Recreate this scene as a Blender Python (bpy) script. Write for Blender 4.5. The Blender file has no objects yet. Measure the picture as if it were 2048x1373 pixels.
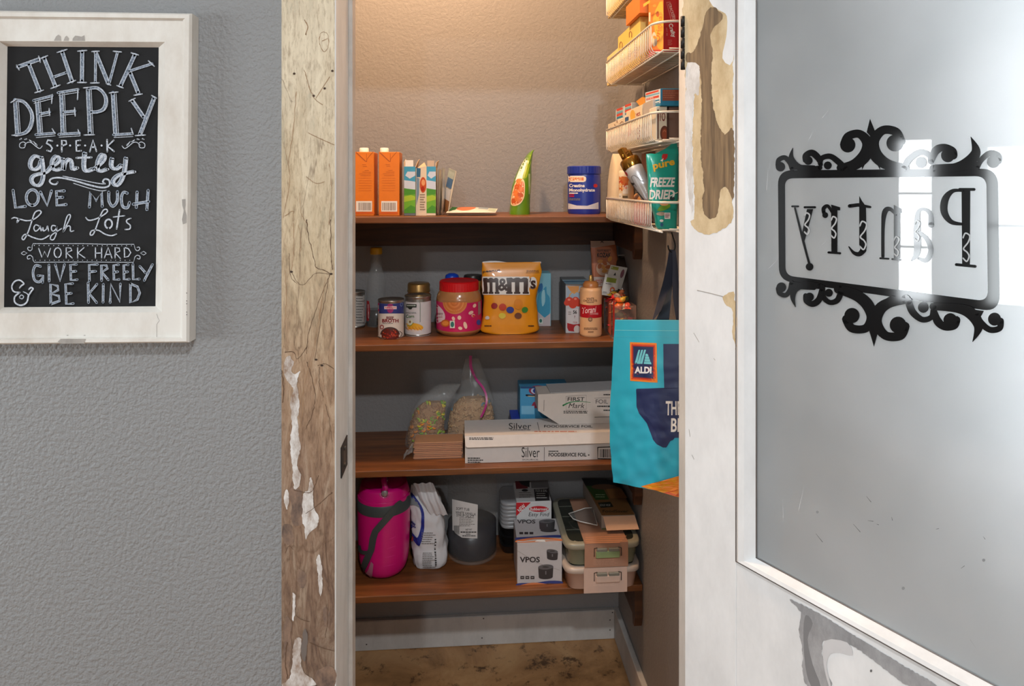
import bpy, bmesh, math, random
from mathutils import Vector, Matrix, noise
from mathutils.geometry import tessellate_polygon
random.seed(7)
SC = bpy.context.scene
COL = SC.collection

# ------------------------------------------------------------------ camera, world, lights, exposure
FPX, CX, HY, YAW, EYE = 1365.0, 1024.0, 370.0, math.radians(4.2), 1.40
cam = bpy.data.objects.new('camera', bpy.data.cameras.new('camera'))
COL.objects.link(cam)
cam.location = (0, 0, EYE)
cam.rotation_euler = (math.radians(90), 0, -YAW)
cam.data.sensor_width = 36.0
cam.data.lens = FPX / 2048 * 36.0
cam.data.shift_y = -(686.5 - HY) / 2048
cam.data.clip_start = 0.02
SC.camera = cam
SC.view_settings.view_transform = 'Standard'
SC.view_settings.look = 'None'
SC.view_settings.gamma = 1.0
SC.view_settings.use_curve_mapping = False
SC.view_settings.exposure = 0.0
W = bpy.data.worlds.new('world'); SC.world = W; W.use_nodes = True
W.node_tree.nodes['Background'].inputs[0].default_value = (0.75, 0.85, 1.0, 1)
W.node_tree.nodes['Background'].inputs[1].default_value = 0.6

def lamp(name, kind, loc, power, color, size=0.1, size_y=None, aim=None):
    d = bpy.data.lights.new(name, kind)
    d.energy = power; d.color = color
    if kind == 'AREA':
        d.size = size
        if size_y: d.shape = 'RECTANGLE'; d.size_y = size_y
        else: d.shape = 'DISK'
    else:
        d.shadow_soft_size = size
    o = bpy.data.objects.new(name, d); COL.objects.link(o); o.location = loc
    if aim is not None:
        o.rotation_euler = (Vector(aim) - Vector(loc)).to_track_quat('-Z', 'Y').to_euler()
    return o
# pantry ceiling bulb (warm), two ceiling lamps of the front room, daylight through the room's windows, an added backlight for the door glass
lamp('pantry_bulb', 'POINT', (-0.13, 1.50, 2.46), 51, (1.0, 0.63, 0.36), 0.05)
lamp('room_lamp_near', 'AREA', (0.15, -0.66, 2.70), 36, (0.92, 0.97, 1.0), 0.12, aim=(0.15, -0.2, 0))
lamp('room_lamp_far', 'AREA', (-0.5, -2.1, 2.70), 30, (0.92, 0.97, 1.0), 0.12, aim=(-0.5, -1.6, 0))
lamp('daylight_slim_window', 'AREA', (-2.97, 0.59, 1.20), 10, (0.90, 0.96, 1.0), 0.16, 0.91, aim=(0, 0.59, 1.20))
lamp('daylight_wide_window', 'AREA', (-2.97, -0.30, 1.18), 42, (0.90, 0.97, 1.0), 1.1, 0.85, aim=(0, -0.30, 1.18))
lamp('daylight_rear_window', 'AREA', (-0.6, -2.95, 1.45), 9, (0.92, 0.96, 1.0), 2.4, 1.5, aim=(-0.6, 0, 1.30))
lamp('added_glass_backlight', 'AREA', (1.40, 1.10, 1.50), 33, (0.93, 0.97, 1.0), 0.7, 1.3, aim=(1.40, 0, 1.50))  # unseen light added behind the open door so its glass brightens to the right

def ray(px, py):
    u = (px - CX) / FPX
    return Vector((math.sin(YAW) + u * math.cos(YAW), math.cos(YAW) - u * math.sin(YAW), -(py - HY) / FPX))
def at_y(px, py, Y):
    d = ray(px, py); k = Y / d.y; return Vector((d.x * k, Y, EYE + d.z * k))
def at_x(px, py, X):
    d = ray(px, py); k = X / d.x; return Vector((X, d.y * k, EYE + d.z * k))
def at_z(px, py, Z):
    d = ray(px, py); k = (Z - EYE) / d.z; return Vector((d.x * k, d.y * k, Z))
def on_plane(px, py, P, n):
    d = ray(px, py); o = Vector((0, 0, EYE)); k = (P - o).dot(n) / d.dot(n); return o + d * k
def f_y(Y): return lambda px, py, h: at_y(px, py, Y - h)
def f_x(X): return lambda px, py, h: at_x(px, py, X - h)
def f_z(Z): return lambda px, py, h: at_z(px, py, Z + h)
def f_n(P, n): return lambda px, py, h: on_plane(px, py, P + n * h, n)

# ------------------------------------------------------------------ materials
def lin(c):
    return tuple(((x / 255) / 12.92 if x / 255 <= 0.04045 else ((x / 255 + 0.055) / 1.055) ** 2.4) for x in c) + (1.0,)
_M = {}
def newmat(name):
    m = bpy.data.materials.new(name); m.use_nodes = True
    return m, m.node_tree, m.node_tree.nodes['Principled BSDF']
def M(rgb, rough=0.5, metal=0.0, alpha=1.0, coat=0.0, spec=0.5):
    key = (tuple(rgb), rough, metal, alpha, coat, spec)
    if key not in _M:
        m, nt, b = newmat('paint_%02x%02x%02x' % tuple(int(x) for x in rgb))
        n = nt.nodes.new('ShaderNodeTexNoise'); n.inputs['Scale'].default_value = 60; n.inputs['Detail'].default_value = 3
        tc = nt.nodes.new('ShaderNodeTexCoord'); nt.links.new(tc.outputs['Object'], n.inputs['Vector'])
        mx = nt.nodes.new('ShaderNodeMix'); mx.data_type = 'RGBA'
        c = lin(rgb); mx.inputs[6].default_value = tuple(x * 0.93 for x in c[:3]) + (1,); mx.inputs[7].default_value = tuple(min(1, x * 1.05) for x in c[:3]) + (1,)
        nt.links.new(n.outputs['Fac'], mx.inputs[0]); nt.links.new(mx.outputs[2], b.inputs['Base Color'])
        b.inputs['Roughness'].default_value = rough; b.inputs['Metallic'].default_value = metal
        b.inputs['Alpha'].default_value = alpha; b.inputs['Coat Weight'].default_value = coat
        b.inputs['Specular IOR Level'].default_value = spec
        _M[key] = m
    return _M[key]
def _nodes(nt):
    def N(t, **kw):
        n = nt.nodes.new(t)
        for k, v in kw.items():
            if k in n.inputs: n.inputs[k].default_value = v
            else: setattr(n, k, v)
        return n
    return N
def ramp(nt, src, stops, interp='LINEAR'):
    r = nt.nodes.new('ShaderNodeValToRGB'); r.color_ramp.interpolation = interp
    e = r.color_ramp.elements
    while len(e) < len(stops): e.new(0.5)
    for k, (p, c) in enumerate(stops):
        e[k].position = p; e[k].color = c if len(c) == 4 else lin(c)
    nt.links.new(src, r.inputs['Fac']); return r.outputs['Color']
def coords(nt, scale=(1, 1, 1), kind='Object'):
    tc = nt.nodes.new('ShaderNodeTexCoord'); mp = nt.nodes.new('ShaderNodeMapping')
    mp.inputs['Scale'].default_value = scale
    nt.links.new(tc.outputs[kind], mp.inputs['Vector']); return mp.outputs['Vector']
def bump(nt, b, src, strength, dist):
    n = nt.nodes.new('ShaderNodeBump'); n.inputs['Strength'].default_value = strength; n.inputs['Distance'].default_value = dist
    nt.links.new(src, n.inputs['Height']); nt.links.new(n.outputs['Normal'], b.inputs['Normal'])
def mixc(nt, fac, a, b):
    mx = nt.nodes.new('ShaderNodeMix'); mx.data_type = 'RGBA'
    for s, i in ((fac, 0), (a, 6), (b, 7)):
        if isinstance(s, (int, float)): mx.inputs[i].default_value = s
        elif isinstance(s, tuple): mx.inputs[i].default_value = s if len(s) == 4 else lin(s)
        else: nt.links.new(s, mx.inputs[i])
    return mx.outputs[2]
def mathn(nt, op, a, b=0.0, clamp=False):
    n = nt.nodes.new('ShaderNodeMath'); n.operation = op; n.use_clamp = clamp
    for s, i in ((a, 0), (b, 1)):
        if isinstance(s, (int, float)): n.inputs[i].default_value = s
        else: nt.links.new(s, n.inputs[i])
    return n.outputs[0]

def mat_wall(name, rgb, sc=95, st=0.45):
    m, nt, b = newmat(name); N = _nodes(nt); co = coords(nt)
    n = N('ShaderNodeTexNoise', Scale=sc, Detail=2.5, Roughness=0.5); nt.links.new(co, n.inputs['Vector'])
    big = N('ShaderNodeTexNoise', Scale=2.2, Detail=2.0); nt.links.new(co, big.inputs['Vector'])
    c = lin(rgb)
    nt.links.new(mixc(nt, big.outputs['Fac'], tuple(x * .95 for x in c[:3]) + (1,), tuple(x * 1.05 for x in c[:3]) + (1,)), b.inputs['Base Color'])
    r = ramp(nt, n.outputs['Fac'], [(0.35, (0, 0, 0, 1)), (0.62, (1, 1, 1, 1))])
    bump(nt, b, r, st, 0.0022); b.inputs['Roughness'].default_value = 0.55; b.inputs['Specular IOR Level'].default_value = 0.35
    return m
PAINT = mat_wall('orange_peel_grey_paint', (137, 138, 139), 150, 0.48)
PAINT_IN = mat_wall('orange_peel_grey_paint_pantry', (138, 136, 136), 130, 0.24)
def mat_wood(name, dark, mid, light, rough=0.5):
    m, nt, b = newmat(name); N = _nodes(nt); co = coords(nt, (1.2, 14, 14))
    n = N('ShaderNodeTexNoise', Scale=3.0, Detail=6.0, Roughness=0.6, Distortion=0.6); nt.links.new(co, n.inputs['Vector'])
    f = N('ShaderNodeTexNoise', Scale=22.0, Detail=3.0); nt.links.new(co, f.inputs['Vector'])
    c = ramp(nt, n.outputs['Fac'], [(0.25, dark), (0.5, mid), (0.75, light)])
    c2 = mixc(nt, mathn(nt, 'MULTIPLY', f.outputs['Fac'], 0.35), c, dark)
    nt.links.new(c2, b.inputs['Base Color']); b.inputs['Roughness'].default_value = rough
    bump(nt, b, n.outputs['Fac'], 0.25, 0.001); return m
SHELF = mat_wood('stained_pine', (70, 40, 20), (118, 70, 36), (154, 96, 52), 0.42)
CLEAT = mat_wood('dark_stained_pine', (40, 24, 14), (74, 44, 25), (98, 60, 34), 0.55)

def mat_casing():
    m, nt, b = newmat('distressed_barn_board'); N = _nodes(nt)
    co = coords(nt); st = coords(nt, (1, 1, 0.2))
    sep = N('ShaderNodeSeparateXYZ'); nt.links.new(co, sep.inputs[0])
    n1 = N('ShaderNodeTexNoise', Scale=14.0, Detail=5.0, Roughness=0.62, Distortion=0.8); nt.links.new(st, n1.inputs['Vector'])
    n2 = N('ShaderNodeTexNoise', Scale=55.0, Detail=6.0, Roughness=0.7, Distortion=1.2); nt.links.new(st, n2.inputs['Vector'])
    n3 = N('ShaderNodeTexNoise', Scale=240.0, Detail=4.0, Roughness=0.7); nt.links.new(st, n3.inputs['Vector'])
    # paint wears away from the top of the board to its foot
    h = mathn(nt, 'ADD', mathn(nt, 'MULTIPLY', sep.outputs['Z'], 1.0), mathn(nt, 'MULTIPLY', mathn(nt, 'SUBTRACT', n1.outputs['Fac'], 0.5), 0.55))
    g = N('ShaderNodeMapRange'); g.inputs[1].default_value = 0.62; g.inputs[2].default_value = 1.75
    nt.links.new(h, g.inputs[0])
    base = ramp(nt, g.outputs[0], [(0.0, (92, 72, 62)), (0.25, (126, 98, 80)), (0.42, (162, 132, 104)), (0.62, (208, 190, 156)), (0.85, (230, 219, 192))])
    fine = ramp(nt, n2.outputs['Fac'], [(0.34, (66, 50, 40)), (0.47, (146, 118, 94)), (0.68, (206, 188, 164))])
    c = mixc(nt, 0.40, base, fine)
    spk = ramp(nt, n3.outputs['Fac'], [(0.30, (0.55, 0.5, 0.46, 1)), (0.5, (1, 1, 1, 1))])
    mul = N('ShaderNodeMix'); mul.data_type = 'RGBA'; mul.blend_type = 'MULTIPLY'; mul.inputs[0].default_value = 0.85
    nt.links.new(c, mul.inputs[6]); nt.links.new(spk, mul.inputs[7])
    # cracks
    v = N('ShaderNodeTexVoronoi', Scale=9.0); v.feature = 'DISTANCE_TO_EDGE'
    ad = N('ShaderNodeVectorMath'); ad.operation = 'ADD'
    sc = N('ShaderNodeVectorMath'); sc.operation = 'SCALE'; sc.inputs[3].default_value = 0.10
    nt.links.new(n1.outputs['Color'], sc.inputs[0]); nt.links.new(st, ad.inputs[0]); nt.links.new(sc.outputs[0], ad.inputs[1]); nt.links.new(ad.outputs[0], v.inputs['Vector'])
    cr = ramp(nt, v.outputs['Distance'], [(0.0, (1, 1, 1, 1)), (0.018, (0, 0, 0, 1))])
    crm = mathn(nt, 'MULTIPLY', cr, mathn(nt, 'GREATER_THAN', n1.outputs['Fac'], 0.50))
    c3 = mixc(nt, mathn(nt, 'MULTIPLY', crm, 0.55), mul.outputs[2], (96, 72, 52))
    nt.links.new(c3, b.inputs['Base Color']); b.inputs['Roughness'].default_value = 0.75
    bump(nt, b, n2.outputs['Fac'], 0.5, 0.002); return m
BARN = mat_casing()
def mat_flake(name, c1, c2, sc=30.0):
    m, nt, b = newmat(name); N = _nodes(nt); co = coords(nt, (1, 1, 0.5))
    n = N('ShaderNodeTexNoise', Scale=sc, Detail=6.0, Roughness=0.7); nt.links.new(co, n.inputs['Vector'])
    nt.links.new(ramp(nt, n.outputs['Fac'], [(0.35, c1), (0.6, c2)]), b.inputs['Base Color'])
    b.inputs['Roughness'].default_value = 0.7; bump(nt, b, n.outputs['Fac'], 0.3, 0.001); return m
WHITE_TRIM = mat_flake('white_trim_paint', (204, 204, 202), (226, 227, 226), 6)
PLANED = mat_flake('whitewashed_stop', (172, 166, 160), (196, 190, 184), 18)
DOOR_W = mat_flake('white_door_paint', (206, 207, 208), (226, 227, 228), 5)
FRAME_W = mat_flake('cream_sash_paint', (202, 195, 186), (220, 217, 211), 9)
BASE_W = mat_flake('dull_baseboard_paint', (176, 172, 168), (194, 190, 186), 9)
FLAKE_W = mat_flake('old_white_paint', (190, 186, 182), (216, 214, 212), 60)
FLAKE_B = mat_flake('worn_paint_remains', (138, 112, 92), (216, 213, 210), 42)
FLAKE_C = mat_flake('old_cream_paint', (206, 190, 162), (224, 214, 192), 50)
PUTTY = mat_flake('tan_putty', (178, 154, 116), (208, 188, 152), 28)
CHIP = mat_flake('bare_grey_primer', (146, 142, 137), (166, 160, 154), 40)
GREYP = mat_flake('grey_paint_wash', (128, 128, 130), (160, 160, 162), 22)
def mat_grain():
    m, nt, b = newmat('bare_oak'); N = _nodes(nt); co = coords(nt, (1, 1, 0.06))
    n = N('ShaderNodeTexNoise', Scale=150.0, Detail=4.0, Roughness=0.6); nt.links.new(co, n.inputs['Vector'])
    k = N('ShaderNodeTexNoise', Scale=7.0, Detail=2.0); nt.links.new(coords(nt), k.inputs['Vector'])
    c = ramp(nt, n.outputs['Fac'], [(0.33, (84, 66, 46)), (0.52, (126, 102, 74)), (0.7, (156, 130, 94))])
    nt.links.new(mixc(nt, mathn(nt, 'MULTIPLY', k.outputs['Fac'], 0.55), c, (112, 96, 76)), b.inputs['Base Color'])
    b.inputs['Roughness'].default_value = 0.7; return m
OAK = mat_grain()
def mat_floor():
    m, nt, b = newmat('stained_concrete'); N = _nodes(nt); co = coords(nt)
    a = N('ShaderNodeTexNoise', Scale=5.0, Detail=7.0, Roughness=0.65, Distortion=0.7); nt.links.new(co, a.inputs['Vector'])
    d = N('ShaderNodeTexNoise', Scale=26.0, Detail=5.0, Roughness=0.7); nt.links.new(co, d.inputs['Vector'])
    c = ramp(nt, a.outputs['Fac'], [(0.28, (120, 84, 50)), (0.5, (172, 128, 84)), (0.72, (200, 158, 110))])
    sp = ramp(nt, d.outputs['Fac'], [(0.34, (1, 1, 1, 1)), (0.45, (0, 0, 0, 1))])
    nt.links.new(mixc(nt, mathn(nt, 'MULTIPLY', sp, 0.85), c, (66, 42, 24)), b.inputs['Base Color'])
    b.inputs['Roughness'].default_value = 0.35; return m
FLOOR = mat_floor()
def mat_chalk(name, lo, hi, sc=420):
    m, nt, b = newmat(name); N = _nodes(nt); co = coords(nt)
    n = N('ShaderNodeTexNoise', Scale=sc, Detail=3.0, Roughness=0.7); nt.links.new(co, n.inputs['Vector'])
    nt.links.new(ramp(nt, n.outputs['Fac'], [(0.34, lo), (0.66, hi)]), b.inputs['Base Color'])
    b.inputs['Roughness'].default_value = 0.9; return m
CHALK = mat_chalk('white_chalk', (148, 156, 168), (206, 212, 222))
CHALKF = mat_chalk('rubbed_blue_chalk', (66, 78, 94), (150, 162, 178), 300)
SLATE = mat_chalk('black_slate', (12, 13, 15), (22, 23, 26), 14)
def mat_glass_door():
    m, nt, b = newmat('frosted_glass'); N = _nodes(nt)
    n = N('ShaderNodeTexNoise', Scale=6.0, Detail=3.0); nt.links.new(coords(nt), n.inputs['Vector'])
    nt.links.new(ramp(nt, n.outputs['Fac'], [(0.3, (196, 200, 202)), (0.7, (212, 215, 217))]), b.inputs['Base Color'])
    b.inputs['Roughness'].default_value = 0.75
    b.inputs['Transmission Weight'].default_value = 0.68
    b.inputs['Coat Weight'].default_value = 1.0; b.inputs['Coat Roughness'].default_value = 0.015; b.inputs['Coat IOR'].default_value = 1.5
    return m
DGLASS = mat_glass_door()
def clear(rgb, alpha, rough=0.12, coat=0.0):
    m = M(rgb, rough, 0.0, alpha, coat); return m

# ------------------------------------------------------------------ mesh builder
class MB:
    def __init__(s): s.v = []; s.f = []; s.mi = []; s.sm = []; s.mats = []
    def m(s, mat):
        if mat not in s.mats: s.mats.append(mat)
        return s.mats.index(mat)
    def face(s, pts, mat, smooth=False):
        b = len(s.v); s.v += [Vector(p) for p in pts]; s.f.append(tuple(range(b, b + len(pts)))); s.mi.append(s.m(mat)); s.sm.append(smooth)
    def mesh(s, vs, fs, mat, smooth=False):
        b = len(s.v); s.v += [Vector(p) for p in vs]; k = s.m(mat)
        for f in fs: s.f.append(tuple(b + i for i in f)); s.mi.append(k); s.sm.append(smooth)
    def grid(s, fn, ni, nj, mat, smooth=True):
        vs = [fn(i / ni, j / nj) for j in range(nj + 1) for i in range(ni + 1)]
        fs = [(j * (ni + 1) + i, j * (ni + 1) + i + 1, (j + 1) * (ni + 1) + i + 1, (j + 1) * (ni + 1) + i) for j in range(nj) for i in range(ni)]
        s.mesh(vs, fs, mat, smooth)
    def bm(s, bm, mat, mx=None, smooth=False):
        bm.verts.ensure_lookup_table(); bm.verts.index_update()
        s.mesh([(mx @ v.co if mx else v.co.copy()) for v in bm.verts], [[v.index for v in f.verts] for f in bm.faces], mat, smooth); bm.free()
    def box(s, lo, hi, mat, rot=0.0, bev=0.0, seg=1, mx=None):
        lo, hi = Vector(lo), Vector(hi); c = (lo + hi) / 2; d = hi - lo
        bm = bmesh.new(); bmesh.ops.create_cube(bm, size=1.0)
        for v in bm.verts: v.co = Vector((v.co.x * d.x, v.co.y * d.y, v.co.z * d.z))
        if bev > 0: bmesh.ops.bevel(bm, geom=list(bm.edges), offset=bev, segments=seg, affect='EDGES', profile=0.5)
        X = Matrix.Translation(c) @ Matrix.Rotation(rot, 4, 'Z')
        s.bm(bm, mat, (mx @ X) if mx else X)
    def prism(s, pts, z0, z1, mat, smooth=False):   # plan polygon extruded upward
        n = len(pts)
        vs = [(p[0], p[1], z0) for p in pts] + [(p[0], p[1], z1) for p in pts]
        s.mesh(vs, [(i, (i + 1) % n, n + (i + 1) % n, n + i) for i in range(n)], mat, smooth)
        s.face([(p[0], p[1], z1) for p in pts], mat); s.face([(p[0], p[1], z0) for p in reversed(pts)], mat)
    def hull(s, q0, q1, mat):                      # two matching loops joined and capped
        n = len(q0); s.mesh(list(q0) + list(q1), [(i, (i + 1) % n, n + (i + 1) % n, n + i) for i in range(n)], mat)
        s.face(q1, mat); s.face(list(reversed(q0)), mat)
    def tube(s, pts, r, mat, n=8, closed=False):
        pts = [Vector(p) for p in pts]; L = len(pts); rings = []
        up = Vector((0.31, 0.17, 0.93)).normalized()
        for i, p in enumerate(pts):
            a = pts[(i - 1) % L] if (closed or i > 0) else p
            b = pts[(i + 1) % L] if (closed or i < L - 1) else p
            t = (b - a).normalized()
            x = t.cross(up)
            if x.length < 1e-4: x = t.cross(Vector((1, 0, 0)))
            x.normalize(); y = t.cross(x).normalized()
            rr = r[i] if isinstance(r, (list, tuple)) else r
            rings.append([p + (x * math.cos(2 * math.pi * k / n) + y * math.sin(2 * math.pi * k / n)) * rr for k in range(n)])
        vs = [q for R in rings for q in R]; fs = []
        for i in range(L if closed else L - 1):
            j = (i + 1) % L
            for k in range(n): fs.append((i * n + k, i * n + (k + 1) % n, j * n + (k + 1) % n, j * n + k))
        if not closed: fs += [tuple(range(n - 1, -1, -1)), tuple((L - 1) * n + k for k in range(n))]
        s.mesh(vs, fs, mat, True)
    def build(s, name, parent=None, kind=None, label=None):
        if parent is None:
            xs = [v.x for v in s.v]; ys = [v.y for v in s.v]; zs = [v.z for v in s.v]
            org = Vector(((min(xs) + max(xs)) / 2, (min(ys) + max(ys)) / 2, min(zs)))
        else:
            org = Vector((0, 0, 0)); q = parent
            while q: org += q.location; q = q.parent
        me = bpy.data.meshes.new(name)
        me.from_pydata([v - org for v in s.v], [], s.f)
        for m in s.mats: me.materials.append(m)
        me.polygons.foreach_set('material_index', s.mi); me.polygons.foreach_set('use_smooth', s.sm); me.update()
        o = bpy.data.objects.new(name, me); COL.objects.link(o)
        if parent is None: o.location = org
        else: o.parent = parent
        if kind: o['kind'] = kind
        if label: o['label'] = label
        return o
def tag(o, label, cat, group=None):
    o['label'] = label; o['category'] = cat
    if group: o['group'] = group
    return o
def thing(name, label, cat, loc, group=None):
    o = bpy.data.objects.new(name, None); o.empty_display_size = 0.03; COL.objects.link(o); o.location = loc
    return tag(o, label, cat, group)

# ------------------------------------------------------------------ print on surfaces
_T = {}
def text_mesh(body, bold=0.0):
    k = (body, bold)
    if k not in _T:
        c = bpy.data.curves.new('t', 'FONT'); c.body = body; c.size = 1.0; c.offset = bold; c.resolution_u = 3
        o = bpy.data.objects.new('t', c); COL.objects.link(o)
        dg = bpy.context.evaluated_depsgraph_get(); dg.update()
        me = o.evaluated_get(dg).to_mesh()
        vs = [(v.co.x, v.co.y) for v in me.vertices]; fs = [tuple(p.vertices) for p in me.polygons]
        o.evaluated_get(dg).to_mesh_clear(); bpy.data.objects.remove(o); bpy.data.curves.remove(c)
        _T[k] = (vs, fs)
    return _T[k]
def cap_height():
    vs, _ = text_mesh('H'); return max(v[1] for v in vs)
CAPH = cap_height()
def smooth_path(P, closed=False, k=6):
    if len(P) < 3: return [tuple(p) for p in P]
    out = []; n = len(P)
    for i in range(n if closed else n - 1):
        g = lambda j: P[j % n] if closed else P[max(0, min(n - 1, j))]
        a, b, c, d = g(i - 1), g(i), g(i + 1), g(i + 2)
        for t in range(k):
            t /= k
            out.append(tuple(0.5 * (2 * b[q] + (c[q] - a[q]) * t + (2 * a[q] - 5 * b[q] + 4 * c[q] - d[q]) * t * t + (3 * b[q] - a[q] - 3 * c[q] + d[q]) * t ** 3) for q in range(len(b))))
    if not closed: out.append(tuple(P[-1]))
    return out
def split_long(P, T, L):
    """halve long edges so that a flat drawing can follow a curved surface"""
    T = list(T); mid = {}
    for _ in range(9):
        cut = set()
        for t in T:
            for i in range(3):
                a, b = t[i], t[(i + 1) % 3]
                if math.dist(P[a], P[b]) > L: cut.add((min(a, b), max(a, b)))
        if not cut: break
        out = []
        for t in T:
            es = [(min(t[i], t[(i + 1) % 3]), max(t[i], t[(i + 1) % 3])) for i in range(3)]
            es = [e for e in es if e in cut]
            if not es: out.append(t); continue
            e = max(es, key=lambda q: (math.dist(P[q[0]], P[q[1]]), q))
            if e not in mid: P.append(((P[e[0]][0] + P[e[1]][0]) / 2, (P[e[0]][1] + P[e[1]][1]) / 2)); mid[e] = len(P) - 1
            m = mid[e]; i = next(k for k in range(3) if {t[k], t[(k + 1) % 3]} == set(e))
            a, b, c = t[i], t[(i + 1) % 3], t[(i + 2) % 3]; out += [(a, m, c), (m, b, c)]
        T = out
    return P, T
class Deco:
    """prints flat shapes on a surface; coordinates are (x right, y down) of a drawing scaled by s from org"""
    def __init__(s, mb, fn, org=(0, 0), sc=1.0, h=0.0004): s.mb = mb; s.fn = fn; s.org = org; s.sc = sc; s.h = h; s.curved = isinstance(getattr(fn, '__self__', None), Loft)
    def p(s, x, y): return s.fn(s.org[0] + x / s.sc, s.org[1] + y / s.sc, s.h)
    def up(s): s.h += 0.00003
    def rect(s, x0, y0, x1, y1, mat, n=1, m=1):
        s.up()
        if s.curved: n = max(n, math.ceil(abs(x1 - x0) / s.sc / 4)); m = max(m, math.ceil(abs(y1 - y0) / s.sc / 5))
        s.mb.grid(lambda a, b: s.p(x0 + (x1 - x0) * a, y1 + (y0 - y1) * b), n, m, mat, False)
    def quad(s, P, mat, n=1, m=1):
        s.up(); A, B, C, D = [Vector(q) for q in P]
        def g(a, b):
            q = (A * (1 - a) + B * a) * (1 - b) + (D * (1 - a) + C * a) * b; return s.p(q.x, q.y)
        s.mb.grid(g, n, m, mat, False)
    def poly(s, P, mat, smooth=False, k=5, jag=0.0):
        s.up()
        if smooth: P = smooth_path(P, True, k)
        if jag:
            Q = []
            for a, c in zip(P, list(P[1:]) + [P[0]]):
                n = max(1, int(math.dist(a, c) / (jag * 1.6)))
                Q += [(a[0] + (c[0] - a[0]) * t / n, a[1] + (c[1] - a[1]) * t / n) for t in range(n)]
            P = []
            for x, y in Q:
                v = Vector((x / jag * .22, y / jag * .12, 0)); P.append((x + jag * 1.5 * noise.noise(v) + jag * .8 * noise.noise(v * 3.1), y + jag * 1.5 * noise.noise(v + Vector((9, 4, 2)))))
        tri = [tuple(t) for t in tessellate_polygon([[Vector((x, y, 0)) for x, y in P]])]
        if s.curved: P, tri = split_long(list(P), tri, 6 * s.sc)
        s.mb.mesh([s.p(x, y) for x, y in P], tri, mat)
    def ell(s, cx, cy, rx, ry, mat, n=28, rings=3, rot=0.0, a0=0.0, a1=360.0):
        s.up(); c, d = math.cos(rot), math.sin(rot)
        def g(a, b):
            t = math.radians(a0 + (a1 - a0) * a); x, y = rx * b * math.cos(t), ry * b * math.sin(t)
            return s.p(cx + x * c - y * d, cy + x * d + y * c)
        s.mb.grid(g, n, rings, mat, False)
    def line(s, P, w, mat, smooth=False, k=6, cap=True, closed=False):
        s.up()
        if smooth:
            if isinstance(w, (list, tuple)):
                Q = smooth_path([(p[0], p[1], ww) for p, ww in zip(P, w)], closed, k); P = [(q[0], q[1]) for q in Q]; w = [q[2] for q in Q]
            else: P = smooth_path(P, closed, k)
        n = len(P); W = w if isinstance(w, (list, tuple)) else [w] * n
        if closed: P = list(P) + [P[0]]; W = list(W) + [W[0]]; n += 1
        L = []; R = []
        for i in range(n):
            a = Vector(P[max(0, i - 1)] if not (closed and i == 0) else P[-2]); b = Vector(P[min(n - 1, i + 1)] if not (closed and i == n - 1) else P[1])
            t = b - a
            if t.length < 1e-9: t = Vector((1, 0))
            t.normalize(); nn = Vector((-t.y, t.x)); q = Vector(P[i])
            L.append(q + nn * W[i] / 2); R.append(q - nn * W[i] / 2)
        vs = [s.p(*x) for x in L] + [s.p(*x) for x in R]
        s.mb.mesh(vs, [(i, i + 1, n + i + 1, n + i) for i in range(n - 1)], mat)
        if cap and not closed:
            for q, ww in ((P[0], W[0]), (P[-1], W[-1])):
                if ww > 0.2:
                    c = [(q[0] + math.cos(t * math.pi / 5) * ww / 2, q[1] + math.sin(t * math.pi / 5) * ww / 2) for t in range(10)]
                    s.mb.face([s.p(*x) for x in c], mat)
    def text(s, body, x, y, hgt, mat, w=None, bold=0.0, align='l', rot=0.0, slant=0.0, sx=1.0):
        s.up(); vs, fs = text_mesh(body, bold)
        if not vs: return
        x0 = min(v[0] for v in vs); x1 = max(v[0] for v in vs); k = hgt / CAPH
        kx = (w / (x1 - x0)) if w else k * sx
        wid = kx * (x1 - x0); off = {'l': 0, 'c': -wid / 2, 'r': -wid}[align]
        c, d = math.cos(rot), math.sin(rot); out = []
        for a, b in vs:
            X = (a - x0) * kx + off + slant * b * k; Y = -b * k
            out.append(s.p(x + X * c - Y * d, y + X * d + Y * c))
        s.mb.mesh(out, fs, mat)
    def bars(s, x0, y0, x1, y1, rows, mat, fill=0.5, seed=1, ragged=True):
        """rows of small print too fine to read"""
        rnd = random.Random(seed); hh = (y1 - y0) / rows
        for r in range(rows):
            x = x0; end = x1 - (rnd.random() * 0.35 * (x1 - x0) if ragged else 0)
            while x < end:
                wl = (0.05 + 0.13 * rnd.random()) * (x1 - x0)
                s.rect(x, y0 + r * hh, min(x + wl, end), y0 + (r + fill) * hh, mat); s.h -= 0.00003
                x += wl + 0.022 * (x1 - x0)
            s.up()
    def barcode(s, x0, y0, x1, y1, mat, seed=3, vert=True):
        rnd = random.Random(seed); x = x0 if vert else y0; e = x1 if vert else y1
        while x < e:
            w = (0.015 + 0.04 * rnd.random()) * ((x1 - x0) if vert else (y1 - y0))
            if vert: s.rect(x, y0, min(x + w, e), y1, mat)
            else: s.rect(x0, x, x1, min(x + w, e), mat)
            s.h -= 0.00003; x += w * (1.5 + rnd.random())
        s.up()

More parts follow.
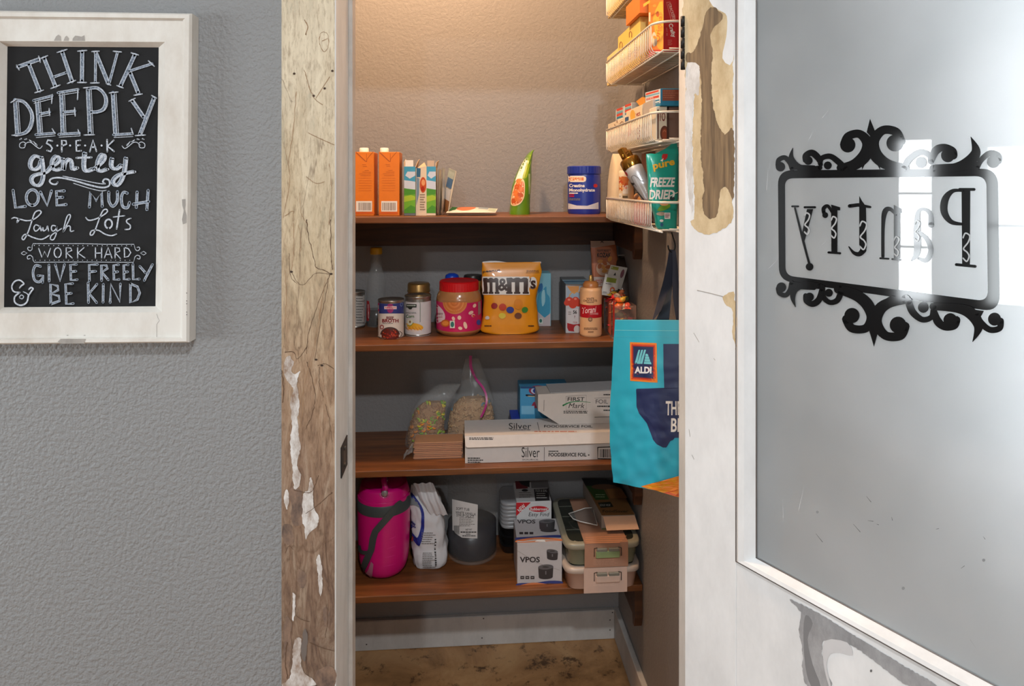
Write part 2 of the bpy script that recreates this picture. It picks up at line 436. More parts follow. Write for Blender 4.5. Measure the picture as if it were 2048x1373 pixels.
class Loft:
    """closed surface through horizontal super-ellipse sections (z, cx, cy, rx, ry, exponent)"""
    def __init__(s, secs, n=48, rings=28, amp=0.0, freq=18.0, seed=0.0, smooth=True, rot=0.0):
        secs = [tuple(q) + ((2.0,) if len(q) == 5 else ()) for q in secs]
        s.n = n; s.amp = amp; s.freq = freq; s.seed = seed; s.rot = rot
        S = smooth_path(secs, False, max(2, rings // max(1, len(secs) - 1))) if smooth else secs
        s.S = [(q[0], q[1], q[2], max(q[3], 1e-5), max(q[4], 1e-5), max(1.2, q[5])) for q in S]
    def sec(s, z):
        S = s.S
        if z <= S[0][0]: return S[0]
        for a, b in zip(S, S[1:]):
            if a[0] <= z <= b[0] and b[0] > a[0]:
                t = (z - a[0]) / (b[0] - a[0]); return tuple(a[k] + (b[k] - a[k]) * t for k in range(6))
        return S[-1]
    def pt(s, th, q, extra=0.0):
        z, cx, cy, rx, ry, e = q; c, d = math.cos(th), math.sin(th)
        x = math.copysign(abs(c) ** (2 / e), c); y = math.copysign(abs(d) ** (2 / e), d)
        k = 1.0
        if s.amp: k += s.amp * noise.noise(Vector((c * 0.05 * s.freq, d * 0.05 * s.freq, z * s.freq + s.seed))) + 0.5 * s.amp * noise.noise(Vector((c * 0.13 * s.freq, d * 0.13 * s.freq, 2.3 * z * s.freq + s.seed)))
        X = x * (rx * k + extra); Y = y * (ry * k + extra)
        if s.rot: X, Y = X * math.cos(s.rot) - Y * math.sin(s.rot), X * math.sin(s.rot) + Y * math.cos(s.rot)
        return Vector((cx + X, cy + Y, z))
    def into(s, mb, mat, cap0=True, cap1=True, extra=0.0, smooth=True, zr=None):
        S = s.S
        if zr: S = [s.sec(zr[0])] + [q for q in S if zr[0] < q[0] < zr[1]] + [s.sec(zr[1])]
        n = s.n; vs = [s.pt(2 * math.pi * k / n, q, extra) for q in S for k in range(n)]; fs = []
        for i in range(len(S) - 1):
            for k in range(n): fs.append((i * n + k, i * n + (k + 1) % n, (i + 1) * n + (k + 1) % n, (i + 1) * n + k))
        mb.mesh(vs, fs, mat, smooth)
        if cap0: mb.face(list(reversed(vs[:n])), mat)
        if cap1: mb.face(vs[-n:], mat)
    def front(s, px, py, h):
        Y = s.S[len(s.S) // 2][2] - s.S[len(s.S) // 2][4]
        for _ in range(7):
            p = at_y(px, py, Y); q = s.sec(p.z); z, cx, cy, rx, ry, e = q
            if s.rot:
                # nearest of sampled front points
                best = min((s.pt(math.pi + math.pi * k / 240, q) for k in range(241)), key=lambda w: abs(w.x - p.x)); Y = best.y; r = best
                continue
            t = max(-0.995, min(0.995, (p.x - cx) / rx)); c = abs(t) ** (e / 2)
            th = math.pi + math.acos(c) if t < 0 else 2 * math.pi - math.acos(c)
            r = s.pt(th, q); Y = r.y
        d = Vector((r.x - s.sec(r.z)[1], r.y - s.sec(r.z)[2], 0))
        d = (d.normalized() + Vector((0, -0.7, 0))).normalized() if d.length > 0 else Vector((0, -1, 0))
        return r + d * h
def circ(c, secs, **kw):    # round body from (z, r) rows
    return Loft([(z, c[0], c[1], r, r, 2.0) for z, r in secs], **kw)

# ------------------------------------------------------------------ the setting
YW, YB = 1.135, 1.27            # front and back face of the partition with the doorway
XL, XR = -0.2022, 0.404         # door jambs
YBK, XRT, XLT, CEIL = 2.09, 0.485, -0.62, 2.75
ROOM = (-3.0, 2.2, -3.0)        # room left, right, rear
def struct(name, mb, label=None):
    o = mb.build(name); o['kind'] = 'structure'
    if label: o['label'] = label
    return o
def slab(name, lo, hi, mat):
    b = MB(); b.box(lo, hi, mat); return struct(name, b)
b = MB()
b.box((ROOM[0] - .1, YW, 0), (XL - 0.02, YB, CEIL), PAINT); b.box((XR + 0.02, YW, 0), (ROOM[1] + .1, YB, CEIL), PAINT)
b.box((XL - 0.02, YW, 2.06), (XR + 0.02, YB, CEIL), PAINT)
struct('wall_front', b)
slab('wall_back', (XLT - .1, YBK, 0), (XRT + .1, YBK + .1, CEIL), PAINT_IN)
slab('wall_right', (XRT, YB, 0), (XRT + .1, YBK, CEIL), PAINT_IN)
slab('wall_left', (XLT - .1, YB, 0), (XLT, YBK, CEIL), PAINT_IN)
slab('floor', (ROOM[0] - .1, ROOM[2] - .1, -.1), (ROOM[1] + .1, YBK + .1, 0), FLOOR)
slab('ceiling', (ROOM[0] - .1, ROOM[2] - .1, CEIL), (ROOM[1] + .1, YBK + .1, CEIL + .1), M((214, 213, 210), .8))
slab('wall_west', (ROOM[0] - .1, ROOM[2] - .1, 0), (ROOM[0], YW, CEIL), PAINT)
slab('wall_east', (ROOM[1], ROOM[2] - .1, 0), (ROOM[1] + .1, YW, CEIL), PAINT)
slab('wall_rear', (ROOM[0], ROOM[2] - .1, 0), (ROOM[1], ROOM[2], CEIL), PAINT)
def win_frame(name, axis, pos, a0, a1, z0, z1, bars):
    b = MB(); t = 0.045
    def bx(u0, u1, w0, w1):
        if axis == 'x': b.box((min(pos), u0, w0), (max(pos), u1, w1), WHITE_TRIM)
        else: b.box((u0, min(pos), w0), (u1, max(pos), w1), WHITE_TRIM)
    bx(a0 - t, a0, z0 - t, z1 + t); bx(a1, a1 + t, z0 - t, z1 + t); bx(a0, a1, z0 - t, z0); bx(a0, a1, z1, z1 + t)
    for k in range(bars[0]): u = a0 + (a1 - a0) * (k + 1) / (bars[0] + 1); bx(u - .006, u + .006, z0, z1)
    for k in range(bars[1]): u = z0 + (z1 - z0) * (k + 1) / (bars[1] + 1); bx(a0, a1, u - .006, u + .006)
    return struct(name, b)
win_frame('window_1', 'x', (-3.0, -2.955), .51, .67, .745, 1.655, (0, 2))
win_frame('window_2', 'x', (-3.0, -2.955), -.85, .25, .755, 1.605, (1, 1))
win_frame('window_3', 'y', (-3.0, -2.93), -1.8, .6, .70, 2.20, (2, 1))
win_frame('added_backlight_frame', 'y', (YW, YW - .05), 1.05, 1.75, .85, 2.15, (1, 1))  # invented frame for the added light behind the door glass

# pantry baseboards
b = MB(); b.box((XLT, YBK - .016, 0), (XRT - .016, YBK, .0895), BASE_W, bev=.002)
for px, py in ((733, 1290), (964, 1277), (967, 1238), (1220, 1241), (1220, 1261), (1225, 1226)):
    q = at_y(px, py, YBK - .0165); b.box((q.x - .002, q.y - .0002, q.z - .0015), (q.x + .002, q.y + .001, q.z + .0015), M((70, 62, 58), .8))
struct('baseboard_back', b)
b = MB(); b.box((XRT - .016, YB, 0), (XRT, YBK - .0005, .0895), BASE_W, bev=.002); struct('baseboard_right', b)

# doorway: weathered casing board, jambs, stop, strike plate
b = MB(); c0 = at_y(562.5, 600, YW - .019).x; c1 = at_y(671.5, 600, YW - .019).x
b.box((c0, YW - .019, 0), (c1, YW, 2.16), BARN, bev=.0015)
d = Deco(b, f_y(YW - .019), (550, 440), 2.984, h=.0002)
d.poly([(60, 830), (85, 815), (110, 850), (95, 905), (120, 920), (150, 905), (130, 985), (145, 1080), (135, 1200), (150, 1373), (90, 1373), (100, 1230), (92, 1090), (108, 1000), (70, 960), (52, 900)], FLAKE_B, True, 3, 5)
CRK = M((92, 68, 50), .9); CRK2 = M((150, 118, 88), .9)
def crack(P, w, m_=None):
    Q = smooth_path(P, False, 8); d.line([(x + 5 * noise.noise(Vector((x * .09, y * .05, 1))) + 3 * noise.noise(Vector((x * .3, y * .2, 4))), y) for x, y in Q], [w * (.45 + .9 * abs(noise.noise(Vector((x * .05, y * .05, 7))))) * 2 for x, y in Q], m_ or CRK)
for P, w in (([(190, 0), (195, 80), (215, 160), (235, 240), (245, 285), (290, 300), (332, 322)], 3), ([(332, 322), (280, 440), (230, 580), (195, 700), (190, 800)], 2.2), ([(325, 330), (300, 460), (265, 640), (240, 830)], 2.2), ([(325, 325), (240, 320), (175, 385), (130, 370), (95, 300)], 2), ([(85, 200), (92, 330), (130, 380)], 2), ([(190, 850), (215, 930), (240, 1060), (215, 1180), (180, 1250)], 3), ([(60, 790), (110, 790), (135, 830), (190, 760)], 2.5), ([(330, 0), (335, 200), (340, 300)], 3), ([(265, 880), (265, 980), (290, 1060)], 2.2), ([(345, 450), (330, 560), (340, 700)], 2), ([(255, 870), (300, 860), (350, 890)], 2), ([(40, 900), (50, 1010), (45, 1090)], 4), ([(300, 1100), (325, 1200), (340, 1330)], 2)): crack(P, w)
for x, y in ((98, 310), (335, 323), (245, 835), (280, 870)): d.ell(x, y, 9, 6, M((58, 44, 36), .9), 10, 1)
for x0, y0, x1, y1 in ((110, 20, 100, 300), (140, 30, 150, 190), (60, 300, 58, 620), (300, 340, 210, 900), (285, 460, 150, 1100), (170, 1000, 140, 1300)): crack([(x0, y0), ((x0 + x1) / 2 + 8, (y0 + y1) / 2), (x1, y1)], 2, CRK2)
d = Deco(b, f_y(YW - .019), (550, 0), 3.053, h=.0003)
for P, w in (([(270, 260), (275, 210), (300, 195), (325, 220), (322, 290), (295, 315), (270, 265)], 2), ([(290, 250), (325, 235)], 2), ([(180, 430), (205, 520), (240, 600), (290, 640)], 3), ([(250, 600), (330, 470)], 2), ([(180, 120), (200, 160), (190, 210)], 4), ([(200, 810), (260, 840), (360, 885)], 2.5), ([(130, 560), (110, 800), (80, 1000)], 2.5), ([(60, 900), (90, 1100), (50, 1330)], 2), ([(330, 1000), (345, 1150), (330, 1373)], 2), ([(190, 1080), (250, 1120), (300, 1110)], 2), ([(150, 1180), (160, 1300), (200, 1373)], 2), ([(60, 1320), (110, 1290), (110, 1350)], 2.5)): crack(P, w, CRK2)
for x, y in ((117, 450), (350, 433), (303, 540), (236, 585)): d.ell(x, y, 8, 7, M((70, 52, 40), .9), 10, 1)
d = Deco(b, f_y(YW - .019), (550, 440), 2.984, h=.0002)
d = Deco(b, f_y(YW - .019), (550, 900), 2.903, h=.0003)
SOOT = mat_flake('sooty_wood', (84, 70, 64), (140, 114, 96), 38)
for P in ([(85, 230), (155, 240), (160, 400), (150, 440), (100, 430), (95, 330)], [(45, 440), (100, 450), (110, 540), (60, 550), (42, 500)], [(130, 700), (180, 720), (170, 800), (135, 780)], [(280, 930), (310, 920), (312, 1000), (290, 1020)], [(55, 1000), (95, 1010), (80, 1330), (45, 1350)], [(240, 1290), (340, 1260), (345, 1373), (250, 1373)]): d.poly(P, SOOT, True, 4, 7)
d.poly([(92, 0), (138, 0), (130, 90), (150, 150), (140, 215), (110, 225), (100, 110)], FLAKE_B, True, 3, 5)
d.poly([(165, 255), (195, 240), (200, 170), (215, 170), (222, 250), (228, 350), (250, 380), (250, 440), (215, 470), (190, 500), (178, 520), (170, 440), (158, 410)], FLAKE_B, True, 3, 5)
d.poly([(60, 235), (80, 250), (78, 330), (62, 345), (52, 290)], FLAKE_B, True, 3, 5)
d.poly([(245, 620), (268, 640), (275, 790), (262, 850), (250, 760)], FLAKE_B, True, 3, 5)
d.poly([(105, 830), (118, 880), (112, 990), (100, 960)], FLAKE_B, True, 3, 5)
d.poly([(110, 1110), (150, 1100), (150, 1230), (175, 1300), (225, 1340), (220, 1373), (40, 1373), (85, 1330), (100, 1230)], FLAKE_B, True, 3, 5)
d.poly([(172, 1040), (190, 1090), (182, 1180), (165, 1230), (150, 1160), (160, 1090)], M((108, 98, 92), .8), True, 3, 5)
for P, w in (([(255, 150), (230, 210), (200, 250), (110, 235)], 2.5), ([(330, 250), (250, 320), (180, 370)], 2.2), ([(200, 1120), (270, 1150), (345, 1170)], 2), ([(120, 960), (150, 985), (200, 1000)], 2), ([(290, 540), (300, 640), (310, 800)], 2), ([(60, 600), (80, 560), (105, 580)], 2), ([(300, 900), (305, 1000), (290, 1090)], 2.5), ([(70, 1120), (60, 1230), (75, 1330)], 4)): crack(P, w)
struct('trim_1', b)
b = MB()
b.box((XL - .02, YW - .019, 0), (XL, YB, 2.06), WHITE_TRIM, bev=.0015)
j = struct('trim_2', b)
b = MB(); b.box((XL, 1.236, 0), (XL + .0075, YB, 2.05), PLANED, bev=.001); b.build('door_stop', j)
b = MB()
z0, z1 = at_x(687, 944, XL).z, at_x(687, 883, XL).z
y0, y1 = at_x(681, 900, XL).y, at_x(693, 900, XL).y
STEEL = M((52, 50, 48), .45, .6)
b.box((XL, y0, z0), (XL + .002, y1, z1), STEEL, bev=.0008)
for zz in (z0 + .012, z1 - .012): b.tube([(XL + .0015, (y0 + y1) / 2, zz), (XL + .0035, (y0 + y1) / 2, zz)], .004, M((78, 74, 70), .4, .6), 10)
b.box((XL + .0018, y0 + .016, (z0 + z1) / 2 - .012), (XL + .0024, y0 + .045, (z0 + z1) / 2 + .012), M((84, 72, 62), .7))
b.build('strike_plate', j)
b = MB(); b.box((XR, YW - .004, 0), (XR + .02, 1.249, 2.06), WHITE_TRIM, bev=.0015); struct('trim_3', b)
b = MB(); b.box((XL, YW, 2.04), (XR, YB, 2.06), WHITE_TRIM); struct('trim_4', b)

# ------------------------------------------------------------------ shelves
SZ = {1: 1.3168, 2: .983, 3: .654, 4: .327}; YF = 1.80
names = {1: 'top stained wood shelf with orange cartons on it', 2: 'second stained wood shelf from the top holding cans and a peanut butter jar',
         3: 'third stained wood shelf down holding cereal bags and long foil box', 4: 'lowest stained wood shelf holding pink jug and lunch boxes'}
for k, z in SZ.items():
    t = thing('shelf', names[k], 'shelf', (0, (YF + YBK) / 2, z - .018), 'pantry shelves')
    b = MB(); b.box((XLT + .002, YF, z - .018), (XRT - .001, YBK - .001, z), SHELF, bev=.0025, seg=2); b.build('board', t)
    b = MB(); b.box((XLT + .002, YBK - .020, z - .100), (XRT - .021, YBK - .001, z - .0182), CLEAT if k == 1 else PAINT_IN, bev=.001)
    b.build('back_cleat', t, label='dark stained cleat' if k == 1 else 'grey painted cleat')
    b = MB(); b.box((XRT - .020, YF + .03, z - .100), (XRT - .001, YBK - .001, z - .0182), CLEAT, bev=.001); b.build('side_cleat', t)
    # shaped bracket under the right end
    b = MB()
    P = [(YF + .004, -.0185), (YF + .028, -.0185), (YF + .030, -.10), (YF + .026, -.118), (YF + .012, -.118), (YF + .002, -.09)]
    b.hull([(XRT - .022, p[0], z + p[1]) for p in P], [(XRT - .001, p[0], z + p[1]) for p in P], CLEAT); b.build('bracket', t)

# ------------------------------------------------------------------ the open door with its lettered glass
DD = Vector((.489, -.872, 0)).normalized(); DN = Vector((-.872, -.489, 0)).normalized(); DP = Vector((.366, 1.10, 0))
DW, DT = .605, .035
def dpt(s, z, n): return DP + DD * s + DN * n + Vector((0, 0, z))
DMX = Matrix((( DD.x, -DN.x, 0, DP.x), (DD.y, -DN.y, 0, DP.y), (0, 0, 1, 0), (0, 0, 0, 1)))   # local x along door, y away from viewer
door = bpy.data.objects.new('door_1', None); COL.objects.link(door); door.location = DP; door['kind'] = 'structure'
door['label'] = 'open white pantry door with frosted glass and black lettering'
s1, s2 = .1022, .1303
zr = on_plane(1480, 1128, DP, DN).z; zg = on_plane(1503, 1121, DP, DN).z
def dbox(mb, s0, s1_, z0, z1, n0, n1, mat, bev=.001): mb.box((s0, -n1, z0), (s1_, -n0, z1), mat, bev=bev, mx=DMX)
b = MB(); dbox(b, 0, s1, .012, 2.035, -DT, 0, DOOR_W)
d = Deco(b, f_n(DP, DN), (1350, 0), 2.746, h=.0002)
d.poly([(52, -40), (205, -40), (240, 40), (282, 60), (318, 10), (318, 700), (316, 1060), (318, 1200), (270, 1255), (190, 1290), (120, 1270), (85, 1220), (108, 1180), (100, 960), (96, 700), (104, 500), (62, 520), (56, 420), (52, 300)], PUTTY, True, 3, 4)
d.poly([(186, -40), (205, 30), (250, 60), (285, 90), (282, 200), (260, 320), (320, 330), (320, -40)], DOOR_W, True, 3)
d.poly([(52, -40), (130, -40), (150, 60), (148, 150), (120, 230), (95, 285), (60, 292)], PUTTY, True, 3, 4)
d.poly([(62, 350), (120, 345), (135, 400), (130, 520), (104, 530), (92, 800), (100, 1000), (92, 1180), (60, 900), (60, 500)], FLAKE_W, True, 3, 5)
d.poly([(180, 55), (215, 38), (262, 80), (255, 110), (210, 160), (192, 210), (210, 290), (200, 380), (206, 560), (235, 680), (275, 740), (322, 720), (322, 1085), (300, 1060), (275, 1025), (245, 1060), (240, 1150), (215, 1200), (170, 1190), (152, 1130), (158, 1000), (140, 830), (146, 600), (140, 420), (125, 350), (62, 340), (66, 292), (100, 285), (130, 220), (150, 150), (165, 80)], OAK, True, 3, 4)
d = Deco(b, f_n(DP, DN), (1340, 0), 1.373, h=.0002)
d.poly([(140, 815), (172, 803), (181, 840), (180, 960), (174, 930), (172, 860), (158, 838)], PUTTY, True, 3, 4)
d.line([(75, 798), (110, 806), (145, 815)], 2.2, CHIP)
for q in ((65, 915, 80, 940), (52, 1180, 55, 1200), (60, 1250, 66, 1262), (120, 985, 124, 990)): d.line([(q[0], q[1]), (q[2], q[3])], 1.0, CHIP)
b.build('hinge_stile', door, label='white stile with a scraped tan patch')
b = MB(); dbox(b, DW - s1, DW, .012, 2.035, -DT, 0, DOOR_W); b.build('lock_stile', door)
b = MB(); dbox(b, s1, DW - s1, .012, zr, -DT, -.0004, DOOR_W)
d = Deco(b, f_n(DP, DN), (1350, 900), 2.9026, h=.0002)
d.poly([(665, 870), (735, 900), (850, 960), (1010, 1060), (1180, 1165), (1350, 1270), (1520, 1373), (1360, 1373), (1250, 1300), (1080, 1170), (1000, 1130), (900, 1140), (880, 1110), (858, 1120), (852, 1180), (880, 1300), (910, 1373), (770, 1373), (742, 1280), (738, 1160), (718, 1040), (732, 950)], GREYP, True, 3, 4)
d.poly([(760, 960), (800, 1010), (770, 1100), (800, 1250), (845, 1373), (790, 1373), (755, 1250), (745, 1050)], M((120, 120, 122), .7), True, 3)
d.poly([(870, 1110), (1000, 1120), (1030, 1195), (960, 1180), (900, 1190), (880, 1260), (905, 1373), (893, 1373), (862, 1240)], M((196, 196, 198), .6), True, 3)
d.ell(1138, 1285, 6, 8, M((92, 92, 94), .8))
d = Deco(b, f_n(DP, DN), (1350, 900), 2.9026, h=.0006)
b.build('bottom_rail', door, label='white rail with a bare grey brushed patch')
b = MB(); dbox(b, s1, DW - s1, 1.90, 2.035, -DT, -.0004, DOOR_W); b.build('top_rail', door)
b = MB()
GZ0, GZ1, GS0, GS1 = zg, 1.872, s2, DW - s2
def bead(a, c):   # sloped quarter-round moulding between outer corner a and inner corner c (s, z pairs)
    for (n0, n1, t0, t1) in ((-.001, .0045, 0, .25), (.0045, .003, .25, .6), (.003, -.011, .6, 1.0)):
        q = []
        for (o, i), t, n in ((a, t0, n0), (c, t0, n0), (c, t1, n1), (a, t1, n1)):
            q.append(dpt(o[0] + (i[0] - o[0]) * t, o[1] + (i[1] - o[1]) * t, n))
        b.face(q, DOOR_W, False)
O4 = [(s1, zr), (DW - s1, zr), (DW - s1, 1.90), (s1, 1.90)]; I4 = [(GS0, GZ0), (GS1, GZ0), (GS1, GZ1), (GS0, GZ1)]
for k in range(4): bead((O4[k], I4[k]), (O4[(k + 1) % 4], I4[(k + 1) % 4]))
SEAM = M((112, 104, 100), .8)
for k in range(4):
    for L4, n, w in ((O4, .0003, .0014), (I4, -.0108, .0016)):
        A, B = dpt(*L4[k], n), dpt(*L4[(k + 1) % 4], n); b.tube([A, B], w / 2, SEAM, 6)
b.build('glazing_bead', door)
b = MB(); dbox(b, s1 + .004, DW - s1 - .004, zr + .004, 1.896, -.018, -.0125, DGLASS, bev=0); b.build('glass_pane', door)
b = MB(); d = Deco(b, f_n(DP - DN * .0125, DN), (1350, 900), 2.9026, h=.0001); SC1 = M((112, 113, 115), .6); SC2 = M((196, 198, 200), .6)
for P in ([(1112, 272), (1138, 304)], [(818, 488), (856, 536)], [(1258, 392), (1262, 410)], [(1120, 412), (1150, 416)], [(1170, 432), (1182, 436)], [(1035, 432), (1075, 478)], [(1515, 462), (1530, 458)], [(1790, 505), (1800, 520)], [(1660, 690), (1680, 675)]): d.line(P, [1.5, 3.5], SC1)
for x, y, r in ((1325, 805, 9), (1792, 642, 9), (826, 362, 8)): d.ell(x, y, r, r, M((132, 134, 136), .6), 12, 1)
for P in ([(718, 352), (746, 225)], [(628, 400), (626, 300)], [(1715, 1105), (1745, 1150)], [(1358, 1130), (1366, 1140)]): d.line(P, [3, 1], SC2)
d = Deco(b, f_n(DP - DN * .0125, DN), (1520, 220), 2.746, h=.0001)
for P in ([(340, 45), (385, -5)], [(270, 160), (290, 120)], [(36, 440), (44, 340)], [(50, 870), (110, 810)], [(335, 745), (368, 722)]): d.line(P, [3, 1], SC2)
b.build('scuff_marks', door)
# hinge knuckle
b = MB(); hz = [on_plane(1369, y, DP, DN).z for y in (139, 31)]
for k in range(5):
    a = hz[0] + (hz[1] - hz[0]) * k / 5; e = hz[0] + (hz[1] - hz[0]) * (k + .94) / 5
    q = DP + DD * -.0035 + DN * .0005; b.tube([(q.x, q.y, a), (q.x, q.y, e)], .0038, M((30, 28, 27), .5, .4), 10)
b.build('hinge', door)
# black vinyl scrollwork and mirrored word on the glass
b = MB(); GP = DP + DN * -.0123
BLK = M((16, 16, 17), .06, 0, 1, .0, .5)
d = Deco(b, f_n(GP, DN), (1520, 220), 2.746, h=.0002)
def rring(P, rs, k=8):
    out = []; n = len(P)
    for i in range(n):
        p, a, c = Vector(P[i]), Vector(P[i - 1]), Vector(P[(i + 1) % n]); r = rs[i]
        A = p + (a - p).normalized() * r; C = p + (c - p).normalized() * r
        for t in range(k + 1):
            t /= k; out.append(tuple(A * (1 - t) ** 2 + p * 2 * t * (1 - t) + C * t * t))
    return out
o_ = rring([(98, 332), (1306, 322), (1316, 1112), (104, 938)], [80, 95, 95, 75]); i_ = rring([(137, 376), (1243, 364), (1252, 1052), (140, 910)], [45, 60, 60, 48])
n = len(o_); b.mesh([d.p(*q) for q in o_] + [d.p(*q) for q in i_], [(k, (k + 1) % n, n + (k + 1) % n, n + k) for k in range(n)], BLK)
def curl(P, w): d.line(P, w, BLK, True, 8)
def blob(x, y, r): d.ell(x, y, r, r, BLK, 22, 1)
d.poly([(604, 48), (634, 122), (610, 150), (586, 122)], BLK)
curl([(440, 318), (520, 300), (580, 245), (590, 180), (545, 132), (485, 145), (465, 190)], [40, 60, 70, 60, 46, 46, 52]); blob(482, 192, 42)
curl([(800, 318), (700, 300), (635, 245), (625, 170), (675, 112), (745, 120), (772, 170)], [40, 60, 70, 60, 48, 48, 52]); blob(740, 182, 46)
d.poly([(560, 330), (560, 200), (608, 235), (655, 200), (660, 330), (608, 238)], BLK)
d.poly([(520, 328), (575, 280), (608, 236), (575, 180), (520, 300), (440, 318)], BLK)
d.poly([(720, 326), (650, 290), (612, 236), (640, 180), (700, 300), (780, 318)], BLK)
curl([(470, 325), (430, 285), (385, 255), (340, 265), (330, 295)], [34, 34, 30, 28, 26]); blob(372, 305, 22)
curl([(790, 322), (820, 270), (880, 232), (930, 250), (935, 285)], [34, 34, 32, 30, 26]); blob(885, 288, 30)
curl([(335, 300), (318, 262), (285, 236), (250, 250), (248, 278)], [22, 36, 36, 30, 26]); blob(265, 278, 24)
curl([(330, 318), (265, 325), (205, 310), (172, 265), (180, 210)], [26, 30, 36, 30, 4]); d.poly([(170, 330), (330, 330), (300, 305), (200, 300), (172, 290)], BLK)
curl([(175, 325), (165, 290), (135, 262), (103, 275), (98, 305)], [24, 30, 26, 26, 26]); blob(112, 312, 26)
curl([(940, 285), (965, 225), (1010, 206), (1055, 225), (1062, 250)], [30, 46, 40, 44, 46]); blob(1032, 250, 38)
curl([(950, 322), (1060, 318), (1140, 290), (1186, 230), (1158, 148)], [40, 46, 62, 52, 3]); d.poly([(950, 330), (960, 300), (1140, 290), (1190, 265), (1200, 330)], BLK)
curl([(1195, 318), (1215, 275), (1262, 238), (1305, 250), (1308, 280)], [24, 30, 32, 34, 36]); blob(1280, 285, 34)
d.poly([(626, 1302), (600, 1215), (625, 1180), (650, 1215)], BLK)
curl([(430, 985), (530, 1020), (590, 1070), (615, 1140), (580, 1200), (505, 1200), (475, 1150)], [50, 60, 66, 60, 46, 46, 50]); blob(505, 1130, 42)
curl([(800, 1040), (710, 1060), (655, 1100), (640, 1170), (690, 1240), (770, 1240), (796, 1190)], [50, 56, 66, 60, 48, 50, 52]); blob(758, 1182, 46)
d.poly([(430, 975), (560, 1000), (625, 1112), (580, 1080), (480, 1020)], BLK); d.poly([(720, 1020), (820, 1040), (760, 1060), (690, 1065), (625, 1115), (670, 1050)], BLK)
curl([(345, 975), (350, 1030), (385, 1058), (425, 1045), (445, 1000)], [26, 28, 28, 32, 34]); blob(378, 1005, 22)
curl([(815, 1050), (838, 1110), (890, 1152), (940, 1140), (950, 1100)], [40, 40, 32, 30, 28]); blob(897, 1085, 30)
curl([(338, 985), (325, 1040), (290, 1066), (255, 1050), (250, 1020)], [24, 36, 34, 30, 26]); blob(272, 1028, 24)
curl([(330, 970), (250, 960), (195, 985), (180, 1030), (195, 1083)], [30, 36, 34, 28, 3]); d.poly([(160, 940), (330, 965), (300, 990), (200, 985), (175, 990)], BLK)
curl([(172, 950), (165, 990), (140, 1018), (108, 1008), (100, 980)], [24, 28, 26, 26, 26]); blob(117, 975, 27)
curl([(955, 1100), (975, 1160), (1015, 1192), (1065, 1185), (1078, 1155)], [30, 46, 40, 44, 46]); blob(1045, 1155, 38)
curl([(950, 1080), (1080, 1090), (1160, 1120), (1200, 1190), (1168, 1274)], [40, 50, 66, 52, 3]); d.poly([(930, 1060), (1230, 1105), (1190, 1180), (1120, 1120), (1000, 1090)], BLK)
curl([(1190, 1120), (1215, 1170), (1262, 1208), (1315, 1200), (1322, 1160)], [24, 34, 34, 34, 36]); blob(1288, 1150, 36)
b.build('sign_scrollwork', door, label='black scrolled sign border')
b = MB(); d = Deco(b, f_n(GP, DN), (1520, 220), 2.746, h=.0003)
d.poly([(1107, 445), (1155, 445), (1153, 850), (1110, 848)], BLK); d.line([(1096, 437), (1176, 437)], 16, BLK); d.line([(1078, 850), (1182, 860)], 16, BLK)
d.line([(1120, 445), (1060, 445), (1018, 490), (1012, 560), (1050, 615), (1115, 628)], [12, 22, 40, 40, 26, 14], BLK, True)
d.line([(940, 632), (935, 570), (898, 545), (868, 565), (862, 650), (862, 780), (832, 828)], [34, 26, 16, 22, 36, 36, 8], BLK, True)
d.line([(868, 668), (920, 715), (938, 775), (912, 826), (868, 815)], [14, 26, 30, 26, 12], BLK, True)
d.poly([(735, 540), (768, 560), (768, 815), (735, 815)], BLK); d.poly([(735, 522), (775, 545), (775, 568), (735, 560)], BLK)
d.line([(750, 580), (715, 545), (686, 560), (676, 640), (675, 805)], [12, 22, 30, 20, 18], BLK, True); d.line([(660, 815), (706, 818)], 10, BLK); d.line([(726, 820), (770, 824)], 10, BLK)
d.poly([(545, 472), (560, 500), (582, 530), (586, 760), (560, 800), (545, 740)], BLK); d.line([(492, 528), (540, 522), (606, 534)], [20, 20, 12], BLK)
d.line([(568, 770), (545, 792), (515, 785), (488, 752)], [34, 26, 18, 6], BLK, True)
d.poly([(390, 540), (425, 540), (425, 782), (392, 782)], BLK); d.line([(376, 783), (440, 788)], 12, BLK); d.poly([(390, 520), (440, 535), (440, 552), (395, 550)], BLK)
d.line([(395, 560), (372, 528), (350, 540), (350, 565)], [16, 18, 22, 20], BLK, True); d.ell(358, 578, 16, 16, BLK)
d.poly([(258, 545), (292, 545), (245, 720), (228, 690)], BLK); d.line([(192, 540), (240, 730), (258, 800), (272, 850)], [10, 14, 12, 14], BLK); d.ell(272, 862, 21, 21, BLK)
d.line([(176, 530), (210, 530)], 10, BLK); d.line([(245, 535), (302, 535)], 12, BLK)
HOLE = M((158, 160, 162), .35, 0, 1, .5)
for x, y, s in ((1133, 755, 1.25), (862, 665, .9), (750, 750, .85), (566, 690, 1.25), (405, 645, .95), (258, 625, .95)):
    d.line([(x - 14 * s, y - 42 * s), (x - 4 * s, y - 62 * s), (x + 15 * s, y - 50 * s), (x + 8 * s, y - 22 * s), (x - 12 * s, y + 6 * s), (x + 4 * s, y + 22 * s), (x + 12 * s, y + 40 * s), (x + 2 * s, y + 62 * s), (x - 14 * s, y + 48 * s)], 8, HOLE, True)
b.build('sign_lettering', door, label='mirrored black word on the glass')

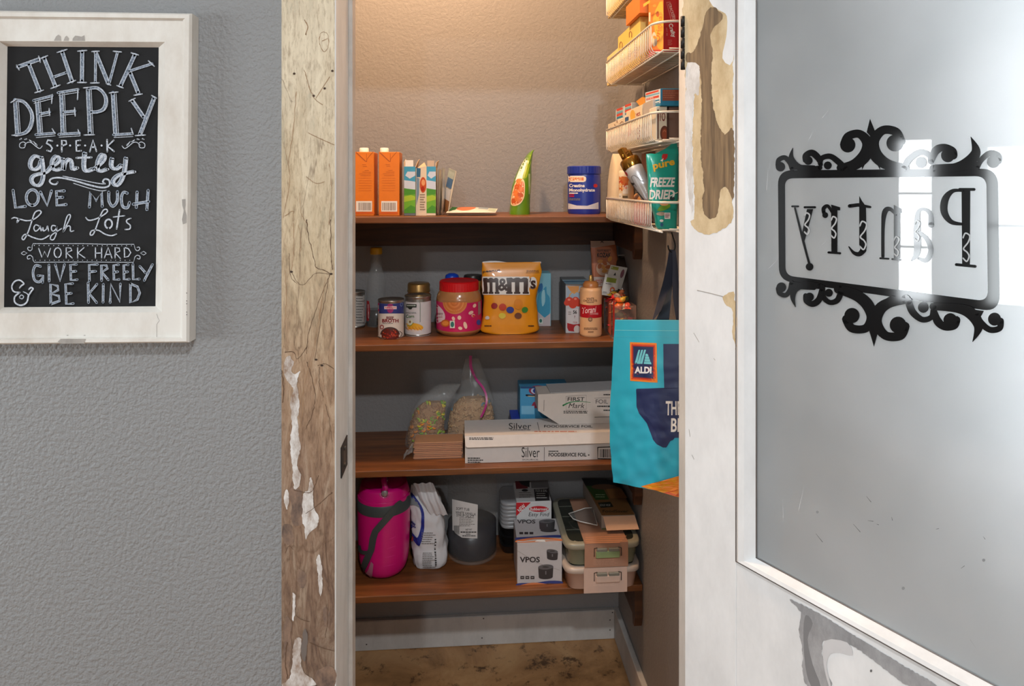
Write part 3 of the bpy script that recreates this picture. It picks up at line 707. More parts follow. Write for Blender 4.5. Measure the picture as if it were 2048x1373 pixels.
# ------------------------------------------------------------------ chalkboard in an old sash frame
YC = YW - .031
ck = thing('chalkboard', 'black chalkboard with white lettering in a chipped cream wooden frame on grey wall', 'chalkboard', (at_y(150, 350, YC).x, YW, at_y(150, 690, YC).z))
OC = [(-78, 19), (382.5, 26), (376.5, 686.5), (-84, 691)]; BC = [(-62, 36), (366, 40), (360.5, 674), (-68, 677)]
IC = [(-3, 82), (330, 84), (324, 625), (-10, 627)]; KC = [(15, 93), (317.5, 95), (311, 613), (8, 615)]
b = MB()
def qp(P, Y): return [at_y(x, y, Y) for x, y in P]
R0 = [Vector((p.x, YW - .0005, p.z)) for p in qp(OC, YC)]
rings = [R0, [Vector((p.x, YC + .004, p.z)) for p in qp(OC, YC)], qp([((a[0] * .75 + c[0] * .25), (a[1] * .75 + c[1] * .25)) for a, c in zip(OC, BC)], YC - .001), qp([((a[0] * .25 + c[0] * .75), (a[1] * .25 + c[1] * .75)) for a, c in zip(OC, BC)], YC - .001),
         qp(BC, YC + .004), qp(BC, YC + .0045), qp(IC, YC + .0045), qp(KC, YC + .016)]
for A, B in zip(rings, rings[1:]):
    for k in range(4): b.face([A[k], A[(k + 1) % 4], B[(k + 1) % 4], B[k]], FRAME_W)
d = Deco(b, f_y(YC + .0045), (0, 0), 3.924, h=.0003)
for P in ([(422, 320), (440, 285), (458, 272), (476, 285), (480, 320)], [(498, 320), (510, 290), (522, 280), (540, 300), (538, 320)], [(568, 320), (572, 300), (590, 280), (612, 282), (640, 288), (662, 276), (666, 320)]): d.poly(P, CHIP)
d = Deco(b, f_y(YC - .001), (0, 340), 3.814, h=.0003)
d.poly([(1388, 225), (1415, 222), (1416, 270), (1410, 300), (1424, 350), (1424, 405), (1395, 415), (1388, 380), (1402, 310), (1390, 270)], CHIP)
d.poly([(440, 1312), (462, 1290), (655, 1290), (640, 1325), (470, 1326)], CHIP)
for y in (940, 1000, 1022, 1085, 1105): d.ell(1424, y, 4, 5, SEAM, 8, 1)
d = Deco(b, f_y(YC + .0045), (0, 340), 3.814, h=.0003)
for q in ((515, 1263), (645, 1263)): d.ell(q[0], q[1], 8, 3, CHIP, 8, 1)
d.line([(1195, 1100), (1205, 1130), (1216, 1150), (1195, 1180), (1195, 1275)], 2, SEAM)
b.build('frame', ck)
b = MB(); b.hull([p + Vector((0, .008, 0)) for p in qp(KC, YC + .0165)], qp(KC, YC + .0165), SLATE); b.build('slate', ck)
b = MB(); fnb = f_y(YC + .0160)
def chalk(d, P, w, echo=None, sm=False):
    d.line(P, w, CHALKF, sm)
    Q = smooth_path(P) if sm else P
    for sgn in (1, -1):      # brighter outline on both sides
        L = []
        for i in range(len(Q)):
            a = Vector(Q[max(0, i - 1)]); c = Vector(Q[min(len(Q) - 1, i + 1)]); t = (c - a).normalized(); q = Vector(Q[i])
            L.append((q.x - t.y * sgn * w * .42, q.y + t.x * sgn * w * .42))
        d.line(L, w * .2, CHALK)
    if echo: d.line([(x + echo[0], y + echo[1]) for x, y in Q], 5, CHALK)
d = Deco(b, fnb, (0, 0), 3.924, h=.0002)
for P in ([(140, 525), (310, 465)], [(225, 500), (310, 715)], [(345, 455), (435, 680)], [(487, 405), (565, 640)], [(645, 405), (643, 640)], [(750, 410), (850, 655)], [(1058, 430), (945, 675)], [(1020, 570), (1085, 730)]): chalk(d, P, 30)
for P in ([(420, 605), (520, 570)], [(750, 410), (748, 645)], [(922, 410), (858, 650)], [(1195, 500), (1010, 560)]): chalk(d, P, 20)
for P in ([(130, 512), (150, 548)], [(303, 442), (316, 488)], [(275, 728), (340, 708)], [(318, 460), (372, 438)], [(400, 695), (470, 668)], [(450, 412), (525, 388)], [(530, 655), (592, 632)], [(610, 402), (680, 396)], [(610, 648), (678, 648)], [(722, 405), (778, 402)], [(712, 652), (778, 650)], [(890, 402), (952, 408)], [(835, 655), (868, 668)], [(1030, 415), (1085, 432)], [(918, 672), (965, 690)], [(1165, 478), (1210, 520)], [(1052, 748), (1115, 738)]): d.line(P, 10, CHALK)
E1 = (16, 6)
for P in ([(118, 785), (135, 1060)], [(290, 790), (310, 1055)], [(480, 730), (492, 1050)], [(690, 700), (705, 1050)], [(885, 730), (905, 1060)]): chalk(d, P, 30, (26, 4))
chalk(d, [(118, 785), (185, 800), (235, 860), (250, 925), (232, 1000), (190, 1045), (120, 1062)], 24, E1, True)
chalk(d, [(690, 695), (765, 692), (818, 740), (830, 800), (810, 855), (765, 878), (710, 880)], 24, E1, True)
for P in ([(262, 790), (410, 752)], [(310, 895), (390, 880)], [(280, 1058), (430, 1045)], [(455, 728), (615, 702)], [(490, 882), (590, 872)], [(460, 1055), (625, 1045)], [(890, 1058), (1040, 1050)]): chalk(d, P, 20, (4, 22))
chalk(d, [(1035, 790), (1125, 920)], 26, (14, -6)); chalk(d, [(1205, 770), (1095, 1055)], 24, (18, 4))
for P in ([(410, 742), (405, 812)], [(385, 852), (390, 908)], [(410, 1012), (432, 1050)], [(612, 697), (608, 782)], [(585, 846), (590, 912)], [(612, 1018), (628, 1060)], [(660, 1060), (740, 1058)], [(1030, 1008), (1045, 1055)], [(858, 730), (925, 722)], [(1012, 795), (1060, 772)], [(1190, 750), (1228, 770)], [(1062, 1065), (1140, 1060)], [(85, 805), (130, 778)], [(95, 1062), (150, 1064)], [(655, 690), (700, 686)]): d.line(P, 9, CHALK)
for P in ([(410, 1107), (375, 1100), (365, 1125), (395, 1142), (410, 1165), (398, 1190), (370, 1182)], [(485, 1190), (485, 1102), (518, 1106), (522, 1132), (487, 1146)], [(630, 1102), (597, 1105), (600, 1187), (636, 1184)], [(598, 1143), (625, 1140)], [(705, 1190), (730, 1100), (757, 1188)], [(714, 1155), (748, 1155)], [(840, 1098), (842, 1190)], [(892, 1102), (844, 1148), (894, 1188)]): d.line(P, 13, CHALK)
for x in (450, 550, 668, 797): d.ell(x, 1143, 8, 8, CHALK, 10, 1)
fl = [(190, 1140), (200, 1125), (180, 1115), (155, 1130), (158, 1158), (192, 1158), (205, 1125), (240, 1118), (285, 1152), (312, 1166), (332, 1146)]
d.line(fl, 6, CHALK, True); d.line([(1290 - x, y) for x, y in fl], 6, CHALK, True)
for P in ([(152, 1096), (165, 1090)], [(190, 1096), (206, 1092)], [(228, 1098), (248, 1112)], [(262, 1110), (288, 1140)]): d.line(P, [4, 13], CHALK); d.line([(1285 - x, y) for x, y in P], [4, 13], CHALK)
d = Deco(b, fnb, (0, 0), 1.0, h=.0003)
for P, w in (([(80, 315), (68, 312), (60, 321), (59, 333), (66, 339), (76, 334), (80, 322)], 5.5), ([(81, 314), (84, 335), (84, 356), (78, 369), (68, 370), (61, 361), (66, 351), (90, 344), (100, 333)], 5), ([(100, 333), (112, 326), (117, 317), (110, 312), (103, 320), (102, 332), (108, 340), (120, 337)], 4.5), ([(124, 317), (125, 340), (128, 326), (136, 318), (141, 324), (143, 338), (152, 335)], 5), ([(168, 306), (166, 332), (171, 342), (184, 338)], 6.5), ([(186, 338), (204, 322), (207, 311), (200, 310), (193, 326), (196, 342), (212, 338)], 5), ([(222, 317), (221, 332), (230, 338), (241, 330)], 6), ([(250, 316), (247, 342), (240, 362), (230, 371), (224, 362), (236, 350), (266, 343)], 5.5)):
    chalk(d, P, w, (4, 1), True)
d.line([(153, 316), (183, 315)], 4, CHALK)
d = Deco(b, fnb, (0, 340), 3.814, h=.0003)
d.line([(440, 95), (425, 110), (395, 105), (378, 85), (400, 65), (460, 60), (560, 80), (680, 115), (780, 135), (832, 120), (832, 80), (800, 70), (785, 90), (800, 105)], 13, CHALK, True)
d.line([(480, 48), (600, 72), (720, 98), (790, 108)], 7, CHALK, True); d.line([(560, 102), (680, 140), (770, 160), (810, 155)], 6, CHALK, True)
def oval(cx, cy, rx, ry): return [(cx + rx * math.cos(t * .5236 + 1.6), cy + ry * math.sin(t * .5236 + 1.6)) for t in range(13)]
for P, sm in (([(100, 155), (118, 288), (195, 278)], 0), (oval(247, 212, 46, 60), 1), ([(308, 168), (360, 272), (393, 160)], 0), ([(492, 160), (430, 163), (434, 272), (506, 264)], 0), ([(432, 212), (480, 209)], 0), ([(682, 285), (690, 172), (733, 235), (775, 172), (780, 280)], 0), ([(830, 168), (832, 240), (860, 278), (893, 240), (896, 165)], 1), ([(972, 178), (942, 172), (926, 215), (936, 278), (972, 288), (988, 248)], 1), ([(1046, 168), (1040, 288)], 0), ([(1130, 155), (1120, 305)], 0), ([(1015, 262), (1135, 242)], 0)): chalk(d, P, 21, None, bool(sm))
for P, w in (([(90, 372), (112, 364), (145, 378), (130, 402), (142, 376), (205, 388), (262, 375), (312, 330), (300, 310), (265, 328), (240, 400), (212, 480), (182, 532), (168, 518), (195, 492), (250, 515), (318, 530), (375, 500)], 10), ([(305, 432), (272, 420), (258, 446), (272, 468), (298, 450), (306, 428), (314, 466), (328, 440), (332, 466), (354, 452), (362, 428), (370, 466)], 9), ([(430, 430), (400, 425), (392, 450), (405, 468), (428, 450), (434, 428), (428, 490), (408, 532), (385, 528), (392, 500), (432, 472), (470, 448)], 9), ([(482, 472), (532, 372), (534, 342), (514, 352), (496, 405), (484, 470), (512, 432), (535, 432), (538, 468), (562, 465)], 9),
             ([(655, 365), (680, 385), (742, 370), (812, 328), (815, 303), (790, 307), (765, 352), (740, 422), (712, 490), (688, 495), (700, 465), (752, 462), (800, 490), (850, 502), (888, 490)], 10), (oval(828, 412, 27, 34), 13), ([(912, 305), (890, 450)], 12), ([(865, 360), (950, 350)], 9), ([(998, 370), (968, 382), (968, 402), (992, 422), (990, 450), (955, 455)], 10)):
    d.line(P, w, CHALK, True)
for P in ([(245, 610), (245, 580), (252, 563), (640, 563), (800, 568), (1022, 568), (1030, 600)], [(250, 665), (252, 690), (262, 705), (640, 703), (1018, 706), (1028, 670)]): d.line(P, 5, CHALK)
for sx in (1, -1):
    g = (lambda P: P) if sx == 1 else (lambda P: [(1277 - x, y) for x, y in P])
    d.line(g([(245, 605), (230, 618), (212, 606), (216, 590), (232, 592)]), 6, CHALK, True); d.line(g([(250, 668), (232, 652), (210, 660), (212, 680), (230, 676)]), 6, CHALK, True)
    d.line(g([(160, 637), (182, 622), (206, 635), (182, 650), (160, 637)]), 5, CHALK)
for k in range(21):
    d.ell(262 + k * 37, 577 + k * .1, 4, 4, CHALK, 6, 1); d.ell(270 + k * 36, 690, 3.5, 3.5, CHALK, 6, 1)
for P in ([(295, 600), (320, 668), (340, 622), (362, 666), (385, 600)], oval(440, 632, 27, 38), [(505, 672), (505, 594), (540, 597), (548, 615), (508, 633), (550, 672)], [(592, 595), (592, 672)], [(640, 594), (595, 635), (648, 672)], [(728, 595), (728, 672)], [(775, 595), (775, 672)], [(728, 636), (775, 634)], [(797, 672), (825, 592), (853, 672)], [(806, 645), (845, 645)], [(878, 673), (878, 593), (910, 598), (914, 620), (880, 635), (918, 676)], [(948, 592), (950, 668), (980, 660), (997, 632), (980, 602), (948, 592)]): d.line(P, 9, CHALK)
for P, sm in (([(310, 738), (272, 730), (252, 780), (264, 840), (300, 856), (322, 830)], 1), ([(288, 808), (328, 808), (325, 862)], 0), ([(373, 725), (375, 850)], 0), ([(422, 722), (458, 848), (492, 722)], 0), ([(585, 722), (537, 725), (541, 842), (590, 838)], 0), ([(538, 778), (580, 774)], 0), ([(745, 722), (680, 725), (682, 848)], 0), ([(682, 778), (730, 774)], 0), ([(775, 846), (773, 727), (812, 730), (820, 752), (778, 782), (826, 840)], 0), ([(905, 724), (867, 727), (869, 838), (910, 836)], 0), ([(869, 781), (898, 778)], 0), ([(980, 724), (944, 727), (946, 836), (988, 834)], 0), ([(946, 781), (974, 778)], 0), ([(1014, 720), (1016, 836), (1064, 833)], 0), ([(1066, 736), (1110, 786)], 0), ([(1163, 722), (1100, 845)], 0),
              ([(388, 1024), (385, 872), (440, 886), (444, 918), (390, 946), (448, 962), (455, 1000), (388, 1024)], 0), ([(555, 868), (500, 872), (506, 1024), (560, 1020)], 0), ([(503, 946), (545, 942)], 0), ([(672, 862), (675, 1014)], 0), ([(740, 872), (680, 944), (738, 1014)], 0), ([(788, 872), (786, 1012)], 0), ([(840, 1014), (845, 872), (914, 1008), (918, 870)], 0), ([(995, 870), (995, 1014), (1048, 990), (1066, 940), (1048, 892), (995, 870)], 0)): chalk(d, P, 18, None, bool(sm))
for P, w in (([(150, 900), (165, 882), (182, 868), (150, 842), (112, 852), (90, 890), (104, 928), (150, 936)], 11), ([(150, 936), (112, 970), (116, 1014), (160, 1034), (204, 1010), (218, 960), (240, 925), (252, 908), (236, 898), (220, 912)], 12), ([(178, 930), (212, 950), (216, 985)], 7), ([(148, 970), (162, 955), (180, 966), (170, 984), (150, 978)], 7)): d.line(P, w, CHALK, True)
b.build('chalk_lettering', ck)

# ------------------------------------------------------------------ groceries: helpers
def X(px, Y): return at_y(px, HY, Y).x
def Z(px, py, Y): return at_y(px, py, Y).z
WHITE = M((232, 230, 226), .5); INK = M((38, 36, 36), .6); PALEINK = M((120, 116, 112), .6); RED = M((196, 24, 36), .45)
def boxthing(name, label, cat, pl, pr, pt, Y0, depth, zs, mat, part='carton', bev=.001, group=None, ztop=None):
    x0, x1 = X(pl, Y0), X(pr, Y0); zt = ztop if ztop else Z((pl + pr) / 2, pt, Y0)
    t = thing(name, label, cat, ((x0 + x1) / 2, Y0 + depth / 2, zs), group)
    b = MB(); b.box((x0, Y0, zs), (x1, Y0 + depth, zt), mat, bev=bev)
    return t, b, (x0, x1, Y0, Y0 + depth, zs, zt)

# ================================================================== top shelf
z1 = SZ[1] + .0002
ORG = M((226, 124, 26), .45); ORG_D = M((176, 84, 16), .5)
for k, (pl, pr, cl, cr, lab) in enumerate(((708, 748, 718, 737, 'orange drink carton with white cap, leftmost, half hidden by the door jamb'), (757.5, 799, 759.5, 777, 'orange drink carton with white cap, right of its twin'))):
    t, b, q = boxthing('drink_carton', lab, 'carton', pl, pr, 304, 1.855, .085, z1, ORG, group='orange drink cartons')
    x0, x1, y0, y1, za, zt = q
    d = Deco(b, f_y(y0), (700, 270), 6.4, h=.0002); o = 0 if k == 0 else 302
    for P in ([(78 + o, 215), (200 + o, 330), (205 + o, 345), (210 + o, 325), (295 + o, 212), (300 + o, 218), (222 + o, 300), (216 + o, 345), (200 + o, 345), (74 + o, 228)],): d.poly(P, ORG_D)
    d.line([(212 + o, 240), (214 + o, 340)], 5, ORG_D)
    for r, (a, c) in enumerate(((155, 205), (165, 215), (190, 240), (160, 265), (120, 265), (135, 265))): d.line([(a + o, 380 + r * 22 + (r > 1) * 30), (c + o, 380 + r * 22 + (r > 1) * 30)], 4, ORG_D)
    for r in range(6): d.line([(110 + o, 552 + r * 32), (275 + o, 552 + r * 32)], 2.5, ORG_D)
    d.rect(78 + o + k * 20, 848, 282 + o + k * 20, 982, WHITE); d.barcode(108 + o + k * 6, 868, 272 + o + k * 10, 968, M((96, 84, 76), .6), 5 + k)
    d.rect(70 + o, 988, 312 + o, 1012, M((206, 92, 20), .5))
    b.build('carton', t)
    c = ((X(cl, y0 + .02) + X(cr, y0 + .02)) / 2, y0 + .026); r = (X(cr, y0) - X(cl, y0)) / 2
    b = MB(); circ(c, [(zt - .0005, r), (zt + .0105, r), (zt + .012, r * .85)], smooth=False, n=24).into(b, M((244, 240, 230), .4))
    b.build('cap', t)
# meal boxes, torn open
SKY = M((58, 152, 190), .5); CLOUD = M((198, 206, 222), .5); GRASS = M((104, 168, 28), .5); GRASS2 = M((160, 190, 40), .5); GRASS3 = M((66, 140, 24), .5)
def scenic(d, x0, x1):
    w = x1 - x0; g = lambda u: x0 + w * u
    d.rect(x0, 405, x1, 1002, GRASS); d.rect(x0, 405, x1, 700, CLOUD); d.rect(x0, 405, x1, 470, SKY)
    d.poly([(g(0), 460), (g(.3), 470), (g(.1), 520), (g(.5), 560), (g(1), 520), (g(1), 600), (g(.6), 590), (g(0), 580)], SKY)
    d.poly([(g(0), 682), (g(.35), 690), (g(1), 702), (g(1), 760), (g(0), 770)], GRASS3); d.poly([(g(0), 790), (g(.6), 770), (g(1), 790), (g(1), 830), (g(0), 860)], GRASS2)
    d.poly([(g(0), 960), (g(.6), 900), (g(1), 925), (g(1), 1002), (g(0), 1002)], GRASS3)
t, b, q = boxthing('meal_box', 'narrow torn-open box with sky and meadow print beside the orange cartons', 'box', 808, 830.8, 333.5, 1.85, .105, z1, M((96, 108, 116), .55), group='torn meal boxes')
d = Deco(b, f_y(q[2]), (700, 270), 6.4, h=.0002); scenic(d, 693, 836); b.build('carton', t)
b = MB(); x0, x1, y0, y1, za, zt = q
TORN = M((202, 172, 140), .7)
b.box((X(810.5, y0), y0, zt - .001), (X(826.5, y0), y0 + .0012, zt + .0175), M((238, 232, 224), .5)); b.hull([(x1 - .0012, y0 + .01, zt - .001), (x1 - .0012, y1, zt - .001), (x1 + .004, y1 - .004, zt + .024), (x1 + .003, y0 + .03, zt + .013)], [(x1, y0 + .01, zt - .001), (x1, y1, zt - .001), (x1 + .0052, y1 - .004, zt + .024), (x1 + .0042, y0 + .03, zt + .013)], TORN)
b.hull([(x0 + .0012, y0 + .01, zt - .001), (x0 + .0012, y1, zt - .001), (x0 - .002, y1 - .01, zt + .024), (x0 - .0006, y0 + .02, zt + .012)][::-1], [(x0, y0 + .01, zt - .001), (x0, y1, zt - .001), (x0 - .0032, y1 - .01, zt + .024), (x0 - .0018, y0 + .02, zt + .012)][::-1], TORN); b.build('flap', t)
t, b, q = boxthing('meal_box', 'torn-open box showing pasta dish and meadow print, left of the white sachets', 'box', 853, 871.5, 333.5, 1.85, .11, z1, M((224, 206, 180), .55), group='torn meal boxes')
x0, x1, y0, y1, za, zt = q
d = Deco(b, f_y(y0), (700, 270), 6.4, h=.0002); scenic(d, 980, 1098)
# second face turned toward the left: a broad panel standing against the box
b.build('carton', t)
b = MB(); lx = X(831.5, y0 + .012)
b.hull([(lx, y0 + .014, za), (x0, y0 + .001, za), (x0, y0 + .001, zt + .002), (lx, y0 + .014, zt - .004)], [(lx, y0 + .020, za), (x0, y0 + .007, za), (x0, y0 + .007, zt + .002), (lx, y0 + .020, zt - .004)], M((226, 208, 184), .55))
pn = Vector((x0 - lx, -.013, 0)).normalized(); nn = Vector((pn.y, -pn.x, 0))
d = Deco(b, f_n(Vector((x0, y0 + .001, za)), nn), (700, 270), 6.4, h=.0003)
d.poly([(850, 420), (905, 430), (900, 540), (850, 540)], M((58, 108, 142), .5)); d.poly([(848, 540), (890, 560), (885, 760), (850, 900)], M((130, 150, 170), .5)); d.ell(935, 640, 42, 100, M((196, 84, 44), .5)); d.ell(938, 610, 24, 40, M((228, 160, 110), .5)); d.ell(930, 690, 22, 30, M((168, 44, 24), .5))
d.bars(895, 760, 965, 980, 7, M((128, 108, 92), .6), .4, 4); b.build('front_panel', t)
b = MB(); b.box((X(854.5, y0), y0, zt - .001), (X(868.5, y0), y0 + .0012, zt + .0165), M((196, 172, 150), .6))
b.hull([(x1 - .0012, y0 + .01, zt - .001), (x1 - .0012, y1, zt - .001), (x1 + .005, y1 - .02, zt + .02), (x1, y0 + .02, zt + .012)], [(x1, y0 + .01, zt - .001), (x1, y1, zt - .001), (x1 + .0062, y1 - .02, zt + .02), (x1 + .0012, y0 + .02, zt + .012)], TORN)
b.hull([(lx, y0 + .02, zt - .006), (x0, y0 + .01, zt - .001), (x0 - .008, y0 + .04, zt + .013)], [(lx, y0 + .022, zt - .006), (x0, y0 + .012, zt - .001), (x0 - .008, y0 + .042, zt + .013)], TORN); b.build('flap', t)
# sachets
SACH = M((226, 220, 208), .4)
def sachet(lab, foot, head, wid, thick=.007, group='white sachets by the meal boxes'):
    """foot/head: bottom and top of the visible edge (3-D points); wid: depth vector"""
    foot, head, wid = Vector(foot), Vector(head), Vector(wid)
    up = head - foot; side = up.cross(wid).normalized()
    t = thing('sachet', lab, 'sachet', (foot.x, foot.y + wid.y / 2, min(foot.z, head.z)), group); b = MB()
    def g(sg):
        def f(u, v):
            bulge = thick * .5 * (math.sin(math.pi * min(1, max(0, (v - .06) / .88))) ** .5 if .06 < v < .94 else .06) * (math.sin(math.pi * min(1, max(0, (u - .05) / .9))) ** .5 if .05 < u < .95 else .06)
            return foot + wid * u + up * v + side * sg * (bulge + .0003)
        return f
    b.grid(g(1), 12, 14, SACH); b.grid(g(-1), 12, 14, SACH)
    return t, b, g
for k, (px, py, lab) in enumerate(((876.5, 338, 'white sachet standing on edge, first of the upright pair right of the torn box'), (883.5, 336, 'white sachet standing on edge, second of the upright pair'))):
    t, b, g = sachet(lab, (X(px, 1.862), 1.862, z1 + .001), (X(px + 1, 1.862), 1.866, Z(px, py, 1.862)), (.004, .105, 0)); b.build('pouch', t)
t, b, g = sachet('white sachet leaning back to the right with blue and brown front', (X(896.5, 1.86), 1.86, z1 + .001), (X(913, 1.86), 1.866, Z(913, 343, 1.86)), (-.022, .10, .012))
s_ = Deco(b, lambda x, y, h: (lambda sg: (Vector(g(sg)(x, 1 - y)) + (Vector((0, 0, 1)).cross(Vector((0, 1, 0)))) * (h * 2)))(1), h=.0005)
s_.rect(.08, .0, .95, .22, M((172, 184, 180), .5), 6, 4); s_.rect(.12, .2, .8, .42, M((70, 110, 156), .5), 6, 4); s_.rect(.1, .45, .9, .7, M((196, 200, 208), .5), 6, 4); s_.rect(.08, .7, .9, .98, M((140, 96, 56), .5), 6, 4)
b.build('pouch', t)
t = thing('sachet', 'white sachet lying flat on the top shelf with green and orange print', 'sachet', (X(940, 1.91), 1.91, z1), 'white sachets by the meal boxes'); b = MB()
xa, xb_ = X(892, 1.84), X(991, 1.84)
def flat(sg):
    def f(u, v):
        e = (math.sin(math.pi * min(1, max(0, (u - .06) / .88))) ** .5 if .06 < u < .94 else .04) * (math.sin(math.pi * min(1, max(0, (v - .04) / .92))) ** .5 if .04 < v < .96 else .04)
        return Vector((xa + (xb_ - xa) * u + .012 * v, 1.842 + .11 * v, z1 + .0075 + .012 * v * (1 - u * .4) + sg * (.006 * e + .0004)))
    return f
b.grid(flat(1), 18, 12, SACH); b.grid(flat(-1), 18, 12, SACH)
d = Deco(b, lambda x, y, h: flat(1)(x, 1 - y) + Vector((0, 0, h)), h=.0004)
d.rect(.02, .02, .16, .7, M((44, 140, 40), .5), 4, 6); d.ell(.36, .45, .2, .4, M((206, 116, 72), .5)); d.rect(.62, .1, .82, .6, M((150, 166, 178), .5), 4, 4); d.rect(.84, .05, .98, .8, M((186, 200, 180), .5), 4, 4)
b.build('pouch', t)
# almond pouch leaning against the wall
LIME = M((136, 158, 30), .3, coat=.3); LIME_D = M((98, 142, 28), .3, coat=.3)
t = thing('almond_pouch', 'green stand-up pouch with orange almonds on the front, leaning right', 'pouch', (X(1040, 1.93), 1.93, z1))
def ap(px, py, Y): return at_y(px, py, Y)
P0 = [(1019, 421, 1.90), (1034, 425, 1.87), (1060, 430, 1.875), (1060, 424, 1.95)]
L = Loft([(z1, X(1040, 1.91), 1.925, .029, .034, 2.6), (z1 + .03, X(1041, 1.91), 1.925, .028, .036, 2.4), (z1 + .075, X(1043.5, 1.91), 1.925, .0265, .036, 2.2), (z1 + .107, X(1048, 1.91), 1.935, .0225, .036, 2.2), (z1 + .14, X(1055, 1.91), 1.955, .0155, .036, 2.2), (z1 + .16, X(1061, 1.91), 1.97, .0105, .036, 2.2), (z1 + .175, X(1066, 1.91), 1.985, .0065, .034, 2.4), (z1 + .184, X(1071.5, 1.91), 1.995, .003, .033, 2.6)], n=56, rings=36, amp=.03, freq=30, rot=0)
b = MB(); L.into(b, LIME_D)
d = Deco(b, L.front, (1000, 270), 5.389, h=.0009)
d.poly([(300, 250), (345, 130), (400, 130), (380, 160), (345, 270), (320, 330), (290, 450), (262, 470), (240, 460)], LIME, True, 3)
d.poly([(165, 500), (200, 400), (255, 280), (302, 250), (275, 350), (245, 440), (240, 470), (195, 470)], M((232, 228, 220), .4), True, 3)
d.poly([(118, 745), (130, 640), (165, 520), (210, 462), (250, 480), (268, 540), (262, 660), (225, 735), (165, 765)], M((244, 206, 160), .4), True, 4)
d.poly([(128, 735), (140, 640), (172, 530), (210, 475), (244, 490), (258, 545), (252, 655), (220, 722), (165, 752)], M((206, 100, 46), .4), True, 4)
for x, y, rx, ry, c in ((205, 500, 28, 26, 1), (190, 560, 34, 30, 0), (225, 590, 32, 30, 1), (170, 630, 32, 34, 1), (215, 650, 34, 28, 0), (190, 690, 38, 30, 1), (145, 710, 20, 26, 0)): d.ell(x, y, rx, ry, M((224, 120, 58) if c else (196, 88, 36), .4), 18, 2)
d.rect(305, 420, 338, 640, M((170, 190, 130), .5), 2, 6)
b.build('pouch', t)
# blue tub
c = ((X(1135, 1.955) + X(1201, 1.955)) / 2, 1.955); r = (X(1201, 1.955) - X(1135, 1.955)) / 2
t = thing('powder_tub', 'round blue tub with white lettering and a ridged lid', 'tub', (c[0], c[1], z1)); BLUE = M((30, 52, 148), .35, coat=.2)
zl = Z(1168, 345, 1.9); zt = Z(1168, 333, 1.9)
L = circ(c, [(z1, r * .94), (z1 + .006, r * .985), (z1 + .02, r * .985), (zl - .012, r * .985), (zl - .004, r * .96), (zl, r * .9)], smooth=False, n=64)
b = MB(); L.into(b, BLUE); d = Deco(b, L.front, (1000, 270), 5.389, h=.0004)
d.poly([(738, 442), (900, 442), (925, 455), (930, 475), (922, 500), (900, 508), (738, 508)], M((238, 226, 206), .5)); d.bars(748, 458, 905, 496, 1, M((220, 130, 70), .5), .9, 3, False)
d.text('Creatine', 747, 563, 34, WHITE, w=165, bold=.03); d.text('Monohydrate', 747, 610, 32, WHITE, w=275, bold=.03)
d.bars(747, 622, 850, 640, 1, WHITE, .7, 3); d.bars(747, 640, 805, 676, 2, RED, .6, 4); d.bars(747, 685, 910, 712, 2, PALEINK, .5, 6); d.ell(1028, 548, 22, 20, RED)
d.poly([(738, 738), (830, 762), (940, 765), (1060, 725), (1060, 800), (738, 800)], M((206, 206, 212), .5))
b.build('jar', t)
b = MB(); nn = 72; pr = [(c[0] + (r * (1.0 + (.012 if k % 2 else 0))) * math.cos(2 * math.pi * k / nn), c[1] + (r * (1.0 + (.012 if k % 2 else 0))) * math.sin(2 * math.pi * k / nn)) for k in range(nn)]
b.prism(pr, zl - .001, zt, BLUE, False); circ(c, [(zl - .004, r * 1.02), (zl, r * 1.025)], smooth=False).into(b, BLUE); circ(c, [(zt, r * .99), (zt + .002, r * .95)], smooth=False).into(b, BLUE); b.build('lid', t)
# cream flour bag behind the wire baskets
CREAM = M((226, 212, 186), .7)
t = thing('flour_bag', 'cream paper bag at the right end of the top shelf, beside the blue tub', 'bag', (.425, 1.93, z1))
xl = X(1197, 1.93)
L = Loft([(z1, .449, 1.93, .031, .05, 4), (z1 + .01, .449, 1.93, .033, .054, 4), (z1 + .06, .450, 1.93, .031, .054, 4), (z1 + .12, .453, 1.93, .028, .045, 4), (z1 + .16, .455, 1.93, .026, .02, 4), (z1 + .172, .456, 1.93, .025, .004, 4)], n=56, rings=24, amp=.03, freq=22)
b = MB(); L.into(b, CREAM); b.build('bag', t)

# ================================================================== second shelf
z2 = SZ[2] + .0002
TIN = M((176, 172, 166), .28, .9); TIN_D = M((120, 116, 110), .35, .9)
def can(name, lab, pl, pr, pt, pb, Yc, lab0, lab1, labmat, group=None):
    xc = (X(pl, Yc) + X(pr, Yc)) / 2; r = (X(pr, Yc) - X(pl, Yc)) / 2 * .992; zt = Z((pl + pr) / 2, pt, Yc)
    t = thing(name, lab, 'can', (xc, Yc, z2), group)
    L = circ((xc, Yc), [(z2, r * .93), (z2 + .0012, r), (z2 + .004, r), (z2 + .0052, r * .965), (z2 + .007, r * .97), (zt - .008, r * .97), (zt - .0052, r * .965), (zt - .004, r), (zt - .0008, r), (zt, r * .98), (zt - .0035, r * .94), (zt - .004, r * .3)], smooth=False, n=64)
    b = MB(); L.into(b, TIN); b.build('tin', t)
    L = circ((xc, Yc), [(Z(pl, lab1, Yc), r * .985), (Z(pl, lab0, Yc), r * .985)], smooth=False, n=64)
    b = MB(); L.into(b, labmat, False, False)
    return t, b, L
LBL = M((214, 210, 206), .45)
t, b, L = can('food_can', 'white labelled can cut off by the left door jamb, beside the clear bottle', 690, 730.5, 582, 655, 2.035, 590, 650, M((190, 188, 184), .5))
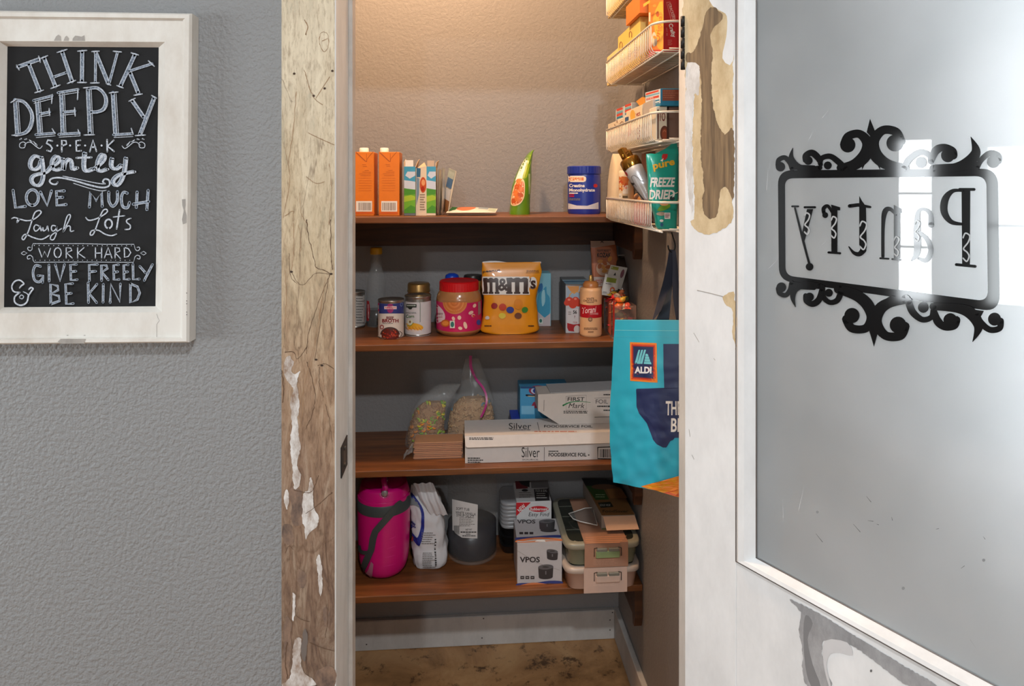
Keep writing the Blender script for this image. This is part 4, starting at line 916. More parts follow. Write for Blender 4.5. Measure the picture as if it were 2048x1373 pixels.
d = Deco(b, L.front, (700, 460), 4.876, h=.0005); d.bars(60, 640, 140, 950 - 20, 11, M((92, 90, 88), .6), .28, 9); d.line([(60, 690), (140, 688)], 4, INK); d.line([(60, 850), (140, 846)], 5, INK); b.build('label', t)
t, b, L = can('food_can', 'tin of beef broth with a blue and white label and red chili bowl picture', 755.5, 808.5, 598, 678, 1.892, 604, 674, LBL)
d = Deco(b, L.front, (740, 570), 8.533, h=.0003)
d.rect(135, 288, 590, 490, M((46, 60, 132), .45), 22, 1); d.ell(345, 400, 60, 82, M((150, 40, 110), .5)); d.rect(244, 366, 455, 416, M((236, 220, 222), .5), 8); d.text('AMERICAN', 255, 402, 22, RED, w=190, bold=.02); d.ell(535, 335, 22, 34, M((120, 150, 190), .5)); d.ell(535, 335, 15, 24, M((46, 60, 132), .45))
for y in (330, 430): d.ell(150, y, 12, 20, M((200, 60, 110), .5))
d.text('BEEF', 280, 582, 40, M((110, 22, 34), .5), w=125, bold=.03); d.text('BROTH', 208, 640, 54, M((130, 22, 34), .5), w=278, bold=.035); d.bars(215, 655, 480, 670, 1, PALEINK, .6, 2)
d.ell(342, 850, 165, 130, M((72, 58, 58), .5), a0=180, a1=360); d.ell(342, 850, 145, 112, M((96, 30, 24), .5)); d.rect(200, 850, 490, 905, M((96, 30, 24), .5), 10)
rnd = random.Random(4)
for k in range(44):
    a = rnd.random() * 6.28; q = rnd.random() ** .5
    d.ell(342 + 128 * q * math.cos(a), 838 + 82 * q * math.sin(a), 9 + 9 * rnd.random(), 6 + 5 * rnd.random(), M(((176, 52, 34), (206, 96, 60), (150, 32, 28), (120, 24, 20))[k % 4], .45), 9, 1, rnd.random() * 3); d.h -= .00003
d.ell(205, 720, 34, 38, M((150, 40, 52), .5), 16, 1); d.ell(205, 722, 20, 24, LBL, 12, 1); d.line([(500, 790), (545, 830), (520, 880)], 10, M((72, 66, 70), .5), True)
b.build('label', t)
t, b, L = can('food_can', 'taller tin of corn with a white label and yellow corn picture', 808.8, 863, 590, 673, 1.925, 601, 669, M((206, 202, 204), .45))
d = Deco(b, L.front, (740, 570), 8.533, h=.0003); GRN = M((46, 84, 56), .5)
for P in ([(600, 292), (835, 292), (852, 300), (855, 320), (855, 635), (735, 648)],): d.line(P, 8, GRN)
d.rect(618, 330, 795, 388, M((36, 44, 36), .5), 8); d.poly([(640, 385), (730, 385), (705, 420), (670, 420)], M((36, 44, 36), .5)); d.bars(630, 345, 780, 375, 1, M((190, 200, 190), .5), .6, 3, False)
d.text('WHOLE KERNEL', 608, 492, 24, M((70, 70, 66), .5), w=185, bold=.01); d.text('Corn', 615, 562, 50, M((48, 110, 48), .5), w=140, bold=.02)
d.ell(745, 715, 165, 62, M((232, 170, 40), .45), rot=.12); d.ell(740, 760, 150, 40, M((216, 202, 196), .4), rot=.06, a0=0, a1=180)
for k in range(16): d.line([(612 + k * 18, 720 + (k % 3) * 14), (628 + k * 18, 752 + (k % 3) * 14)], 6, M((206, 112, 30), .5)); d.h -= .00003
d.ell(685, 640, 48, 50, M((214, 214, 190), .5)); d.line([(640, 690), (690, 700), (735, 655)], 9, M((96, 140, 40), .5), True); d.ell(684, 632, 16, 22, M((120, 90, 50), .5), 12, 1)
b.build('label', t)
# clear bottle of dark sauce with a yellow cap
Yc = 2.045; xc = X(752.5, Yc); rb = (X(771.5, Yc) - X(733.5, Yc)) / 2
t = thing('sauce_bottle', 'clear bottle with yellow cap and a little dark syrup left inside', 'bottle', (xc, Yc, z2))
zz = lambda py: Z(752, py, Yc)
prof = [(z2, rb * .9), (z2 + .004, rb), (zz(580), rb), (zz(560), rb * .97), (zz(545), rb * .78), (zz(532), rb * .58), (zz(522), rb * .64), (zz(512), rb * .5), (zz(500), rb * .48)]
b = MB(); circ((xc, Yc), prof, n=40, rings=40).into(b, clear((205, 212, 214), .15, .05, .8)); b.build('glass', t)
b = MB(); circ((xc, Yc), [(z2 + .003, rb * .86), (z2 + .006, rb * .94), (zz(619), rb * .94), (zz(618), rb * .8)], n=36, smooth=False).into(b, M((22, 16, 15), .2)); b.build('syrup', t)
b = MB(); circ((xc, Yc), [(zz(508.5), rb * .62), (zz(506), rb * .64), (zz(497), rb * .62), (zz(495.5), rb * .55)], n=32, smooth=False).into(b, M((214, 160, 24), .4)); b.build('cap', t)
b = MB(); L = circ((xc, Yc), [(zz(646), rb * 1.012), (zz(600), rb * 1.012)], n=40, smooth=False)
d = Deco(b, L.front, (700, 460), 4.876, h=.0002); d.poly([(163, 690), (186, 680), (196, 780), (184, 890), (163, 890)], M((176, 28, 40), .4)); d.line([(178, 730), (182, 860)], 8, M((220, 200, 200), .5)); b.build('label', t)
# honey jar behind the corn
Yc = 2.0; xc = X(837.5, Yc); r = (X(862, Yc) - X(813.5, Yc)) / 2; zz = lambda py: Z(837, py, Yc)
t = thing('honey_jar', 'amber jar with a gold screw lid behind the corn tin', 'jar', (xc, Yc, z2))
b = MB(); circ((xc, Yc), [(z2, r * .9), (z2 + .005, r), (zz(596), r), (zz(588), r * .97), (zz(583), r * .9)], n=44, smooth=False).into(b, M((146, 82, 28), .1, coat=.6)); b.build('jar', t)
b = MB(); GOLD = M((168, 132, 78), .3, .7); circ((xc, Yc), [(zz(583.5), r * .93), (zz(581), r * .96), (zz(579), r * .92), (zz(569), r * .92), (zz(566), r * .86), (zz(566.5), r * .3)], n=44, smooth=False).into(b, GOLD); b.build('lid', t)
# peanut butter jar
Yc = 1.938; xc = X(918.2, Yc); r = (X(963.5, Yc) - X(873, Yc)) / 2; zz = lambda py: Z(918, py, Yc - .03)
t = thing('peanut_butter_jar', 'big peanut butter jar with red lid and magenta label', 'jar', (xc, Yc, z2))
L = circ((xc, Yc), [(z2, r * .86), (z2 + .006, r * .95), (z2 + .014, r * .985), (zz(660), r), (zz(605), r), (zz(596), r * .985), (zz(588), r * .93), (zz(582), r * .86), (zz(578), r * .84)], n=64, rings=40)
b = MB(); L.into(b, M((170, 116, 72), .18, coat=.5)); b.build('jar', t)
b = MB(); L.into(b, M((196, 28, 92), .4), False, False, extra=.0006, zr=(zz(659), zz(603)))
d = Deco(b, L.front, (740, 570), 8.533, h=.0011)
d.poly([(1130, 345), (1180, 360), (1250, 440), (1285, 530), (1270, 600), (1200, 635), (1140, 630)], M((222, 200, 204), .45), True, 4)
d.text('creamy', 1128, 510, 44, M((120, 40, 60), .5), w=118, slant=.15, bold=.01); d.text('crunch', 1140, 560, 26, M((150, 40, 60), .5), w=100, bold=.01)
d.ell(1450, 300, 205, 200, M((210, 130, 74), .4), a0=0, a1=180); d.ell(1450, 300, 185, 178, M((206, 116, 56), .4), a0=0, a1=180)
for rx, ry, c in ((150, 145, (226, 150, 90)), (118, 110, (190, 96, 42)), (85, 78, (222, 142, 82)), (55, 48, (186, 92, 40))): d.line([(1450 + rx * math.cos(t_) - 10, 300 + ry * math.sin(t_)) for t_ in [math.pi * k / 14 for k in range(15)]], 9, M(c, .4))
PNUT = M((232, 196, 176), .45)
for x, y, rx, ry, ro in ((1720, 475, 44, 28, -.5), (1760, 525, 30, 28, 0), (1425, 575, 26, 36, -.4), (1525, 560, 32, 36, 0), (1625, 690, 30, 62, -.25), (1540, 740, 36, 28, .3), (1780, 355, 26, 36, .5)): d.ell(x, y, rx, ry, PNUT, 16, 1, ro)
d.ell(1765, 530, 24, 20, M((206, 60, 60), .45), 14, 1); d.ell(1290, 655, 78, 62, M((196, 96, 40), .4)); d.ell(1290, 655, 54, 38, M((228, 140, 60), .4)); d.rect(1365, 612, 1448, 738, M((222, 222, 210), .5), 4); d.ell(1407, 675, 30, 48, M((52, 120, 110), .5)); d.ell(1850, 640, 36, 46, M((58, 76, 160), .5))
d.poly([(1838, 300), (1880, 275), (1885, 480), (1840, 520)], M((150, 120, 126), .5))
b.build('label', t)
b = MB(); rl = (X(957.5, Yc) - X(879, Yc)) / 2
pr = [(xc + rl * (1.0 + .006 * (k % 2)) * math.cos(2 * math.pi * k / 90), Yc + rl * (1.0 + .006 * (k % 2)) * math.sin(2 * math.pi * k / 90)) for k in range(90)]
RLID = M((206, 18, 26), .4); b.prism(pr, zz(582.5), zz(566), RLID); circ((xc, Yc), [(zz(566), rl), (zz(563.5), rl * .95), (zz(565), rl * .9)], n=60, smooth=False).into(b, RLID); b.build('lid', t)
# bottle with blue cap and dark-lidded jar behind
Yc = 2.045; xc = X(904, Yc); r = .028; zz = lambda py: Z(904, py, Yc)
t = thing('squeeze_bottle', 'bottle with a bright blue cap, behind the red-lidded jar', 'bottle', (xc, Yc, z2))
b = MB(); circ((xc, Yc), [(z2, r * .9), (z2 + .005, r), (zz(580), r), (zz(568), r * .7), (zz(562), r * .6)], n=36, smooth=False).into(b, M((200, 190, 170), .4)); b.build('bottle', t)
b = MB(); rc = (X(917.5, Yc) - X(890, Yc)) / 2; circ((xc, Yc), [(zz(563), rc), (zz(554), rc), (zz(550), rc * .9), (zz(547), rc * .45)], n=32, smooth=False).into(b, M((22, 70, 190), .35)); b.build('cap', t)
Yc = 2.03; xc = X(946, Yc); r = (X(966, Yc) - X(926, Yc)) / 2; zz = lambda py: Z(946, py, Yc)
t = thing('pickle_jar', 'jar with dark lid and yellow contents, behind jar and candy bag', 'jar', (xc, Yc, z2))
b = MB(); circ((xc, Yc), [(z2, r * .9), (z2 + .005, r * .98), (zz(572), r * .98), (zz(565), r * .9), (zz(560), r * .86)], n=40, smooth=False).into(b, M((190, 140, 62), .15, coat=.5)); b.build('jar', t)
b = MB(); circ((xc, Yc), [(zz(560), r * .94), (zz(553), r * .94), (zz(550), r * .86)], n=40, smooth=False).into(b, M((58, 54, 52), .35, .5)); b.build('lid', t)
# yellow chocolate-candy bag
Yc = 1.925; YEL = M((228, 146, 22), .32, coat=.35)
t = thing('candy_bag', 'yellow chocolate candy bag with big brown white-edged lettering', 'bag', (X(1022, Yc), Yc, z2))
def cb(py, pl, pr, ry, e, yc=Yc): return (Z(1022, py, yc - ry), (X(pl, yc - ry * .5) + X(pr, yc - ry * .5)) / 2, yc, (X(pr, yc - ry * .5) - X(pl, yc - ry * .5)) / 2, ry, e)
L = Loft([(z2 + .0005, X(1020, 1.91), Yc - .002, .066, .028, 3), cb(664, 962, 1079, .030, 3.2), cb(650, 962, 1078, .031, 3.0), cb(630, 966, 1076, .030, 2.8), cb(600, 966, 1074, .028, 2.8), cb(570, 965, 1078, .023, 3), cb(545, 964, 1083, .014, 3.2), cb(530, 964, 1083, .005, 4), cb(525, 964, 1083, .0016, 4)], n=72, rings=48, amp=.045, freq=20, seed=3)
b = MB(); L.into(b, YEL)
b.grid(lambda u, v: at_y(965 + 117 * u, 527 - (3.2 + 2.2 * math.sin(u * 8) - 2 * u) * v, Yc - .001), 14, 2, M((216, 220, 226), .4), True)
d = Deco(b, L.front, (955, 515), 8.581, h=.0022); BRN = M((58, 34, 26), .4); OUT = M((226, 220, 214), .4)
d.text('peanut', 100, 262, 40, BRN, w=310, bold=.02, rot=-.09); d.line([(825, 265), (1040, 265)], 5, BRN); d.text('SHARING', 830, 250, 30, BRN, w=200, bold=.01, slant=.1)
def slab_m(x, w, y0, y1, lean=0):
    q = w / 100
    return [[(x + 0, y0 + 10), (x + 26 * q, y0), (x + 30 * q, y0 + 26), (x + 30 * q, y1)], ]
def emm(x0, x1, y0, y1, grow, mat):
    w = x1 - x0; s = w * .215; g = grow
    bars_ = [(x0, x0 + s), (x0 + w * .37, x0 + w * .37 + s), (x1 - s, x1)]
    for k, (a, c) in enumerate(bars_): d.rect(a - g, y0 + (18 if k else 4) - g, c + g, y1 + g, mat, 1, 5); d.rect(a - 14 - g, y1 - 34 - g, c + 14 + g, y1 + g, mat, 2, 1)
    d.poly([(x0 - 10 - g, y0 + 40 + g), (x0 - 10 - g, y0 + 6 - g), (x0 + s, y0 - g), (x0 + w * .3, y0 + 20 - g), (x0 + w * .42, y0 - g), (x0 + w * .56, y0 - g), (x0 + w * .66, y0 + 20 - g), (x0 + w * .8, y0 - g), (x0 + w * .94, y0 + 4 - g), (x1 + g, y0 + 40), (x1 + g, y0 + 80), (x0 + g, y0 + 80 + g)], mat)
d.rect(98, 330, 875, 640, OUT, 18, 6); emm(118, 370, 350, 625, 16, OUT); emm(510, 850, 345, 625, 16, OUT)
d.text("&", 352, 575, 225, OUT, w=205, bold=.05); d.ell(930, 440, 70, 105, OUT)
emm(118, 370, 350, 625, 0, BRN); emm(510, 850, 345, 625, 0, BRN)
for (a, c) in ((205, 222), (300, 318)): pass
d.text('&', 365, 565, 200, BRN, w=175, bold=.03); d.text('s', 890, 530, 190, BRN, w=88, bold=.03); d.line([(893, 360), (880, 420)], 16, BRN)
d.ell(690, 800, 70, 90, M((214, 130, 20), .35)); d.ell(440, 850, 60, 60, M((190, 60, 30), .35)); d.ell(560, 900, 62, 56, M((46, 60, 140), .35)); d.ell(300, 830, 56, 50, M((150, 30, 30), .35)); d.ell(800, 900, 52, 50, M((60, 130, 50), .35)); d.ell(430, 1000, 58, 50, M((212, 190, 60), .35)); d.ell(690, 1000, 60, 52, M((112, 64, 40), .35))
d.bars(130, 1165, 260, 1205, 1, BRN, .5, 3); d.bars(850, 1165, 960, 1205, 1, BRN, .5, 4); d.ell(185, 1035, 38, 30, M((196, 190, 190), .4))
b.build('bag', t)
# teal box behind the bag
t, b, q = boxthing('tissue_box', 'light blue box with an icy picture half hidden behind the yellow bag', 'box', 1060, 1102, 547, 2.0, .06, z2, M((126, 186, 204), .5))
d = Deco(b, f_y(2.0), (955, 515), 8.581, h=.0003); IB = M((60, 150, 184), .5)
d.poly([(1060, 470), (1110, 450), (1120, 540), (1060, 640), (1040, 580)], M((40, 110, 168), .5), True, 3); d.poly([(1040, 640), (1120, 560), (1180, 500), (1190, 620), (1240, 700), (1240, 960), (1150, 1030), (1030, 920)], IB, True, 3); d.poly([(1100, 620), (1150, 560), (1160, 760), (1110, 840)], M((156, 206, 218), .5), True, 3)
d.poly([(1010, 910), (1150, 1040), (1252, 960), (1252, 1180), (1010, 1180)], M((196, 182, 184), .5)); d.rect(1050, 1040, 1120, 1140, M((206, 214, 204), .5)); d.ell(1085, 1090, 22, 32, M((40, 110, 100), .5)); b.build('carton', t)
# tomato box
t = thing('tomato_box', 'grey-sided food box with red tomatoes and red base, left of the syrup bottle', 'box', (X(1152, 1.95), 1.95, z2)); b = MB()
yb0, yb1 = 1.905, 2.055; xa, xb_ = X(1131, yb0), X(1182, yb0); ztb = Z(1150, 568, yb0); xs0 = X(1121, yb1) - .002
b.hull([(xa, yb0, z2), (xb_, yb0, z2), (xs0 + xb_ - xa, yb1, z2), (xs0, yb1, z2)], [(xa, yb0, ztb), (xb_, yb0, ztb), (xs0 + xb_ - xa, yb1, ztb), (xs0, yb1, ztb)], M((118, 120, 122), .5))
d = Deco(b, f_y(yb0), (1110, 470), 6.24, h=.0003)
d.rect(136, 618, 460, 1235, M((188, 192, 198), .5)); d.rect(142, 640, 460, 860, M((156, 178, 196), .5)); d.poly([(150, 640), (300, 640), (300, 690), (240, 740), (190, 700)], M((214, 150, 86), .5)); d.line([(170, 790), (200, 730), (260, 710), (310, 720)], 12, M((216, 160, 80), .5), True)
d.rect(152, 925, 460, 1110, M((206, 204, 206), .5)); d.poly([(152, 1100), (230, 1120), (460, 1100), (460, 1235), (170, 1200), (152, 1160)], M((166, 28, 36), .5))
for x, y, rr in ((170, 830, 54), (250, 820, 46), (140, 850, 36), (215, 870, 50), (285, 850, 46)): d.ell(x + 8, y, rr, rr, M((204, 66, 46), .4), 18, 1)
for x, y in ((175, 810), (255, 800)): d.ell(x, y, 18, 14, M((236, 140, 116), .4), 12, 1)
d.text('56', 225, 985, 40, INK, w=48, bold=.03); d.bars(165, 960, 205, 1010, 2, PALEINK, .4, 3); d.text('?', 240, 1040, 30, M((120, 30, 40), .5), bold=.02); d.text('rice', 228, 1105, 32, M((176, 60, 60), .5), w=50); d.ell(275, 1180, 40, 50, M((200, 190, 186), .5)); b.build('carton', t)
b = MB(); d = Deco(b, f_z(ztb), (1110, 470), 6.24, h=.0003); d.quad([(85, 560), (390, 558), (455, 617), (136, 617)], M((160, 190, 206), .5)); d.quad([(98, 575), (400, 572), (420, 586), (112, 590)], M((58, 108, 140), .5)); d.quad([(118, 598), (430, 596), (440, 606), (126, 608)], M((86, 134, 160), .5)); b.build('top_print', t)
# syrup bottle
Yc = 1.872; xc = X(1181.5, Yc); r = (X(1203.2, Yc) - X(1160, Yc)) / 2; zz = lambda py: Z(1181, py, Yc - .015)
t = thing('syrup_bottle', 'tan squeeze bottle with red band and gold nozzle', 'bottle', (xc, Yc, z2)); TAN = M((214, 168, 124), .4)
L = circ((xc, Yc), [(z2, r * .92), (z2 + .004, r), (z2 + .006, r), (zz(582), r), (zz(577.5), r * .96), (zz(576), r * .8)], n=56, smooth=False); b = MB(); L.into(b, TAN); b.build('bottle', t)
b = MB(); L.into(b, M((172, 20, 34), .4), False, False, extra=.0003, zr=(zz(634.5), zz(609)))
d = Deco(b, L.front, (1110, 470), 6.24, h=.0006); BK = M((96, 62, 44), .5)
d.text('WHITE', 392, 808, 24, BK, w=95, bold=.02); d.text('CHOCOLATE', 352, 834, 24, BK, w=172, bold=.02); d.bars(395, 842, 485, 856, 1, BK, .5, 3, False)
d.text('Torani', 332, 985, 72, M((236, 206, 206), .5), w=175, rot=-.12, slant=.25, bold=.01); d.bars(435, 975, 540, 1000, 2, M((226, 170, 170), .5), .5, 4, False)
d.ell(440, 1055, 27, 27, M((110, 84, 64), .5)); d.ell(440, 1055, 16, 16, M((170, 130, 98), .5)); d.bars(362, 1160, 530, 1190, 2, BK, .5, 7, False); d.bars(412, 1206, 480, 1224, 1, BK, .7, 3, False); b.build('label', t)
b = MB(); circ((xc, Yc), [(zz(577), r * .70), (zz(569), r * .72), (zz(567), r * .62), (zz(564.5), r * .56), (zz(563.5), r * .2)], n=36, smooth=False).into(b, M((186, 120, 66), .35)); b.build('cap', t)
b = MB(); circ((xc, Yc), [(zz(564.5), .0060), (zz(560), .0056), (zz(552.5), .0042), (zz(552), .0028)], n=16, smooth=False).into(b, M((200, 160, 90), .3, .5)); b.build('nozzle', t)
# peach snack pouch leaning in the corner
Yc = 2.045; t = thing('snack_pouch', 'tall peach coloured snack pouch leaning in the dark right corner', 'pouch', (X(1212, Yc), Yc, z2))
def pc(py, pl, pr, yc, ry, e=4): return (Z(1210, py, yc - ry), (X(pl, yc - ry) + X(pr, yc - ry)) / 2, yc, (X(pr, yc - ry) - X(pl, yc - ry)) / 2, ry, e)
L = Loft([(z2 + .0003, X(1213, 2.03), 2.045, .030, .018, 3), pc(610, 1190, 1232, 2.045, .018, 3), pc(575, 1188, 1235, 2.046, .015), pc(535, 1185, 1238, 2.048, .012), pc(500, 1182, 1234, 2.050, .006), pc(482, 1181, 1230, 2.054, .0016)], n=48, rings=30, amp=.04, freq=20, seed=8)
b = MB(); L.into(b, M((186, 104, 62), .45)); d = Deco(b, L.front, (1110, 470), 6.24, h=.0016)
d.poly([(445, 75), (530, 70), (720, 45), (745, 120), (500, 160), (450, 160)], M((208, 172, 150), .5)); d.rect(455, 160, 505, 520, M((204, 120, 84), .5), 2, 4); d.rect(490, 525, 640, 640, M((206, 180, 166), .5), 3, 3); d.text('X', 568, 100, 34, INK, bold=.02)
d.rect(525, 175, 690, 200, M((150, 84, 50), .5)); d.text('NATURAL', 530, 215, 26, INK, w=140, bold=.01); d.text('KOZAK', 528, 278, 52, INK, w=165, bold=.03)
d.ell(610, 420, 90, 90, M((212, 170, 140), .4)); 
for k, (x, y) in enumerate(((570, 330), (620, 350), (680, 300), (660, 400), (600, 400), (560, 390), (620, 450))): d.ell(x, y, 36, 24, M(((214, 140, 60), (190, 100, 40))[k % 2], .4), 14, 1, k)
d.bars(510, 560, 600, 630, 3, M((176, 70, 50), .5), .5, 3); b.build('pouch', t)
# two white seasoning packets
PK = M((206, 198, 188), .5)
def packet(lab, P, Yb, grp, deco):
    t = thing('seasoning_packet', lab, 'packet', tuple(at_y((P[2][0] + P[3][0]) / 2, max(p[1] for p in P), Yb)), grp); b = MB()
    def f(sg): 
        def g(u, v):
            A, B, C, D_ = [Vector(p) for p in P]; q = (D_ * (1 - u) + C * u) * (1 - v) + (A * (1 - u) + B * u) * v
            e = min(1, 8 * u, 8 * (1 - u), 8 * v, 8 * (1 - v)); return at_y(q.x, q.y, Yb + .02 * v + sg * (.003 * e + .0004))
        return g
    b.grid(f(-1), 10, 10, PK); b.grid(f(1), 10, 10, PK); d = Deco(b, lambda x, y, h: f(-1)(x, 1 - y) + Vector((0, -h, 0)), h=.0006); deco(d); b.build('packet', t)
packet('white packet with plant sketch, behind the green-striped one', [(1222, 530), (1255, 536), (1242, 580), (1208, 570)], 1.93, 'seasoning packets in the corner', lambda d: (d.rect(.05, .05, .5, .2, M((150, 150, 60), .5), 3, 2), d.poly([(.3, .5), (.4, .3), (.5, .5)], INK), d.ell(.8, .3, .1, .2, M((120, 70, 80), .5))))
packet('white packet with green stripe and orange spot on the candy box', [(1211, 548), (1240, 553), (1233, 594), (1201, 590)], 1.915, 'seasoning packets in the corner', lambda d: (d.rect(.15, .14, .8, .36, M((128, 138, 30), .5), 4, 2), d.ell(.66, .7, .16, .14, M((206, 90, 40), .5)), d.ell(.66, .7, .08, .07, PK), d.bars(.15, .42, .7, .5, 1, PALEINK, .5, 2), d.bars(.1, .82, .4, .92, 2, PALEINK, .5, 5)))
# dark foil bag
t = thing('foil_bag', 'crumpled dark see-through bag in the right corner of the second shelf', 'bag', (X(1252, 2.0), 1.975, z2))
L = Loft([(z2 + .0004, X(1250, 1.97), 1.975, .033, .026, 3), pc(610, 1230, 1272, 1.975, .028, 3), pc(570, 1232, 1268, 1.98, .024, 2.6), pc(535, 1235, 1268, 2.0, .016), pc(515, 1238, 1270, 2.015, .004)], n=40, rings=24, amp=.16, freq=26, seed=5)
b = MB(); L.into(b, M((78, 62, 54), .2, .35, coat=.5)); b.build('bag', t)
b = MB(); b.tube(smooth_path([tuple(at_y(x, y, 2.012)) for x, y in ((1236, 511), (1252, 511), (1262, 514), (1271, 520))]), .0013, M((190, 180, 170), .3), 6); b.build('seal', t)
# open clear box crammed with wrapped candy
ya, yb_ = 1.808, 1.935; xa, xb_ = X(1227, ya), .468; zc = Z(1240, 612, ya); xf = X(1206, yb_)
t = thing('candy_box', 'open clear box crammed with colourful wrapped sweets at the shelf end', 'box', ((xa + xb_) / 2, 1.89, z2)); b = MB()
xf = xa - .012
BOXC = clear((226, 190, 176), .16, .12)
b.box((xa, ya, z2), (xb_, ya + .0015, zc), BOXC); b.box((xa, ya, z2), (xa + .0015, yb_, zc), BOXC); b.box((xb_ - .0015, ya, z2), (xb_, yb_, zc), BOXC); b.box((xa, yb_ - .0015, z2), (xb_, yb_, zc), BOXC); b.box((xa, ya, z2), (xb_, yb_, z2 + .0015), BOXC)
d = Deco(b, f_x(xa), (1110, 470), 6.24, h=.0003)
for x0_, x1_, c in ((612, 628, (200, 190, 186)), (655, 700, (206, 110, 90)), (722, 745, (196, 60, 60))): d.quad([(x0_, 840 - (x0_ - 600) * .2), (x1_, 840 - (x1_ - 600) * .2), (x1_, 1180 + (x1_ - 600) * .8), (x0_, 1150 + (x0_ - 600) * .8)], M(c, .3))
b.build('box', t)
rnd = random.Random(11)
CC = [(206, 40, 40), (232, 110, 50), (226, 180, 60), (212, 190, 170), (120, 60, 40), (230, 90, 70), (196, 30, 60), (90, 110, 60), (236, 140, 90), (176, 120, 90)]
for k in range(58):
    x = xa + .013 + (xb_ - xa - .028) * rnd.random(); y = ya + .014 + (yb_ - ya - .028) * rnd.random()
    z = z2 + .012 + (.088 if k > 8 else .05) * (.78 + .34 * rnd.random()) + (.025 if y > 1.88 and k % 3 == 0 else 0)
    if k > 43: x = xa + .013; y = ya + .012 + (yb_ - ya - .03) * ((k - 44) % 7) / 6; z = z2 + .02 + .05 * ((k - 44) // 7) + .02 * rnd.random()
    if k < 7: y = ya + .012; x = xa + .014 + (xb_ - xa - .03) * k / 6; z = z2 + .05 + .04 * (k % 2)
    c = M(CC[k % len(CC)], .25, 0, 1, .5); w = .010 + .005 * rnd.random(); rt = Matrix.Rotation(rnd.random() * 3, 4, 'Z') @ Matrix.Rotation(rnd.random() * 1.2 - .6, 4, 'Y')
    bb = MB(); mx = Matrix.Translation((x, y, z)) @ rt
    bm = bmesh.new(); bmesh.ops.create_icosphere(bm, subdivisions=2, radius=1.0)
    for v in bm.verts: v.co = Vector((v.co.x * w, v.co.y * w * .72, v.co.z * w * .6)) * (1 + .14 * noise.noise(v.co * 3 + Vector((k, 0, 0))))
    bb.bm(bm, c, mx, True)
    for sg in (1, -1):   # twisted wrapper ends
        P = [mx @ Vector((sg * (w * .85 + u), (.6 if u < .001 else (1.0 if int(u * 1e4) % 2 else 1.2)) * w * yy, 0.002 * math.sin(9 * yy + k))) for u in (0.0, .0065) for yy in (-.3 if u == 0 else -.8, 0, .3 if u == 0 else .8)]
        bb.mesh(P, [(0, 1, 4, 3), (1, 2, 5, 4)], c, True)
    o = bb.build('wrapped_sweet'); tag(o, 'small colourful wrapped sweet piled in the clear box at the shelf end', 'sweet', 'wrapped sweets in the clear box')

# ================================================================== third shelf
z3 = SZ[3] + .0002
def cereal_bag(lab, secs, fill, seed, tint, cereal, odd, grp, zmax):
    L = Loft(secs, n=52, rings=36, amp=.09, freq=16, seed=seed)
    c = secs[len(secs) // 2]
    t = thing('cereal_bag', lab, 'bag', (secs[0][1], secs[0][2], z3), grp)
    b = MB(); L.into(b, clear((214, 216, 214), .13, .14, .35)); b.build('plastic_bag', t)
    F = Loft(fill, n=40, rings=20, amp=.05, freq=20, seed=seed); b = MB(); F.into(b, M(cereal[0], .7))
    rnd = random.Random(int(seed)); zs = [q[0] for q in F.S]
    for k in range(520):
        z = zs[0] + (zs[-1] - zs[0]) * (rnd.random() ** .9); q = F.sec(z); th = math.pi * .95 + rnd.random() * math.pi * 1.1 + (0 if k % 6 else 2)
        p = F.pt(th, q, -.0005); n_ = Vector((p.x - q[1], p.y - q[2], .02)).normalized()
        big = k % 8 == 0; R = .0078 if big and odd else .0048; mat = M(rnd.choice(odd) if (odd and big) else rnd.choice(cereal), .65)
        rot = n_.to_track_quat('Z', 'Y').to_matrix().to_4x4() @ Matrix.Rotation((rnd.random() - .5) * 1.6, 4, 'X'); mx = Matrix.Translation(p) @ rot
        vs = []; fs = []; a_, m_ = 7, 4; r2 = R * .36
        for i in range(a_):
            for j in range(m_):
                A = 2 * math.pi * i / a_; Bq = 2 * math.pi * j / m_; vs.append(mx @ Vector(((R * .66 + r2 * math.cos(Bq)) * math.cos(A), (R * .66 + r2 * math.cos(Bq)) * math.sin(A), r2 * math.sin(Bq))))
        for i in range(a_):
            for j in range(m_): fs.append((i * m_ + j, ((i + 1) % a_) * m_ + j, ((i + 1) % a_) * m_ + (j + 1) % m_, i * m_ + (j + 1) % m_))
        b.mesh(vs, fs, mat, True)
    b.build('cereal', t, kind='stuff'); return t
def cs(py, pl, pr, yc, ry, e=2.3): return (Z((pl + pr) / 2, py, yc - ry * .5), (X(pl, yc) + X(pr, yc)) / 2, yc, (X(pr, yc) - X(pl, yc)) / 2, ry, e)
yc = 1.970
cereal_bag('clear bag of multicoloured ring cereal slumped to the left behind the crackers', [(z3 + .0003, X(850, yc), yc, .045, .026, 2.5), cs(895, 812, 888, yc, .030), cs(860, 813, 890, yc, .036), cs(830, 822, 894, yc, .036), cs(805, 836, 903, yc, .032), cs(785, 856, 915, yc, .026), cs(770, 876, 922, yc, .008)],
           [(z3 + .002, X(850, yc), yc, .040, .023), cs(895, 817, 884, yc, .027), cs(860, 818, 886, yc, .032), cs(830, 828, 888, yc, .030), cs(812, 842, 888, yc, .02), cs(805, 850, 888, yc, .01)], 2.0, None,
           [(164, 124, 86), (184, 146, 104), (146, 106, 70)], [(226, 206, 50), (120, 170, 50), (226, 140, 40), (160, 196, 60)], 'bags of cereal', 0)
yc = 2.012
